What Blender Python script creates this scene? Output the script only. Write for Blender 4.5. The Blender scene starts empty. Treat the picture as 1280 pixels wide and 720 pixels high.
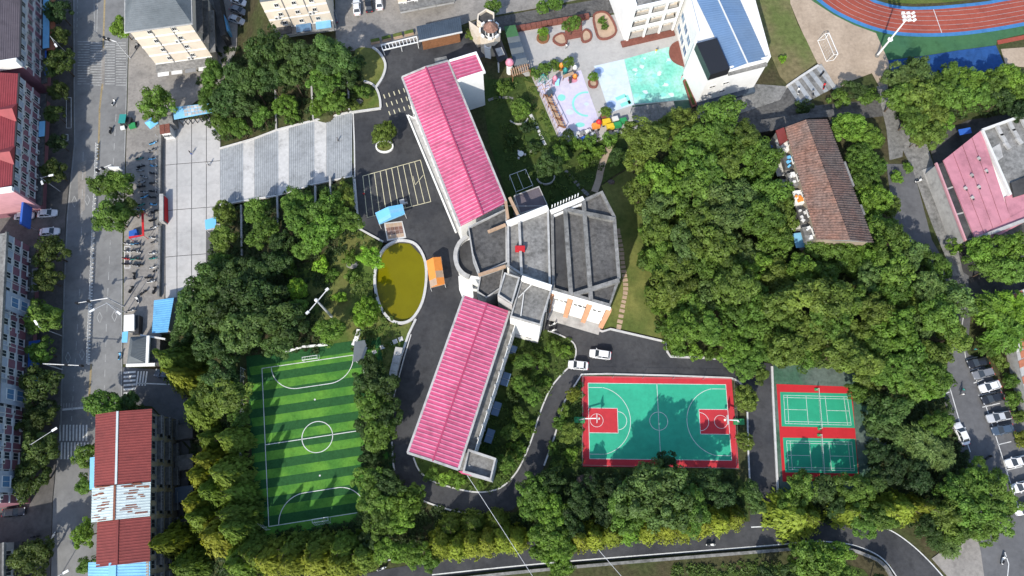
import bpy, math, random
import numpy as np
from mathutils import Vector, Matrix
R = random.Random(7)
rad = math.radians
SC = bpy.context.scene
COL = SC.collection
# ---------------------------------------------------------------- camera, sky, sun, exposure
FPX, NADIR, CAMH = 870.0, 632.0, 141.0
TILT = math.atan((NADIR - 360) / FPX)
cam = bpy.data.objects.new('camera', bpy.data.cameras.new('camera'))
COL.objects.link(cam)
cam.location = (0, 0, CAMH)
cam.rotation_euler = (TILT, 0, 0)
cam.data.sensor_width = 36.0
cam.data.lens = FPX / 1280 * 36.0
cam.data.clip_end = 6000
SC.camera = cam
SUN_EL, SH_AZ = 40.5, 24.0           # shadows fall SH_AZ degrees clockwise from +Y
wd = bpy.data.worlds.new('World'); SC.world = wd; wd.use_nodes = True
_n = wd.node_tree.nodes
_sky = _n.new('ShaderNodeTexSky'); _sky.sky_type = 'NISHITA'; _sky.sun_disc = False
_sky.sun_elevation = rad(SUN_EL); _sky.sun_rotation = rad(180 + SH_AZ)
wd.node_tree.links.new(_sky.outputs[0], _n['Background'].inputs[0])
_n['Background'].inputs[1].default_value = 0.15
sun = bpy.data.objects.new('sun', bpy.data.lights.new('sun', 'SUN'))
COL.objects.link(sun)
sun.data.energy = 3.0; sun.data.angle = rad(0.7); sun.data.color = (1.0, 0.95, 0.86)
_sd = Vector((-math.sin(rad(SH_AZ)) * math.cos(rad(SUN_EL)), -math.cos(rad(SH_AZ)) * math.cos(rad(SUN_EL)), math.sin(rad(SUN_EL))))
sun.rotation_euler = _sd.to_track_quat('Z', 'Y').to_euler()
sun.location = (0, 0, 160)
SC.view_settings.view_transform = 'Standard'; SC.view_settings.look = 'None'
SC.view_settings.gamma = 1.0; SC.view_settings.use_curve_mapping = False
SC.view_settings.exposure = 0.84
SC.cycles.max_bounces = 6; SC.cycles.transparent_max_bounces = 6
# ---------------------------------------------------------------- photo pixel -> place
_c, _s = math.cos(TILT), math.sin(TILT)
def P(x, y, h=0.0):
    dx = (x - 640) / FPX; dy = -(y - 360) / FPX
    Z = dy * _s - _c; t = (h - CAMH) / Z
    return Vector((dx * t, (dy * _c + _s) * t, h))
ST = -7.0                             # street level; the school yard is level 0
def smooth(t):
    t = min(1, max(0, t)); return t * t * (3 - 2 * t)
_TR = [(0, 302, 328), (70, 300, 335), (105, 275, 440), (250, 275, 440), (330, 268, 400), (430, 236, 304), (720, 240, 304)]
_TRW = []
for py, xa, xb in _TR:
    _TRW.append((P(xa, py, -3.5).y, P(xa, py, ST).x, P(xb, py, 0).x))
_TRW.sort()
def T(x, y):                          # height of the ground
    L = _TRW
    if y <= L[0][0]: a, b = L[0][1:]
    elif y >= L[-1][0]: a, b = L[-1][1:]
    else:
        for i in range(len(L) - 1):
            if L[i][0] <= y <= L[i + 1][0]:
                k = (y - L[i][0]) / (L[i + 1][0] - L[i][0])
                a = L[i][1] + k * (L[i + 1][1] - L[i][1]); b = L[i][2] + k * (L[i + 1][2] - L[i][2]); break
    return ST + (0 - ST) * smooth((x - a) / (b - a))
def G(x, y, up=0.0):                  # the ground (plus up) under a pixel
    z = -3.0
    for _ in range(12):
        p = P(x, y, z + up); z = 0.5 * z + 0.5 * T(p.x, p.y)
    p = P(x, y, z + up); return Vector((p.x, p.y, z))
# ---------------------------------------------------------------- mesh helpers
ORG = {}
def org(o): return ORG.get(o.name, Vector((0, 0, 0))) if o else Vector((0, 0, 0))
class MB:
    def __init__(s): s.v = []; s.f = []; s.m = []
    def add(s, vs, fs, mi=0):
        b = len(s.v); s.v += [tuple(p) for p in vs]; s.f += [tuple(b + i for i in f) for f in fs]; s.m += [mi] * len(fs); return s
    def poly(s, pts, mi=0): return s.add(pts, [tuple(range(len(pts)))], mi)
    def prism(s, xy, z0, z1, mi=0, bottom=True):
        xy = [(p[0], p[1]) for p in xy]; n = len(xy)
        if sum(xy[i][0] * xy[(i + 1) % n][1] - xy[(i + 1) % n][0] * xy[i][1] for i in range(n)) < 0: xy = xy[::-1]
        f = [(i, (i + 1) % n, n + (i + 1) % n, n + i) for i in range(n)] + [tuple(range(n, 2 * n))]
        if bottom: f.append(tuple(range(n - 1, -1, -1)))
        return s.add([(x, y, z0) for x, y in xy] + [(x, y, z1) for x, y in xy], f, mi)
    def box(s, c, d, rz=0, mi=0):
        ca, sa = math.cos(rz), math.sin(rz); hx, hy = d[0] / 2, d[1] / 2
        xy = [(c[0] + a * ca - b * sa, c[1] + a * sa + b * ca) for a, b in ((-hx, -hy), (hx, -hy), (hx, hy), (-hx, hy))]
        return s.prism(xy, c[2] - d[2] / 2, c[2] + d[2] / 2, mi)
    def beam(s, p, q, w, h, mi=0):
        p, q = Vector(p), Vector(q); d = (q - p).normalized()
        a = d.cross(Vector((0, 0, 1)))
        if a.length < 1e-4: a = Vector((1, 0, 0))
        a.normalize(); b = a.cross(d).normalized(); a = a * w / 2; b = b * h / 2
        vs = [p - a - b, p + a - b, p + a + b, p - a + b, q - a - b, q + a - b, q + a + b, q - a + b]
        return s.add(vs, [(3, 2, 1, 0), (4, 5, 6, 7), (0, 1, 5, 4), (1, 2, 6, 5), (2, 3, 7, 6), (3, 0, 4, 7)], mi)
    def tube(s, p, q, r0, r1=None, n=8, mi=0, cap=True):
        p, q = Vector(p), Vector(q); r1 = r0 if r1 is None else r1; d = (q - p).normalized()
        a = d.orthogonal().normalized(); b = d.cross(a); vs = []
        for c, r in ((p, r0), (q, r1)):
            for i in range(n):
                t = 2 * math.pi * i / n; vs.append(c + a * (r * math.cos(t)) + b * (r * math.sin(t)))
        f = [(i, (i + 1) % n, n + (i + 1) % n, n + i) for i in range(n)]
        if cap: f += [tuple(range(n - 1, -1, -1)), tuple(range(n, 2 * n))]
        return s.add(vs, f, mi)
    def lathe(s, c, prof, n=12, mi=0, sx=1, sy=1):
        vs = []
        for r, z in prof:
            for i in range(n):
                t = 2 * math.pi * i / n; vs.append((c[0] + r * sx * math.cos(t), c[1] + r * sy * math.sin(t), c[2] + z))
        f = []
        for k in range(len(prof) - 1):
            for i in range(n): f.append((k * n + i, k * n + (i + 1) % n, (k + 1) * n + (i + 1) % n, (k + 1) * n + i))
        f += [tuple(range(n - 1, -1, -1)), tuple((len(prof) - 1) * n + i for i in range(n))]
        return s.add(vs, f, mi)
    def ring(s, pts, w, h, z, closed=False, mi=0):     # a kerb-like strip of width w, height h along pts
        pts = [Vector((p[0], p[1], 0)) for p in pts]; n = len(pts); L = []; Rr = []
        for i in range(n):
            if closed: a, b = pts[i - 1], pts[(i + 1) % n]
            else: a, b = pts[max(0, i - 1)], pts[min(n - 1, i + 1)]
            d = (b - a).normalized(); k = Vector((-d.y, d.x, 0)) * (w / 2); L.append(pts[i] + k); Rr.append(pts[i] - k)
        vs = []
        for i in range(n): vs += [(L[i].x, L[i].y, z), (Rr[i].x, Rr[i].y, z), (Rr[i].x, Rr[i].y, z + h), (L[i].x, L[i].y, z + h)]
        f = []
        for i in range(n if closed else n - 1):
            a, b = 4 * i, 4 * ((i + 1) % n)
            f += [(a + 3, a + 2, b + 2, b + 3), (a, a + 3, b + 3, b), (a + 2, a + 1, b + 1, b + 2)]
        if not closed: f += [(0, 1, 2, 3), (4 * n - 1, 4 * n - 2, 4 * n - 3, 4 * n - 4)]
        return s.add(vs, f, mi)
    def ribs(s, e0, e1, r0, r1, pitch=0.5, hgt=0.06, mi=0, rib=None):  # corrugated sheet between eave e0-e1 and ridge r0-r1
        e0, e1, r0, r1 = map(Vector, (e0, e1, r0, r1)); n = max(2, int((e1 - e0).length / pitch))
        nm = (e1 - e0).cross(r0 - e0).normalized()
        if nm.z < 0: nm = -nm
        vs = []; ts = []
        for i in range(n):
            for t, k in ((0, 0), (.58, 0), (.68, 1), (.9, 1)): ts.append(((i + t) / n, k))
        ts.append((1, 0))
        for t, k in ts: vs += [e0.lerp(e1, t) + nm * hgt * k, r0.lerp(r1, t) + nm * hgt * k]
        m = len(ts); s.add(vs, [(2 * i, 2 * i + 2, 2 * i + 3, 2 * i + 1) for i in range(m - 1)], mi)
        if rib is not None: s.m[-(m - 1):] = [rib if i % 4 == 2 else mi for i in range(m - 1)]
        return s
    def mesh(s, name, mats, o=Vector((0, 0, 0)), sm=False):
        me = bpy.data.meshes.new(name)
        me.from_pydata([(x - o[0], y - o[1], z - o[2]) for x, y, z in s.v], [], s.f)
        for m in (mats if isinstance(mats, (list, tuple)) else [mats]): me.materials.append(MAT[m] if isinstance(m, str) else m)
        if any(s.m): me.polygons.foreach_set('material_index', s.m)
        if sm: me.polygons.foreach_set('use_smooth', [True] * len(s.f))
        me.update(); return me
    def build(s, name, mats, parent=None, sm=False):
        return inst(name, s.mesh(name, mats, org(parent), sm), parent)
def inst(name, me, parent=None, loc=(0, 0, 0), rz=0, scale=None, kind=None):
    o = bpy.data.objects.new(name, me); COL.objects.link(o)
    if parent: o.parent = parent; ORG[o.name] = org(parent) + Vector(loc)
    o.location = loc
    if rz: o.rotation_euler = (0, 0, rz)
    if scale: o.scale = scale
    if kind: o['kind'] = kind
    return o
LABELS = {}
def tag(o, label, cat, group=None):
    o['label'] = label; o['category'] = cat
    if group: o['group'] = group
    LABELS.setdefault(label, []).append(o.name)
    return o
def thing(name, label, cat, loc=(0, 0, 0), rz=0, group=None):
    o = bpy.data.objects.new(name, None); COL.objects.link(o); o.empty_display_size = 0.3
    o.location = loc; o.rotation_euler = (0, 0, rz); ORG[o.name] = Vector(loc) if rz == 0 else Vector((0, 0, 0))
    return tag(o, label, cat, group)
def single(mb, name, mats, label, cat, group=None, sm=False):
    a = np.array(mb.v); o = Vector((float(a[:, 0].mean()), float(a[:, 1].mean()), float(a[:, 2].min())))
    ob = inst(name, mb.mesh(name, mats, o, sm)); ob.location = o; return tag(ob, label, cat, group)
def structure(mb, name, mats, parent=None, sm=False):
    o = mb.build(name, mats, parent, sm)
    if not parent: o['kind'] = 'structure'
    return o
def part(mb, name, mats, root, sm=False): return mb.build(name, mats, root, sm)
def copy_tree(o, parent=None):
    c = o.copy(); COL.objects.link(c); c.parent = parent
    for k in o.children: copy_tree(k, c)
    return c
ORD = ['first', 'second', 'third', 'fourth', 'fifth', 'sixth', 'seventh', 'eighth', 'ninth', 'tenth', 'eleventh', 'twelfth', 'thirteenth',
       'fourteenth', 'fifteenth', 'sixteenth', 'seventeenth', 'eighteenth', 'nineteenth', 'twentieth']
# ---------------------------------------------------------------- materials
MAT = {}
def lin(r, g, b):
    return tuple(((c / 255) / 12.92 if c / 255 <= .04045 else ((c / 255 + .055) / 1.055) ** 2.4) for c in (r, g, b))
def mat(name, col, rough=.8, var=.18, scale=.6, bump=.0, bscale=8, spec=.3, metal=0, hue=None, stain=0, coat=0):
    """one colour broken by noise at two sizes; hue: second colour the large noise drifts to; stain: dark blotches with sharp edges"""
    m = bpy.data.materials.new(name); m.use_nodes = True; MAT[name] = m
    nt = m.node_tree; N, L = nt.nodes.new, nt.links.new; b = nt.nodes['Principled BSDF']
    b.inputs['Roughness'].default_value = rough; b.inputs['Specular IOR Level'].default_value = spec; b.inputs['Metallic'].default_value = metal
    if coat: b.inputs['Coat Weight'].default_value = coat; b.inputs['Coat Roughness'].default_value = .08
    tc = N('ShaderNodeNewGeometry')
    n1 = N('ShaderNodeTexNoise'); n1.inputs['Scale'].default_value = scale; n1.inputs['Detail'].default_value = 6; n1.inputs['Roughness'].default_value = .65
    n2 = N('ShaderNodeTexNoise'); n2.inputs['Scale'].default_value = scale * .11; n2.inputs['Detail'].default_value = 3
    L(tc.outputs['Position'], n1.inputs['Vector']); L(tc.outputs['Position'], n2.inputs['Vector'])
    a = N('ShaderNodeMapRange'); a.inputs[1].default_value = .25; a.inputs[2].default_value = .75
    a.inputs[3].default_value = 1 - var; a.inputs[4].default_value = 1 + var; L(n1.outputs['Fac'], a.inputs[0])
    mx = N('ShaderNodeMix'); mx.data_type = 'RGBA'
    mx.inputs[6].default_value = (*col, 1); mx.inputs[7].default_value = (*(hue or [c * (1 - .5 * var) for c in col]), 1)
    r2 = N('ShaderNodeMapRange'); r2.inputs[1].default_value = .38; r2.inputs[2].default_value = .62; L(n2.outputs['Fac'], r2.inputs[0]); L(r2.outputs[0], mx.inputs[0])
    mu = N('ShaderNodeVectorMath'); mu.operation = 'SCALE'; L(mx.outputs[2], mu.inputs[0]); L(a.outputs[0], mu.inputs['Scale'])
    out = mu.outputs[0]
    if stain:
        n3 = N('ShaderNodeTexNoise'); n3.inputs['Scale'].default_value = scale * .35; n3.inputs['Detail'].default_value = 9; n3.inputs['Roughness'].default_value = .7
        off = N('ShaderNodeVectorMath'); off.inputs[1].default_value = (31, 17, 5); L(tc.outputs['Position'], off.inputs[0]); L(off.outputs[0], n3.inputs['Vector'])
        r3 = N('ShaderNodeMapRange'); r3.inputs[1].default_value = .5; r3.inputs[2].default_value = .66; r3.inputs[3].default_value = 1; r3.inputs[4].default_value = 1 - stain; L(n3.outputs['Fac'], r3.inputs[0])
        m2 = N('ShaderNodeVectorMath'); m2.operation = 'SCALE'; L(out, m2.inputs[0]); L(r3.outputs[0], m2.inputs['Scale']); out = m2.outputs[0]
    L(out, b.inputs['Base Color'])
    if bump:
        nb = N('ShaderNodeTexNoise'); nb.inputs['Scale'].default_value = bscale; nb.inputs['Detail'].default_value = 4; L(tc.outputs['Position'], nb.inputs['Vector'])
        bp = N('ShaderNodeBump'); bp.inputs['Strength'].default_value = bump; bp.inputs['Distance'].default_value = .15; L(nb.outputs['Fac'], bp.inputs['Height']); L(bp.outputs[0], b.inputs['Normal'])
    return m
def plain(name, col, rough=.5, spec=.4, metal=0, coat=0): return mat(name, col, rough, .06, 1.5, 0, 8, spec, metal, coat=coat)
mat('soil', (.050, .062, .022), .95, .5, 1.2, .5, 3, .1, hue=(.060, .052, .028))
mat('lawn', (.075, .115, .025), .95, .35, 1.6, .5, 6, .1, hue=(.125, .130, .040))
mat('lawn_pale', (.165, .168, .050), .95, .28, 1.2, .5, 5, .1, hue=(.090, .115, .030))
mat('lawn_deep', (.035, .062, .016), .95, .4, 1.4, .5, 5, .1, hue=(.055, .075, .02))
mat('rough_grass', (.105, .130, .042), .95, .4, .9, .6, 4, .1, hue=(.16, .135, .07))
mat('asphalt_new', (.036, .037, .041), .85, .22, 1.2, .15, 12, .3, hue=(.058, .058, .060), stain=.3)
mat('asphalt_old', (.205, .205, .200), .9, .12, .8, .15, 12, .2, hue=(.170, .170, .168), stain=.2)
mat('asphalt_mid', (.130, .130, .133), .9, .16, .8, .15, 12, .2, hue=(.105, .105, .108), stain=.2)
mat('pavement', (.270, .250, .225), .9, .2, 1.6, .15, 10, .2, hue=(.215, .200, .182), stain=.25)
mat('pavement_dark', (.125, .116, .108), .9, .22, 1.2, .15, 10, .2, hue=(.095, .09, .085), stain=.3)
mat('plaza_stone', (.44, .425, .405), .8, .1, 1.0, .1, 10, .25, hue=(.39, .38, .365), stain=.12)
mat('plaza_joint', (.10, .098, .095), .95, .2)
mat('step_stone', (.330, .345, .355), .85, .18, 1.4, .1, 10, .25, hue=(.285, .300, .312), stain=.25)
mat('step_nosing', (.225, .237, .247), .85, .2, 1.4, stain=.2)
mat('landing_stone', (.50, .49, .475), .85, .14, 1.2, .1, 10, .25, stain=.35)
mat('kerb_stone', (.52, .51, .49), .8, .12, 2.0, stain=.15)
mat('white_line', (.62, .62, .60), .8, .12, 3.0, stain=.3)
mat('worn_line', (.34, .34, .33), .85, .3, 2.0, stain=.45)
mat('cream_line', (.62, .57, .38), .8, .12, 3.0, stain=.2)
mat('yellow_line', (.30, .235, .13), .85, .25, 2.0, stain=.4)
mat('concrete', (.225, .218, .205), .9, .42, 1.5, .15, 6, .2, hue=(.165, .162, .152), stain=.45)
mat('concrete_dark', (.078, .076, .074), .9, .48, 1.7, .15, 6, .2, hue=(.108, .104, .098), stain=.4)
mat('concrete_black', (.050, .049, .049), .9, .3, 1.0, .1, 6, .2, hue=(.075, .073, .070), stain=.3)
mat('concrete_pale', (.40, .39, .37), .9, .2, .9, .1, 6, .2, stain=.35)
mat('beige_ground', (.40, .315, .235), .95, .18, 1.6, .2, 6, .1, hue=(.34, .265, .195), stain=.15)
mat('rubber_red', (.30, .072, .048), .9, .12, 1.0, .1, 10, .15, hue=(.255, .06, .042), stain=.15)
mat('rubber_blue', (.055, .18, .38), .9, .18, 1.0, .1, 10, .15, stain=.2)
mat('rubber_darkblue', (.022, .075, .22), .9, .2, 1.0, .1, 10, .15, stain=.35)
mat('rubber_green', (.042, .118, .060), .9, .15, 1.0, .1, 10, .15, hue=(.05, .13, .055), stain=.25)
mat('court_green', (.034, .370, .220), .75, .10, .9, 0, 8, .25, hue=(.030, .320, .195), stain=.14)
mat('court_red', (.500, .034, .044), .75, .12, .9, 0, 8, .25, hue=(.43, .032, .040), stain=.15)
mat('court_green_b', (.022, .290, .160), .75, .08, .7, 0, 8, .25, stain=.1)
mat('court_red_b', (.46, .020, .026), .75, .08, .7, 0, 8, .25, stain=.1)
mat('court_worn', (.050, .110, .070), .9, .35, 1.2, .1, 8, .2, hue=(.10, .13, .11), stain=.35)
mat('turf_light', (.105, .255, .036), .95, .22, 2.2, .35, 12, .1, hue=(.060, .180, .030), stain=.22)
mat('turf_dark', (.026, .092, .028), .95, .22, 2.2, .35, 12, .1, hue=(.024, .085, .028), stain=.22)
mat('water', (.155, .138, .003), .12, .08, .3, .04, 3, .22, hue=(.138, .126, .005))
mat('pink_roof', (.50, .078, .165), .42, .2, .9, 0, 8, .45, hue=(.42, .080, .150), stain=.24)
mat('pink_roof_rib', (.58, .27, .35), .42, .28, .9, 0, 8, .45, hue=(.46, .17, .25), stain=.3)  # on the roof ribs this pale pink carries the sun highlights as colour
mat('pink_roof_pale', (.47, .205, .240), .7, .16, .6, 0, 8, .35, hue=(.42, .165, .20), stain=.25)
mat('pink_sheet_ridge', (.36, .05, .11), .4, .1)
mat('red_sheet', (.200, .040, .034), .6, .14, .8, 0, 8, .3, hue=(.165, .034, .03), stain=.15)
mat('soft_blue', (.28, .38, .58), .8, .12, 1.0, stain=.1)
mat('red_tile', (.270, .052, .055), .6, .14, .8, 0, 8, .3, hue=(.28, .045, .05), stain=.12)
mat('grey_purple_tile', (.115, .095, .105), .7, .16, .8, 0, 8, .3, stain=.2)
mat('slate', (.135, .150, .158), .7, .14, .8, 0, 8, .3, hue=(.105, .12, .128), stain=.2)
mat('slate_blue', (.055, .075, .10), .6, .14, .8, 0, 8, .35, stain=.15)
mat('brown_tile', (.215, .120, .090), .9, .6, 2.4, 0, 8, .2, hue=(.180, .125, .105), stain=.45)
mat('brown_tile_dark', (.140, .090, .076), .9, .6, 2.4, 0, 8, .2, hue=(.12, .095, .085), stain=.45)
mat('rusty_white', (.47, .53, .52), .6, .12, .8, 0, 8, .3, hue=(.40, .47, .46), stain=.1)
mat('rust', (.22, .085, .05), .9, .35, 2.0, stain=.3)
mat('blue_sheet', (.130, .360, .58), .5, .12, .6, 0, 8, .4, hue=(.105, .31, .52), stain=.2)
mat('blue_roof', (.130, .195, .290), .45, .08, .5, 0, 8, .4, hue=(.11, .19, .32), stain=.12)
mat('sky_blue_sheet', (.22, .50, .72), .5, .12, .6, 0, 8, .4, stain=.15)
mat('white_wall', (.74, .73, .70), .8, .05, .6, stain=.08)
mat('cream_wall', (.62, .54, .43), .85, .07, .6, hue=(.58, .50, .40), stain=.1)
mat('grey_wall', (.36, .365, .37), .85, .12, .6, stain=.2)
mat('bluegrey_wall', (.33, .37, .43), .85, .1, .6, stain=.15)
mat('mauve_wall', (.235, .105, .130), .85, .12, .6, hue=(.20, .095, .12), stain=.15)
mat('pink_wall', (.52, .27, .29), .85, .1, .6, stain=.12)
mat('beige_wall', (.33, .275, .205), .9, .2, .8, stain=.35)
mat('orange_pillar', (.58, .30, .17), .8, .1)
mat('dark_wall', (.055, .052, .05), .9, .25, .8, stain=.3)
mat('terracotta', (.42, .155, .085), .85, .2, 1.5, stain=.2)
mat('brown_brick', (.20, .075, .055), .9, .25, 1.8, stain=.2)
mat('tan_paver', (.42, .30, .21), .9, .14, 1.5, stain=.12)
mat('wood', (.23, .105, .05), .8, .25, 2.0, stain=.2)
mat('wood_pale', (.42, .28, .18), .8, .2, 2.0, stain=.2)
mat('bark', (.085, .062, .042), .95, .3, 3.0, .4, 8)
mat('lilac_floor', (.50, .47, .59), .8, .12, 1.0, hue=(.54, .50, .56), stain=.12)
mat('paleblue_floor', (.48, .57, .64), .8, .12, 1.0, hue=(.54, .60, .62), stain=.12)
mat('mint_floor', (.17, .52, .40), .8, .3, 1.6, hue=(.36, .64, .54), stain=.12)
mat('teal_paint', (.22, .60, .52), .8, .08)
mat('yard_grey', (.40, .385, .365), .9, .10, 1.4, .1, 10, .2, hue=(.36, .35, .335), stain=.15)
for n_, c_ in dict(white=(.72, .72, .70), offwhite=(.60, .59, .56), black=(.012, .012, .013), dark=(.03, .03, .032), red=(.50, .025, .03),
                   blue=(.03, .11, .42), sky=(.16, .46, .72), orange=(.75, .26, .05), yellow=(.65, .45, .03), green=(.03, .25, .08),
                   teal=(.03, .24, .22), grey=(.22, .22, .22), silver=(.42, .43, .44), pinkp=(.70, .25, .33), tyre=(.018, .018, .018), skin=(.45, .27, .19)).items():
    plain(n_, c_)
for n_, c_ in dict(car_white=(.70, .70, .70), car_black=(.015, .016, .019), car_grey=(.16, .165, .175), car_silver=(.42, .43, .44), car_blue=(.05, .075, .11)).items():
    plain(n_, c_, .3, .5, 0, .6)
plain('steel', (.40, .41, .42), .35, .5, .8)
plain('glass', (.030, .038, .046), .08, .6)
plain('glass_blue', (.10, .20, .33), .12, .6)
plain('glass_dark', (.016, .019, .022), .15, .5)
plain('tarp_black', (.018, .018, .020), .35, .5)
def leaf_mat(name, trans=.38, spread=.42):
    m = bpy.data.materials.new(name); m.use_nodes = True; MAT[name] = m
    nt = m.node_tree; N, L = nt.nodes.new, nt.links.new; b = nt.nodes['Principled BSDF']
    oi = N('ShaderNodeObjectInfo'); at = N('ShaderNodeAttribute'); at.attribute_name = 'tint'
    mr = N('ShaderNodeMapRange'); mr.inputs[3].default_value = 1 - spread; mr.inputs[4].default_value = 1 + spread * 1.1; L(at.outputs['Fac'], mr.inputs[0])
    sc = N('ShaderNodeVectorMath'); sc.operation = 'SCALE'; L(oi.outputs['Color'], sc.inputs[0]); L(mr.outputs[0], sc.inputs['Scale'])
    b.inputs['Roughness'].default_value = .55; b.inputs['Specular IOR Level'].default_value = .25
    L(sc.outputs[0], b.inputs['Base Color'])
    t = N('ShaderNodeBsdfTranslucent'); m2 = N('ShaderNodeVectorMath'); m2.operation = 'MULTIPLY'; m2.inputs[1].default_value = (1.3, 1.25, .5)
    L(sc.outputs[0], m2.inputs[0]); L(m2.outputs[0], t.inputs[0])
    mix = N('ShaderNodeMixShader'); mix.inputs[0].default_value = trans
    L(b.outputs[0], mix.inputs[1]); L(t.outputs[0], mix.inputs[2]); L(mix.outputs[0], nt.nodes['Material Output'].inputs[0])
leaf_mat('leaf')
# ================================================================ the setting
def spl(pts, n=5, closed=False):      # smooth curve through pixel points
    m = len(pts); out = []
    for i in range(m if closed else m - 1):
        g = (lambda k: pts[k % m]) if closed else (lambda k: pts[min(m - 1, max(0, k))])
        p0, p1, p2, p3 = g(i - 1), g(i), g(i + 1), g(i + 2)
        for j in range(n):
            t = j / n
            out.append(tuple(.5 * (2 * b + (c - a) * t + (2 * a - 5 * b + 4 * c - d) * t * t + (3 * b - a - 3 * c + d) * t ** 3) for a, b, c, d in zip(p0, p1, p2, p3)))
    if not closed: out.append(pts[-1])
    return out
def W(pts, z=0.0): return [P(x, y, z) for x, y in pts]
def sheet(name, pts, z, m, parent=None, thick=.2):
    return structure(MB().prism(W(pts, z), z - thick, z), name, m, parent)
STAIR_X = [275, 304, 318, 348, 361, 393, 408, 440]
def _lp(tab, x):
    for (a, b), (c, d) in zip(tab, tab[1:]):
        if x <= c: return b + (d - b) * (x - a) / (c - a)
    return tab[-1][1]
ST_TOP = [(275, 187), (320, 174), (345, 164), (392, 152), (440, 141)]
ST_BOT = [(275, 256), (320, 248), (348, 244), (393, 230), (440, 220)]
_lv = [ST]
for i in range(4):
    _lv += [ST + (i + 1) * 1.75] * 2
_lv = _lv[:8]
def inpoly(x, y, poly):
    r = False; n = len(poly)
    for i in range(n):
        a, b = poly[i], poly[i - 1]
        if (a[1] > y) != (b[1] > y) and x < (b[0] - a[0]) * (y - a[1]) / (b[1] - a[1]) + a[0]: r = not r
    return r
STAIRW = [P(x, _lp(ST_TOP, x), z) for x, z in zip(STAIR_X, _lv)] + [P(x, _lp(ST_BOT, x), z) for x, z in reversed(list(zip(STAIR_X, _lv)))]
PONDPX = spl([(504, 301), (520, 306), (531, 325), (533, 350), (528, 378), (516, 398), (502, 404), (487, 399), (475, 382), (469, 358), (470, 335), (478, 314), (490, 304)], 4, True)
PONDW = W(PONDPX)
def ground():
    xs = [-1500, -700, -350, -200] + list(np.arange(-150, 150.1, 2.0)) + [200, 350, 700, 1500]
    ys = [-1500, -700, -300, -120] + list(np.arange(-60, 170.1, 2.0)) + [230, 380, 700, 1500]
    v = []
    for y in ys:
        for x in xs:
            z = T(x, y) - .06
            if inpoly(x, y, STAIRW): z -= 1.6
            if math.hypot(x - PONDC.x, y - PONDC.y) < 10: z -= 1.2
            v.append((x, y, z))
    n = len(xs)
    f = [(j * n + i, j * n + i + 1, (j + 1) * n + i + 1, (j + 1) * n + i) for j in range(len(ys) - 1) for i in range(n - 1)]
    mb = MB(); mb.v = v; mb.f = f; mb.m = [0] * len(f)
    return structure(mb, 'ground', 'soil')
PONDC = sum(PONDW, Vector()) / len(PONDW)
GROUND = ground()
# --- west street
zS = ST
street = sheet('street', [(94, -60), (91, 0), (92, 180), (83, 270), (79, 360), (74, 540), (66, 630), (62, 790), (150, 790), (152, 640), (153, 540), (153, 300), (157, 180), (160, 67), (163, -60)], zS + .02, 'asphalt_old')
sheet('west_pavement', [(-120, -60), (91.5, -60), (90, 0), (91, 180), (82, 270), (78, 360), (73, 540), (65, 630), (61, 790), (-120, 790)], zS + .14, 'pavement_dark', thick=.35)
sheet('east_pavement', [(164, -60), (161, 67), (158, 180), (155, 300), (154, 455), (199, 458), (206, 365), (207, 165), (240, 130), (280, 100), (296, 60), (300, -60)], zS + .14, 'pavement', thick=.35)
sheet('gate_lane', [(153.5, 459), (200, 462), (234, 466), (238, 500), (238, 560), (224, 545), (190, 508), (153.5, 505)], zS + .03, 'asphalt_mid')
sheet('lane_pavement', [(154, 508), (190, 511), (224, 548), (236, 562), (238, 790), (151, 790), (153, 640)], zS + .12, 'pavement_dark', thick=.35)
def stroke(mb, a, b, w, z):           # a painted line between two pixels
    p, q = P(*a, z), P(*b, z); d = (q - p).normalized(); k = Vector((-d.y, d.x, 0)) * w / 2
    mb.poly([p - k, q - k, q + k, p + k]); return mb
def dashed(mb, a, b, n, w, z, duty=.5):
    for i in range(n):
        t0, t1 = i / n, (i + duty) / n
        stroke(mb, (a[0] + (b[0] - a[0]) * t0, a[1] + (b[1] - a[1]) * t0), (a[0] + (b[0] - a[0]) * t1, a[1] + (b[1] - a[1]) * t1), w, z)
zl = zS + .026
mb = MB()
for a, b in [((104, 190), (101, 330)), ((101, 340), (93, 470)), ((93, 470), (88, 545)), ((97, 0), (96, 45))]: dashed(mb, a, b, 6, .16, zl)
for a, b in [((146, 125), (141, 215)), ((138, 300), (133, 400)), ((133, 405), (130, 500))]: dashed(mb, a, b, 5, .16, zl)
structure(mb, 'lane_line', 'worn_line', street)
mb = MB()
for a, b in [((92.5, 0), (93.5, 180)), ((93.5, 180), (84.5, 270)), ((84.5, 270), (80.5, 360)), ((80.5, 360), (76, 540)), ((159, 67), (156, 180)), ((156, 180), (152.5, 300)), ((152.5, 300), (152, 505)),
             ((117.5, 0), (118.5, 40)), ((122, 0), (121, 40)), ((118.5, 40), (121, 40))]: stroke(mb, a, b, .14, zl)
structure(mb, 'edge_line', 'worn_line', street)
mb = MB()
for a, b in [((131.5, -20), (129, 60)), ((128, 105), (124, 140)), ((124.5, 140), (122.8, 200)), ((114, 455), (110, 520))]:
    stroke(mb, a, b, .42, zl)
structure(mb, 'centre_line', 'yellow_line', street)
for k in range(17):                   # upper zebra crossing: two staggered halves
    y = 52 + k * 3.3
    for x0, x1 in ((97, 112), (113, 127.5), (131, 143.5), (145, 157.5)):
        yy = y + (1.6 if x0 in (113, 145) else 0)
        mb = MB(); stroke(mb, (x0, yy), (x1, yy), .30, zl); structure(mb, 'crossing_stripe', 'worn_line', street)
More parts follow.
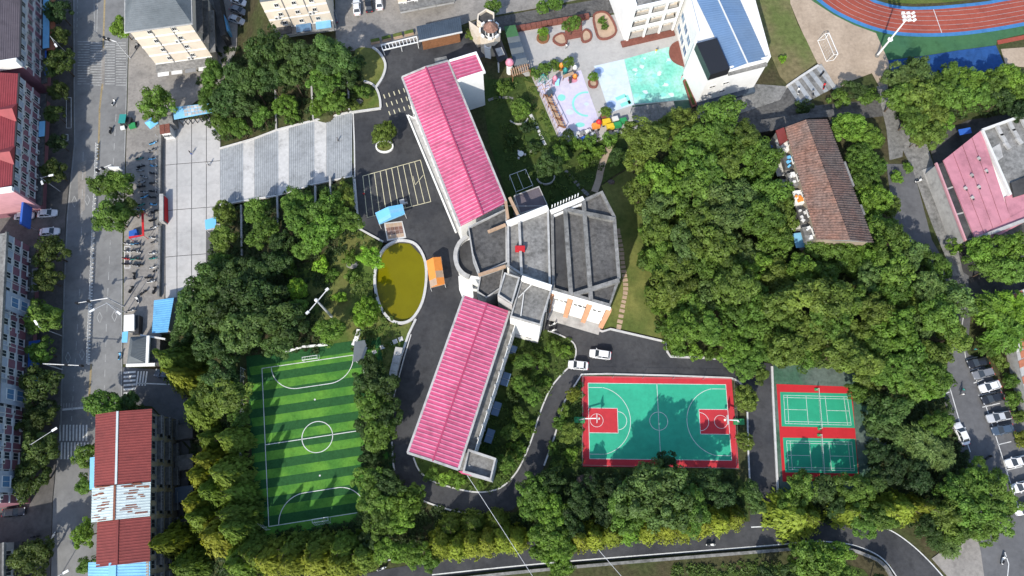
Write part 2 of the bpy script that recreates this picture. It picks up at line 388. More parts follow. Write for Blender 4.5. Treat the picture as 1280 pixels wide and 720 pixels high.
for k in range(9):                    # lower zebra crossing: stripes along the street
    x = 75.5 + k * 4.1
    for y0, y1 in ((531, 551), (553, 574)):
        mb = MB(); stroke(mb, (x + (1.6 if y0 > 540 else 0), y0), (x - .4 + (1.6 if y0 > 540 else 0), y1), .34, zl); structure(mb, 'crossing_stripe', 'white_line', street)
for k in range(6):                    # zebra crossing at the side gate
    y = 466 + k * 5.2
    mb = MB(); stroke(mb, (154.5, y), (169.5, y - 1.2), .42, zl + .115 * (0)); mb.v = [(a, b, zS + .036) for a, b, c in mb.v]
    structure(mb, 'crossing_stripe', 'white_line', street)
for k in range(4):
    mb = MB(); stroke(mb, (173 + k * 3.6, 464), (170.5 + k * 3.6, 482), .30, zS + .036); structure(mb, 'crossing_stripe', 'white_line', street)
mb = MB(); stroke(mb, (78, 512), (109, 509), .45, zl); stroke(mb, (172, 479), (214, 480.5), .22, zS + .036)
structure(mb, 'stop_line', 'white_line', street)
mb = MB()                             # diamonds ahead of the crossings
for cx, cy in [(124.5, 397), (143, 395), (85, 447), (102.5, 443), (93, 252), (109, 250)]:
    q = [(cx, cy - 7), (cx + 3.2, cy), (cx, cy + 7), (cx - 3.2, cy)]
    for i in range(4): stroke(mb, q[i], q[(i + 1) % 4], .16, zl)
structure(mb, 'diamond_marking', 'worn_line', street)
mb = MB()
for i in range(5): stroke(mb, (95 + i * 3.2, 503), (94.4 + i * 3.2, 510), .14, zl); stroke(mb, (76.5 + i * 3.4, 504), (76 + i * 3.4, 511), .14, zl)
structure(mb, 'yield_teeth', 'worn_line', street)
mb = MB()                             # painted parking bays for scooters by the kerb
for x0, x1, y0, y1 in [(155.5, 162.5, 308, 335), (83, 89, 122, 160), (80, 85, 168, 176)]:
    for a, b in (((x0, y0), (x1, y0)), ((x1, y0), (x1, y1)), ((x1, y1), (x0, y1)), ((x0, y1), (x0, y0))): stroke(mb, a, b, .14, zS + .146)
structure(mb, 'bay_line', 'white_line', street)
def patch(pts, z, m): return structure(MB().poly(W(pts, z)), 'asphalt_patch', m, street)
patch([(97, 205), (108, 200), (106, 262), (98, 270)], zl - .002, 'pavement'); patch([(127, 60), (132, 58), (130, 112), (125, 112)], zl - .002, 'pavement')
# --- gate plaza: big slabs between dark joints
plaza = sheet('plaza', [(206.5, 152), (276, 146), (276, 262), (268, 330), (262, 382), (205, 382)], zS + .04, 'plaza_joint')
cols = [206.5, 221.2, 239.5, 258, 275.5]; rows = [150, 177, 205, 233, 262, 291, 320, 346, 372]
for j in range(len(rows) - 1):
    for i in range(4):
        q = [P(cols[i + a], rows[j + b] - 1.4 * (i + a - 1) * (1 if j + b < 8 else .6), zS + .07) for a, b in ((0, 0), (1, 0), (1, 1), (0, 1))]
        cc = sum(q, Vector()) / 4
        if inpoly(*(q[1][:2]), [p[:2] for p in W([(200, 140), (277, 130), (277, 262), (270, 330), (262, 392), (200, 392)], zS)]) or i < 3:
            big = j % 2 == 1
            q2 = []
            for n_, p in enumerate(q):
                d = cc - p; q2.append(p + Vector((math.copysign(.085, d.x), math.copysign(.085 if (n_ in (2, 3)) == big else .012, d.y), 0)))
            structure(MB().prism(q2, zS + .03, zS + .07 + R.uniform(-.004, .004)), 'slab', 'plaza_stone', plaza)
# --- the long stairs: four flights between landings
stairs = thing('staircase', 'long grey stone staircase of four flights rising from the plaza to the school', 'stairs', P(357, 200, -3.5))
def cross(x, z): return P(x, _lp(ST_TOP, x), z), P(x, _lp(ST_BOT, x), z)
NST = 12
for fl in range(4):
    x0, x1 = STAIR_X[2 * fl], STAIR_X[2 * fl + 1]; z0, z1 = _lv[2 * fl], _lv[2 * fl] + 1.75
    if fl == 3: z1 = 0.0
    for j in range(NST):
        za = z0 + (z1 - z0) * (j + 1) / NST
        a, b = cross(x0 + (x1 - x0) * j / NST, za), cross(x0 + (x1 - x0) * (j + 1) / NST, za)
        mb = MB().prism([a[0], b[0], b[1], a[1]], za - .9, za - .004)
        m0, m1 = a[0].lerp(b[0], .34), a[1].lerp(b[1], .34)
        mb.poly([a[0], m0, m1, a[1]], 1)
        part(mb, 'step', ['step_stone', 'step_nosing'], stairs)
    if fl < 3:
        a, b = cross(x1 + .05, z1), cross(STAIR_X[2 * fl + 2], z1)
        part(MB().prism([a[0], b[0], b[1], a[1]], z1 - 1, z1), 'landing', 'landing_stone', stairs)
for tab, nm in ((ST_TOP, 0), (ST_BOT, 1)):
    mb = MB()
    pts = [cross(x, z)[nm] + Vector((0, .18 if nm == 0 else -.18, .12)) for x, z in zip(STAIR_X, _lv)]
    for p, q in zip(pts, pts[1:]): mb.beam(p, q, .34, .5)
    part(mb, 'side_kerb', 'kerb_stone', stairs)
# --- campus roads
CAMP = [(466, 60), (522, 50), (600, 38), (606, 70), (560, 90), (640, 300), (700, 350), (690, 392), (755, 414), (763, 411), (832, 427), (836, 446), (915, 449), (968, 455), (967, 500), (973, 600), (978, 652),
        (938, 656), (936, 560), (931, 490), (915, 473), (727, 468), (707, 500), (694, 545), (682, 580), (665, 612), (640, 638), (600, 642), (560, 639), (528, 626), (506, 611), (493, 590), (488, 560), (487, 500), (501, 450), (512, 415), (520, 398),
        (530, 376), (534, 348), (529, 322), (512, 304), (480, 303), (447, 285), (443, 220), (441, 140), (477, 136), (474, 116), (470, 108), (478, 96), (482, 82), (478, 70)]
campus = sheet('campus_road', CAMP, 0.0, 'asphalt_new')
south = sheet('south_road', [(380, 735), (480, 712), (560, 698), (700, 668), (850, 656), (976, 650), (1060, 652), (1105, 657), (1142, 682), (1182, 722), (1215, 790), (1150, 790), (1113, 706), (1090, 692), (1042, 679), (960, 684), (700, 705), (540, 722), (380, 760)], -.006, 'asphalt_new')
east = sheet('east_road', [(1190, 330), (1211, 345), (1213, 400), (1209, 440), (1262, 520), (1300, 590), (1330, 800), (1228, 800), (1222, 660), (1212, 600), (1180, 500), (1186, 440), (1192, 400)], -.010, 'asphalt_mid')
sheet('east_bay', [(1209, 443), (1222, 446), (1275, 520), (1330, 590), (1330, 700), (1300, 640), (1262, 524)], -.004, 'asphalt_mid')
for nm, pts in [('a', [(1207, 447), (1223, 480), (1240, 530), (1262, 600), (1275, 640)]), ('b', [(1186, 480), (1199, 525), (1213, 565)]), ('c', [(1214, 372), (1206, 385), (1202, 410), (1207, 447)]), ('d', [(1256, 690), (1261, 705), (1259, 725)])]:
    mb = MB()
    for a, b in zip(pts, pts[1:]): stroke(mb, a, b, .16, .004)
    structure(mb, 'edge_line', 'white_line', east)
mb = MB()
for a, b in [((1209, 449), (1222, 446)), ((1213, 463), (1226, 459)), ((1217, 479), (1230, 474)), ((1223, 494), (1245, 490)), ((1228, 509), (1250, 504)), ((1247, 556), (1264, 552)), ((1257, 588), (1278, 583)), ((1178, 493), (1187, 490))]: stroke(mb, a, b, .16, .004)
structure(mb, 'bay_line', 'white_line', east)
mb = MB()
for pts in [spl([(540, 718.5), (700, 702.5), (960, 682), (1000, 677.5), (1042, 677.5), (1075, 684), (1105, 700), (1130, 735)]), spl([(1105, 659), (1122, 668), (1142, 683), (1162, 702), (1180, 722)]), [(939, 659), (960, 658)], [(975, 657), (996, 656)], [(450, 706), (507, 697)], [(800, 673), (840, 670)]]:
    for a, b in zip(pts, pts[1:]): stroke(mb, a, b, .2, .002)
structure(mb, 'edge_line', 'white_line', south)
sheet('south_verge', [(480, 735), (540, 729), (700, 711), (960, 690), (1040, 685), (1085, 697), (1105, 712), (1120, 790), (480, 790)], -.02, 'soil', thick=.05)
mb = MB(); mb.ring(W(spl([(480, 735), (540, 727), (700, 710), (960, 688.5), (1040, 683.5), (1085, 695), (1107, 710), (1125, 745)])), .55, .8, -.2)
single(mb, 'retaining_wall', 'concrete', 'low grey concrete wall along the lower side of the bottom road', 'wall')
sheet('south_lawn', [(840, 722), (980, 706), (1040, 700), (1080, 712), (1100, 740), (1100, 790), (840, 790)], .02, 'lawn_deep', thick=.06)
sheet('corner_pavement', [(1200, 655), (1218, 652), (1226, 690), (1240, 790), (1200, 790), (1186, 722), (1165, 698), (1190, 680)], .10, 'pavement')
# kerbs with their own curve
def kerb(pts, label, w=.32, h=.2, z=-.06, m='kerb_stone', closed=False, zz=0):
    return single(MB().ring(W(pts, zz), w, h, zz + z, closed), 'kerb', m, label, 'kerb', 'white kerbs along the school roads')
kerb(spl([(466, 60), (473, 65), (480, 75), (482, 85), (478, 98), (470, 110)]), 'curved white kerb bulging round the pale lawn near the gate fence', .55, .45)
kerb(spl([(455, 102), (464, 105), (471, 112), (475, 124), (476, 136)]) + [(440, 141)], 'curved white kerb of the small corner garden above the stairs', .5, .4)
kerb([(441.5, 142), (443, 180), (443.5, 222)], 'straight white kerb along the head of the long stairs', .3, .16)
kerb([(443.5, 224), (446, 255), (449, 286), (479, 302.5)], 'white kerb on the wood side of the striped parking bays', .4, .4)
kerb([(520, 399), (511, 418), (500, 450), (488, 497)], 'straight white kerb on the left of the road below the pond', .45, .4)
kerb([(514, 418), (505, 448), (492, 497)], 'thin white kerb beside the glass fence below the pond', .2, .25)
kerb([(690, 393), (722, 403.5), (753, 414.5)] + [(763, 411.5), (832, 427.5), (834, 440), (838, 446)] + [(880, 447.5), (916, 449.5)], 'long white kerb between the lawn, the grove and the car lane', .4, .35)
kerb([(680, 582), (693, 546), (706, 501), (727, 468), (760, 467.3), (840, 469.6), (914, 472.5), (924, 477), (929, 484)], 'white kerb round the upper and left side of the basketball court', .32, .28)
kerb([(964.5, 458), (966, 500), (970, 580), (972, 618)], 'pale kerb between the lane and the badminton courts', .4, .4)
kerb([(934, 515), (935, 560), (937, 603)], 'straight white kerb right of the basketball court', .3, .25)
ISL = spl([(686, 414), (700, 419), (716, 428), (720, 440), (716, 454), (703, 467), (688, 486), (675, 516), (666, 545), (654, 575), (642, 595), (625, 610), (605, 615), (585, 614), (560, 608), (538, 600), (524, 588), (517, 572)], 3)
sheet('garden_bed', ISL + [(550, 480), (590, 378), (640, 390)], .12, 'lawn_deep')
kerb(ISL, 'long curved white kerb round the garden of the lower pink wing', .28, .24)
kerb(spl([(526, 625), (545, 632), (570, 639), (600, 642.5)]), 'curved kerb outside the bend below the lower pink wing', .3, .25)
kerb([(490, 552), (491, 575), (493, 588)], 'short curved kerb left of the bend below the pink wing', .3, .25)
# lawns
sheet('corner_lawn', spl([(444, 62), (462, 60), (472, 66), (480, 76), (481, 86), (477, 97), (469, 108), (455, 100), (444, 88)], 3, True), .10, 'lawn_pale')
sheet('stair_garden', [(437, 118), (455, 104), (464, 107), (470, 113), (474, 125), (475, 135), (440, 140)], .06, 'lawn')
sheet('meadow', [(440, 225), (447, 287), (478, 305), (468, 330), (466, 365), (478, 398), (500, 408), (515, 402), (498, 450), (486, 497), (470, 520), (455, 470), (440, 436), (405, 430), (412, 380), (420, 330), (425, 280)], -.02, 'lawn', thick=.1)
def drape(name, poly, m, up=.10, st=4):
    x0, x1 = min(p[0] for p in poly), max(p[0] for p in poly); y0, y1 = min(p[1] for p in poly), max(p[1] for p in poly); mb = MB(); nx, ny = int((x1 - x0) / st) + 1, int((y1 - y0) / st) + 1; ids = {}
    for j in range(ny):
        for i in range(nx):
            if inpoly(x0 + (i + .5) * st, y0 + (j + .5) * st, poly):
                f = []
                for a, b in ((i, j), (i, j + 1), (i + 1, j + 1), (i + 1, j)):
                    if (a, b) not in ids: g = G(x0 + a * st, y0 + b * st); ids[a, b] = len(mb.v); mb.v.append((g.x, g.y, g.z + up))
                    f.append(ids[a, b])
                mb.f.append(tuple(f)); mb.m.append(0)
    return structure(mb, name, m, sm=True)
drape('clearing', spl([(372, 342), (395, 322), (425, 312), (438, 330), (432, 370), (412, 402), (392, 410), (384, 380)], 3, True), 'lawn')
sheet('auditorium_lawn', [(752, 232), (795, 205), (800, 250), (808, 320), (822, 370), (832, 424), (763, 408), (755, 411), (757, 385), (774, 350), (768, 272)], .06, 'lawn_pale')
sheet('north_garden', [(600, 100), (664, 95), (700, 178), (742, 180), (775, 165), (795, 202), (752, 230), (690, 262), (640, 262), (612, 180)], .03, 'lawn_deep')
sheet('clearing', [(655, 100), (668, 105), (700, 180), (690, 182), (672, 150)], .05, 'lawn')
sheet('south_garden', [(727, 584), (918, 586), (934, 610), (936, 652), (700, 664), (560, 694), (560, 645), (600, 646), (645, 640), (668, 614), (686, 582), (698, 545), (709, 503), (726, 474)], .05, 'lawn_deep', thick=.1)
mb = MB()
for t in spl([(764, 184), (756, 197), (751, 210), (748, 225), (744, 238)], 5): pass
mb.ring(W(spl([(764, 180), (756, 196), (751, 212), (748, 226), (743, 240)])), 1.5, .03, .045); structure(mb, 'dirt_path', 'beige_ground')
# stepping stones
def stones(label, pts, n, m='tan_paver', w=1.0, d=.7, name='stepping_stone_path'):
    c = spl(pts, 12); r = thing(name, label, 'path', P(*pts[len(pts) // 2]))
    for i in range(n):
        t = i / (n - 1) * (len(c) - 1); k = int(min(t, len(c) - 2)); a, b = P(*c[k]), P(*c[k + 1]); p = a.lerp(b, t - k); d_ = b - a
        part(MB().box((p.x, p.y, .07), (d * R.uniform(.85, 1.1), w * R.uniform(.85, 1.1), .12), math.atan2(d_.y, d_.x) + R.uniform(-.08, .08)), 'stone', m, r)
stones('curved path of tan stepping stones on the lawn right of the auditorium', [(772, 288), (776, 310), (779, 335), (782, 360), (778, 385), (773, 412)], 24, w=1.05, d=.72)
stones('five round pale stones in the grass below the pond', [(468, 440), (478, 434), (487, 430), (494, 427), (501, 424)], 5, 'kerb_stone', .9, .9)
stones('short curve of white stones in the clearing beside the playground', [(664, 145), (671, 158), (676, 170), (681, 180)], 9, 'kerb_stone', .7, .7)
stones('curving line of pale stones through the dark upper garden', [(708, 215), (718, 226), (727, 236), (734, 243)], 9, 'concrete', .8, .7)
stones('row of grey stones crossing the shady garden behind the pink wing', [(612, 125), (622, 122), (632, 122), (640, 123)], 8, 'concrete', .6, .6)
# --- pond
pond = sheet('pond_water', PONDPX, -.35, 'water', thick=.3)
mb = MB(); mb.ring(PONDW, .55, 1.6, -1.25, True)
structure(mb, 'pond_rim', 'kerb_stone', pond)
terr = thing('pond_terrace', 'small square brown tiled terrace on the top edge of the pond', 'terrace', P(494, 292))
part(MB().prism(W([(480, 279), (503, 276.5), (508, 297), (502, 299), (484, 301)]), -.1, .16), 'terrace_border', 'kerb_stone', terr)
for i in range(4):
    for j in range(4):
        a = lambda u, v: P(481.5 + 20.5 * u + 3.5 * v, 280 - 2.4 * u + 19 * v + (-1) * v * u, .2)
        q = [a(i / 4, j / 4), a((i + 1) / 4, j / 4), a((i + 1) / 4, (j + 1) / 4), a(i / 4, (j + 1) / 4)]; cc = sum(q, Vector()) / 4
        part(MB().prism([cc + (p - cc) * .94 for p in q], .1, .19), 'tile', 'brown_tile' if (i * 3 + j) % 3 else 'tan_paver', terr)
# --- five-a-side pitch: bands of turf, lines
A0 = P(327.5, 460.5); ud = (P(452, 541) - P(333, 559)).normalized(); vd = Vector((ud.y, -ud.x, 0)); LEN = (P(337, 658) - A0).dot(vd); WID = 20.6
def F(u, v, z=0.0): return A0 + ud * u + vd * v + Vector((0, 0, z))
pitch = structure(MB().prism([F(-3.1, -3.0), F(WID + 4, -3.0), F(WID + 4, LEN + 2.2), F(-2.4, LEN + 2.2)], -.2, .03), 'football_pitch', 'turf_dark')
NB = 20; bw = (LEN + 4.0) / NB
for i in range(NB):
    v0 = -2.4 + i * bw
    structure(MB().prism([F(-2.6, v0), F(WID + 3.2, v0), F(WID + 3.2, v0 + bw - .01), F(-2.3, v0 + bw - .01)], .02, .036), 'turf_band', 'turf_light' if i % 2 else 'turf_dark', pitch)
def wline(mb, p, q, w, z):
    d = (q - p).normalized(); k = Vector((-d.y, d.x, 0)) * w / 2
    return mb.poly([Vector((*(a.xy), z)) for a in (p - k, q - k, q + k, p + k)])
def warc(mb, fn, c, r, a0, a1, w, z, n=40, sx=1.0):
    pts = [fn(c[0] + r * sx * math.cos(a0 + (a1 - a0) * i / n), c[1] + r * math.sin(a0 + (a1 - a0) * i / n)) for i in range(n + 1)]
    for a, b in zip(pts, pts[1:]): wline(mb, a, b, w, z)
mb = MB(); zz = .041
for a, b in [((0, 0), (WID, 0)), ((WID, 0), (WID, LEN)), ((WID, LEN), (0, LEN)), ((0, LEN), (0, 0)), ((0, LEN / 2), (WID, LEN / 2))]: wline(mb, F(*a), F(*b), .14, zz)
warc(mb, F, (WID / 2, LEN / 2), 3.05, 0, 2 * math.pi, .14, zz)
for v, s in ((0, 1), (LEN, -1)):
    warc(mb, F, (WID / 2 - 3.2, v), 5.2, s * math.pi / 2, s * math.pi, .14, zz); warc(mb, F, (WID / 2 + 3.2, v), 5.2, s * math.pi / 2, 0, .14, zz)
    wline(mb, F(WID / 2 - 3.2, v + s * 5.2), F(WID / 2 + 3.2, v + s * 5.2), .14, zz)
for v in (8.0, LEN - 8.0): mb.poly([F(WID / 2 + .18 * math.cos(t), v + .18 * math.sin(t), zz) for t in np.linspace(0, 6.0, 9)])
structure(mb, 'pitch_line', 'white_line', pitch)
# --- basketball court
B0 = P(735, 478.8); bu = (P(907, 528) - P(735.3, 526)).normalized(); bv = Vector((bu.y, -bu.x, 0))
def BC(u, v, z=0.0): return B0 + bu * u + bv * v + Vector((0, 0, z))
bcourt = structure(MB().prism([BC(-1.35, -1.4), BC(29.3, -1.4), BC(29.3, 16.5), BC(-1.35, 16.5)], -.2, .02), 'basketball_court', 'court_red')
structure(MB().prism([BC(0, 0), BC(28, 0), BC(28, 15), BC(0, 15)], .01, .026), 'green_field', 'court_green', bcourt)
for u0, u1, nm in ((0, 5.8, 0), (22.2, 28, 1)):
    structure(MB().prism([BC(u0, 5.05), BC(u1, 5.05), BC(u1, 9.95), BC(u0, 9.95)], .02, .031), 'red_key', 'court_red', bcourt)
mb = MB(); zz = .036; w_ = .10
for a, b in [((0, 0), (28, 0)), ((28, 0), (28, 15)), ((28, 15), (0, 15)), ((0, 15), (0, 0)), ((14, 0), (14, 15))] + [((x, y), (x2, y2)) for u0, u1 in ((0, 5.8), (28, 22.2)) for x, y, x2, y2 in ((u0, 5.05, u1, 5.05), (u1, 5.05, u1, 9.95), (u1, 9.95, u0, 9.95), (u0, .9, u0 + (u1 - u0) * .5, .9), (u0, 14.1, u0 + (u1 - u0) * .5, 14.1))]: wline(mb, BC(*a), BC(*b), w_, zz)
warc(mb, BC, (14, 7.5), 1.8, 0, 2 * math.pi, w_, zz)
for u, s in ((5.8, 1), (22.2, -1)): warc(mb, BC, (u, 7.5), 1.8, -math.pi / 2 * s, math.pi / 2 * s, w_, zz, sx=1)
warc(mb, BC, (1.575, 7.5), 1.3, 0, 2 * math.pi, w_ * .8, zz); warc(mb, BC, (26.425, 7.5), 1.3, 0, 2 * math.pi, w_ * .8, zz)
aa = math.asin(6.6 / 6.75)
warc(mb, BC, (1.6, 7.5), 6.75, -aa, aa, w_, zz); warc(mb, BC, (26.4, 7.5), 6.75, math.pi - aa, math.pi + aa, w_, zz)
structure(mb, 'court_line', 'white_line', bcourt)
# --- badminton courts
sheet('court_apron', [(967, 456), (1062, 458), (1098, 500), (1110, 560), (1085, 615), (975, 615), (969, 540)], .01, 'court_worn')
bad = structure(MB().prism(W([(970.5, 480), (1064.5, 483.5), (1074, 600), (978.5, 602)]), -.1, .024), 'badminton_court', 'court_red_b')
for q in ([(975, 490), (1063.5, 492), (1068.5, 535), (977, 533)], [(978.5, 547), (1069, 548.5), (1072.5, 592), (981.5, 590.5)]):
    structure(MB().prism(W(q), .02, .030), 'green_field', 'court_green_b', bad)
    q2 = [(q[0][0] + 4.5, q[0][1] + 4), (q[1][0] - 4.5, q[1][1] + 4), (q[2][0] - 4.5, q[2][1] - 3.5), (q[3][0] + 4.5, q[3][1] - 3.5)]
    L2 = lambda u, v: P(*[(q2[0][k] * (1 - u) + q2[1][k] * u) * (1 - v) + (q2[3][k] * (1 - u) + q2[2][k] * u) * v for k in (0, 1)])
    mb = MB()
    for (a, b), (c, d) in [((0, 0), (1, 0)), ((1, 0), (1, 1)), ((1, 1), (0, 1)), ((0, 1), (0, 0)), ((0, .08), (1, .08)), ((0, .92), (1, .92)), ((.055, 0), (.055, 1)), ((.945, 0), (.945, 1)), ((.35, 0), (.35, 1)), ((.65, 0), (.65, 1)), ((0, .5), (.35, .5)), ((.65, .5), (1, .5))]: wline(mb, L2(a, b), L2(c, d), .075, .036)
    structure(mb, 'court_line', 'white_line', bad)
# --- running track and ground at the top right
Z4 = lambda pts: [(960 + x / 4, y / 4) for x, y in pts]
OUT = spl(Z4([(170, -120), (210, -45), (255, 0), (330, 55), (430, 105), (540, 145), (650, 168), (800, 175), (960, 168), (1120, 148), (1280, 120), (1500, 75)]), 5)
INN = spl(Z4([(430, -110), (470, -40), (520, 0), (560, 15), (640, 35), (730, 42), (850, 38), (970, 28), (1090, 15), (1160, 2), (1280, -18), (1500, -60)]), 5)
sheet('infield', Z4([(560, -10), (640, 12), (730, 18), (850, 14), (1090, -8), (1500, -80), (1500, -400), (560, -400)]), .012, 'lawn')
structure(MB().prism([P(*p) for p in Z4([(105, 0), (150, 110), (190, 200), (250, 320), (330, 430), (340, 455), (400, 410), (520, 365), (560, 440), (600, 440), (605, 310), (540, 150), (420, 100), (300, 40), (230, 0), (150, -120), (80, -120)])], -.1, .0), 'gravel_yard', 'beige_ground')
structure(MB().prism([P(*p) for p in Z4([(215, 0), (330, 75), (430, 125), (540, 165), (600, 300), (800, 275), (950, 250), (1140, 225), (1145, 200), (1300, 165), (1300, 110), (1120, 140), (800, 168), (540, 140), (330, 50), (255, 0)])], -.1, .004), 'green_apron', 'rubber_green')
structure(MB().prism([P(*p) for p in Z4([(600, 302), (800, 277), (950, 252), (1140, 227), (1185, 330), (1100, 420), (620, 360)])], -.1, .004), 'blue_apron', 'rubber_darkblue')
structure(MB().prism([P(*p) for p in Z4([(1165, 245), (1300, 235), (1400, 240), (1400, 340), (1190, 330)])], -.1, .002), 'sand_yard', 'beige_ground')
structure(MB().prism([P(*p) for p in Z4([(1146, 202), (1300, 172), (1400, 150), (1400, 172), (1300, 192), (1150, 222)])], -.1, .018), 'runway', 'rubber_red')
track = structure(MB(), 'running_track', 'rubber_red') if 0 else None
mb = MB(); n = len(OUT)
mb.add([P(*p, .016) for p in OUT] + [P(*p, .016) for p in INN], [(i, i + 1, n + i + 1, n + i) for i in range(n - 1)])
track = structure(mb, 'running_track', 'rubber_red')
for k in range(1, 6):
    mb = MB(); t = k / 6
    pts = [P(a[0] + (b[0] - a[0]) * t, a[1] + (b[1] - a[1]) * t) for a, b in zip(OUT, INN)]
    for a, b in zip(pts, pts[1:]): wline(mb, a, b, .09, .022)
    structure(mb, 'lane_line', 'worn_line', track)
mb = MB(); wline(mb, P(1166, 9.5), P(1177.5, 42), .14, .024); structure(mb, 'finish_line', 'white_line', track)
for pts, w in ((OUT, 1.0), (INN, .9)):
    mb = MB(); mb.ring(W(pts), w, .016, .010); structure(mb, 'blue_border', 'rubber_blue', track)
sheet('grass_slope', [(928, -40), (985, -40), (988, 5), (997, 30), (1008, 50), (1021, 78), (984, 105), (975, 95), (960, 60)], .03, 'rough_grass')
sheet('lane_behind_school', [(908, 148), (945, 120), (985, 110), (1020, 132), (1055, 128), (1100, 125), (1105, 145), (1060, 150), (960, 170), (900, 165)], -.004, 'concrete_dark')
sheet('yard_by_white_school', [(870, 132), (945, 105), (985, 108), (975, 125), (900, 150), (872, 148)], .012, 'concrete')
ramp = thing('wide_steps', 'short flight of wide grey steps with parked scooters by the gravel yard', 'stairs', P(1008, 110))
for k in range(9):
    a, b, c, d = (984 + k * 4.3, 108 - k * 2.9), (984 + (k + 1) * 4.3, 108 - (k + 1) * 2.9), (1000 + (k + 1) * 5.0, 132 - (k + 1) * 2.6), (1000 + k * 5.0, 132 - k * 2.6)
    part(MB().prism(W([a, b, c, d]), -.2, .02 + .035 * k), 'step', 'concrete' if k % 2 else 'step_stone', ramp)
part(MB().ring(W([(983, 109), (1000, 97), (1022, 83)]), .5, .6, 0), 'low_wall', 'kerb_stone', ramp)
part(MB().ring(W([(1024, 82), (1034, 97), (1043, 112)]), .9, .25, 0.1), 'ramp_edge', 'concrete_pale', ramp)
# --- paved places by the eastern buildings
sheet('east_yard', [(1108, 205), (1140, 205), (1165, 300), (1200, 360), (1212, 372), (1190, 390), (1150, 310), (1120, 300)], .02, 'asphalt_mid')
sheet('block_path', [(1118, 160), (1148, 150), (1160, 185), (1185, 260), (1205, 345), (1192, 345), (1165, 280), (1140, 210), (1130, 190)], .03, 'concrete')
sheet('garden_path', [(1096, 108), (1108, 106), (1131, 168), (1128, 196), (1112, 200), (1108, 160)], .024, 'concrete')
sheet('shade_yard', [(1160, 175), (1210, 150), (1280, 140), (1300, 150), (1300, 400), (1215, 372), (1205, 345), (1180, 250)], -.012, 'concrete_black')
# --- kindergarten yard
sheet('kindergarten_yard', [(636, 40), (665, 30), (770, 18), (790, 0), (860, -20), (880, 60), (884, 128), (800, 160), (742, 178), (700, 180), (662, 100), (645, 84)], .014, 'yard_grey')
sheet('lilac_play_floor', [(669.5, 104), (726, 87.5), (748, 148), (735, 168), (702, 177)], .03, 'lilac_floor')
sheet('pale_blue_floor', [(742.5, 82.5), (780, 74), (793, 130.5), (762, 141)], .03, 'paleblue_floor')
sheet('mint_floor', [(780.3, 74), (836, 58.5), (842, 78), (853, 83), (862, 105), (863, 124), (793.5, 130)], .032, 'mint_floor')
sheet('shadow_strip', [(790, 132), (863, 124.4), (864, 137), (792, 157)], .034, 'court_worn')  # painted shade: dark strip standing in for the shadow beneath the netting
mb = MB()
c0 = P(733, 130); 
fnk = lambda u, v: c0 + Vector((u, v, 0))
warc(mb, fnk, (0, 0), 3.1, rad(80), rad(275), .5, .037); mb.poly([P(702 + 5 * math.cos(t), 122 + 4.2 * math.sin(t), .037) for t in np.linspace(0, 6, 14)])
structure(mb, 'floor_circle', 'teal_paint')
for k, (cx, cy, rx, ry, m_) in enumerate([(749, 88, 6, 4.5, 'soft_blue'), (764, 130, 6, 4.5, 'soft_blue'), (716, 100, 6, 3.5, 'pink_roof_rib'), (690, 112, 5, 3, 'paleblue_floor'), (712, 140, 5, 3.5, 'paleblue_floor'), (725, 156, 6, 3, 'teal_paint'), (700, 150, 4, 5, 'pink_roof_rib'), (733, 130, 3, 2.2, 'paleblue_floor')]):
    structure(MB().poly([P(cx + rx * math.cos(t), cy + ry * math.sin(t), .0365 + .0004 * k) for t in np.linspace(0, 6, 16)]), 'floor_spot', m_)
mb = MB()
for a, b, w in (((770, 124), (782, 119), .9), ((776, 132), (788, 127), .9), ((783, 119), (788, 130), .7)): stroke(mb, a, b, w, .0375)
structure(mb, 'floor_glyph', 'teal_paint')
for k in range(26):
    x, y = R.uniform(785, 855), R.uniform(66, 124)
    if inpoly(x, y, [(784, 76), (833, 62), (840, 80), (850, 86), (858, 106), (858, 120), (797, 126)]): structure(MB().poly([P(x + R.uniform(2, 5) * math.cos(t), y + R.uniform(1.5, 3.5) * math.sin(t), .0362 + .0003 * k) for t in np.linspace(0, 5.6, 9)]), 'floor_spot', 'paleblue_floor' if k % 2 else 'teal_paint')
sheet('brown_half_circle', spl([(852, 49), (840, 55), (836, 66), (840, 76), (850, 82), (862, 85)], 4), .038, 'brown_brick')
# top of the picture: lane, car park
sheet('car_park', [(418, -60), (420, 66), (466, 60), (520, 50), (575, 32), (600, 22), (660, 12), (760, -8), (760, -60)], -.008, 'pavement')
sheet('school_back_strip', [(585, 28), (660, 14), (765, -4), (768, 16), (665, 30), (630, 38), (600, 40)], .006, 'concrete_dark')
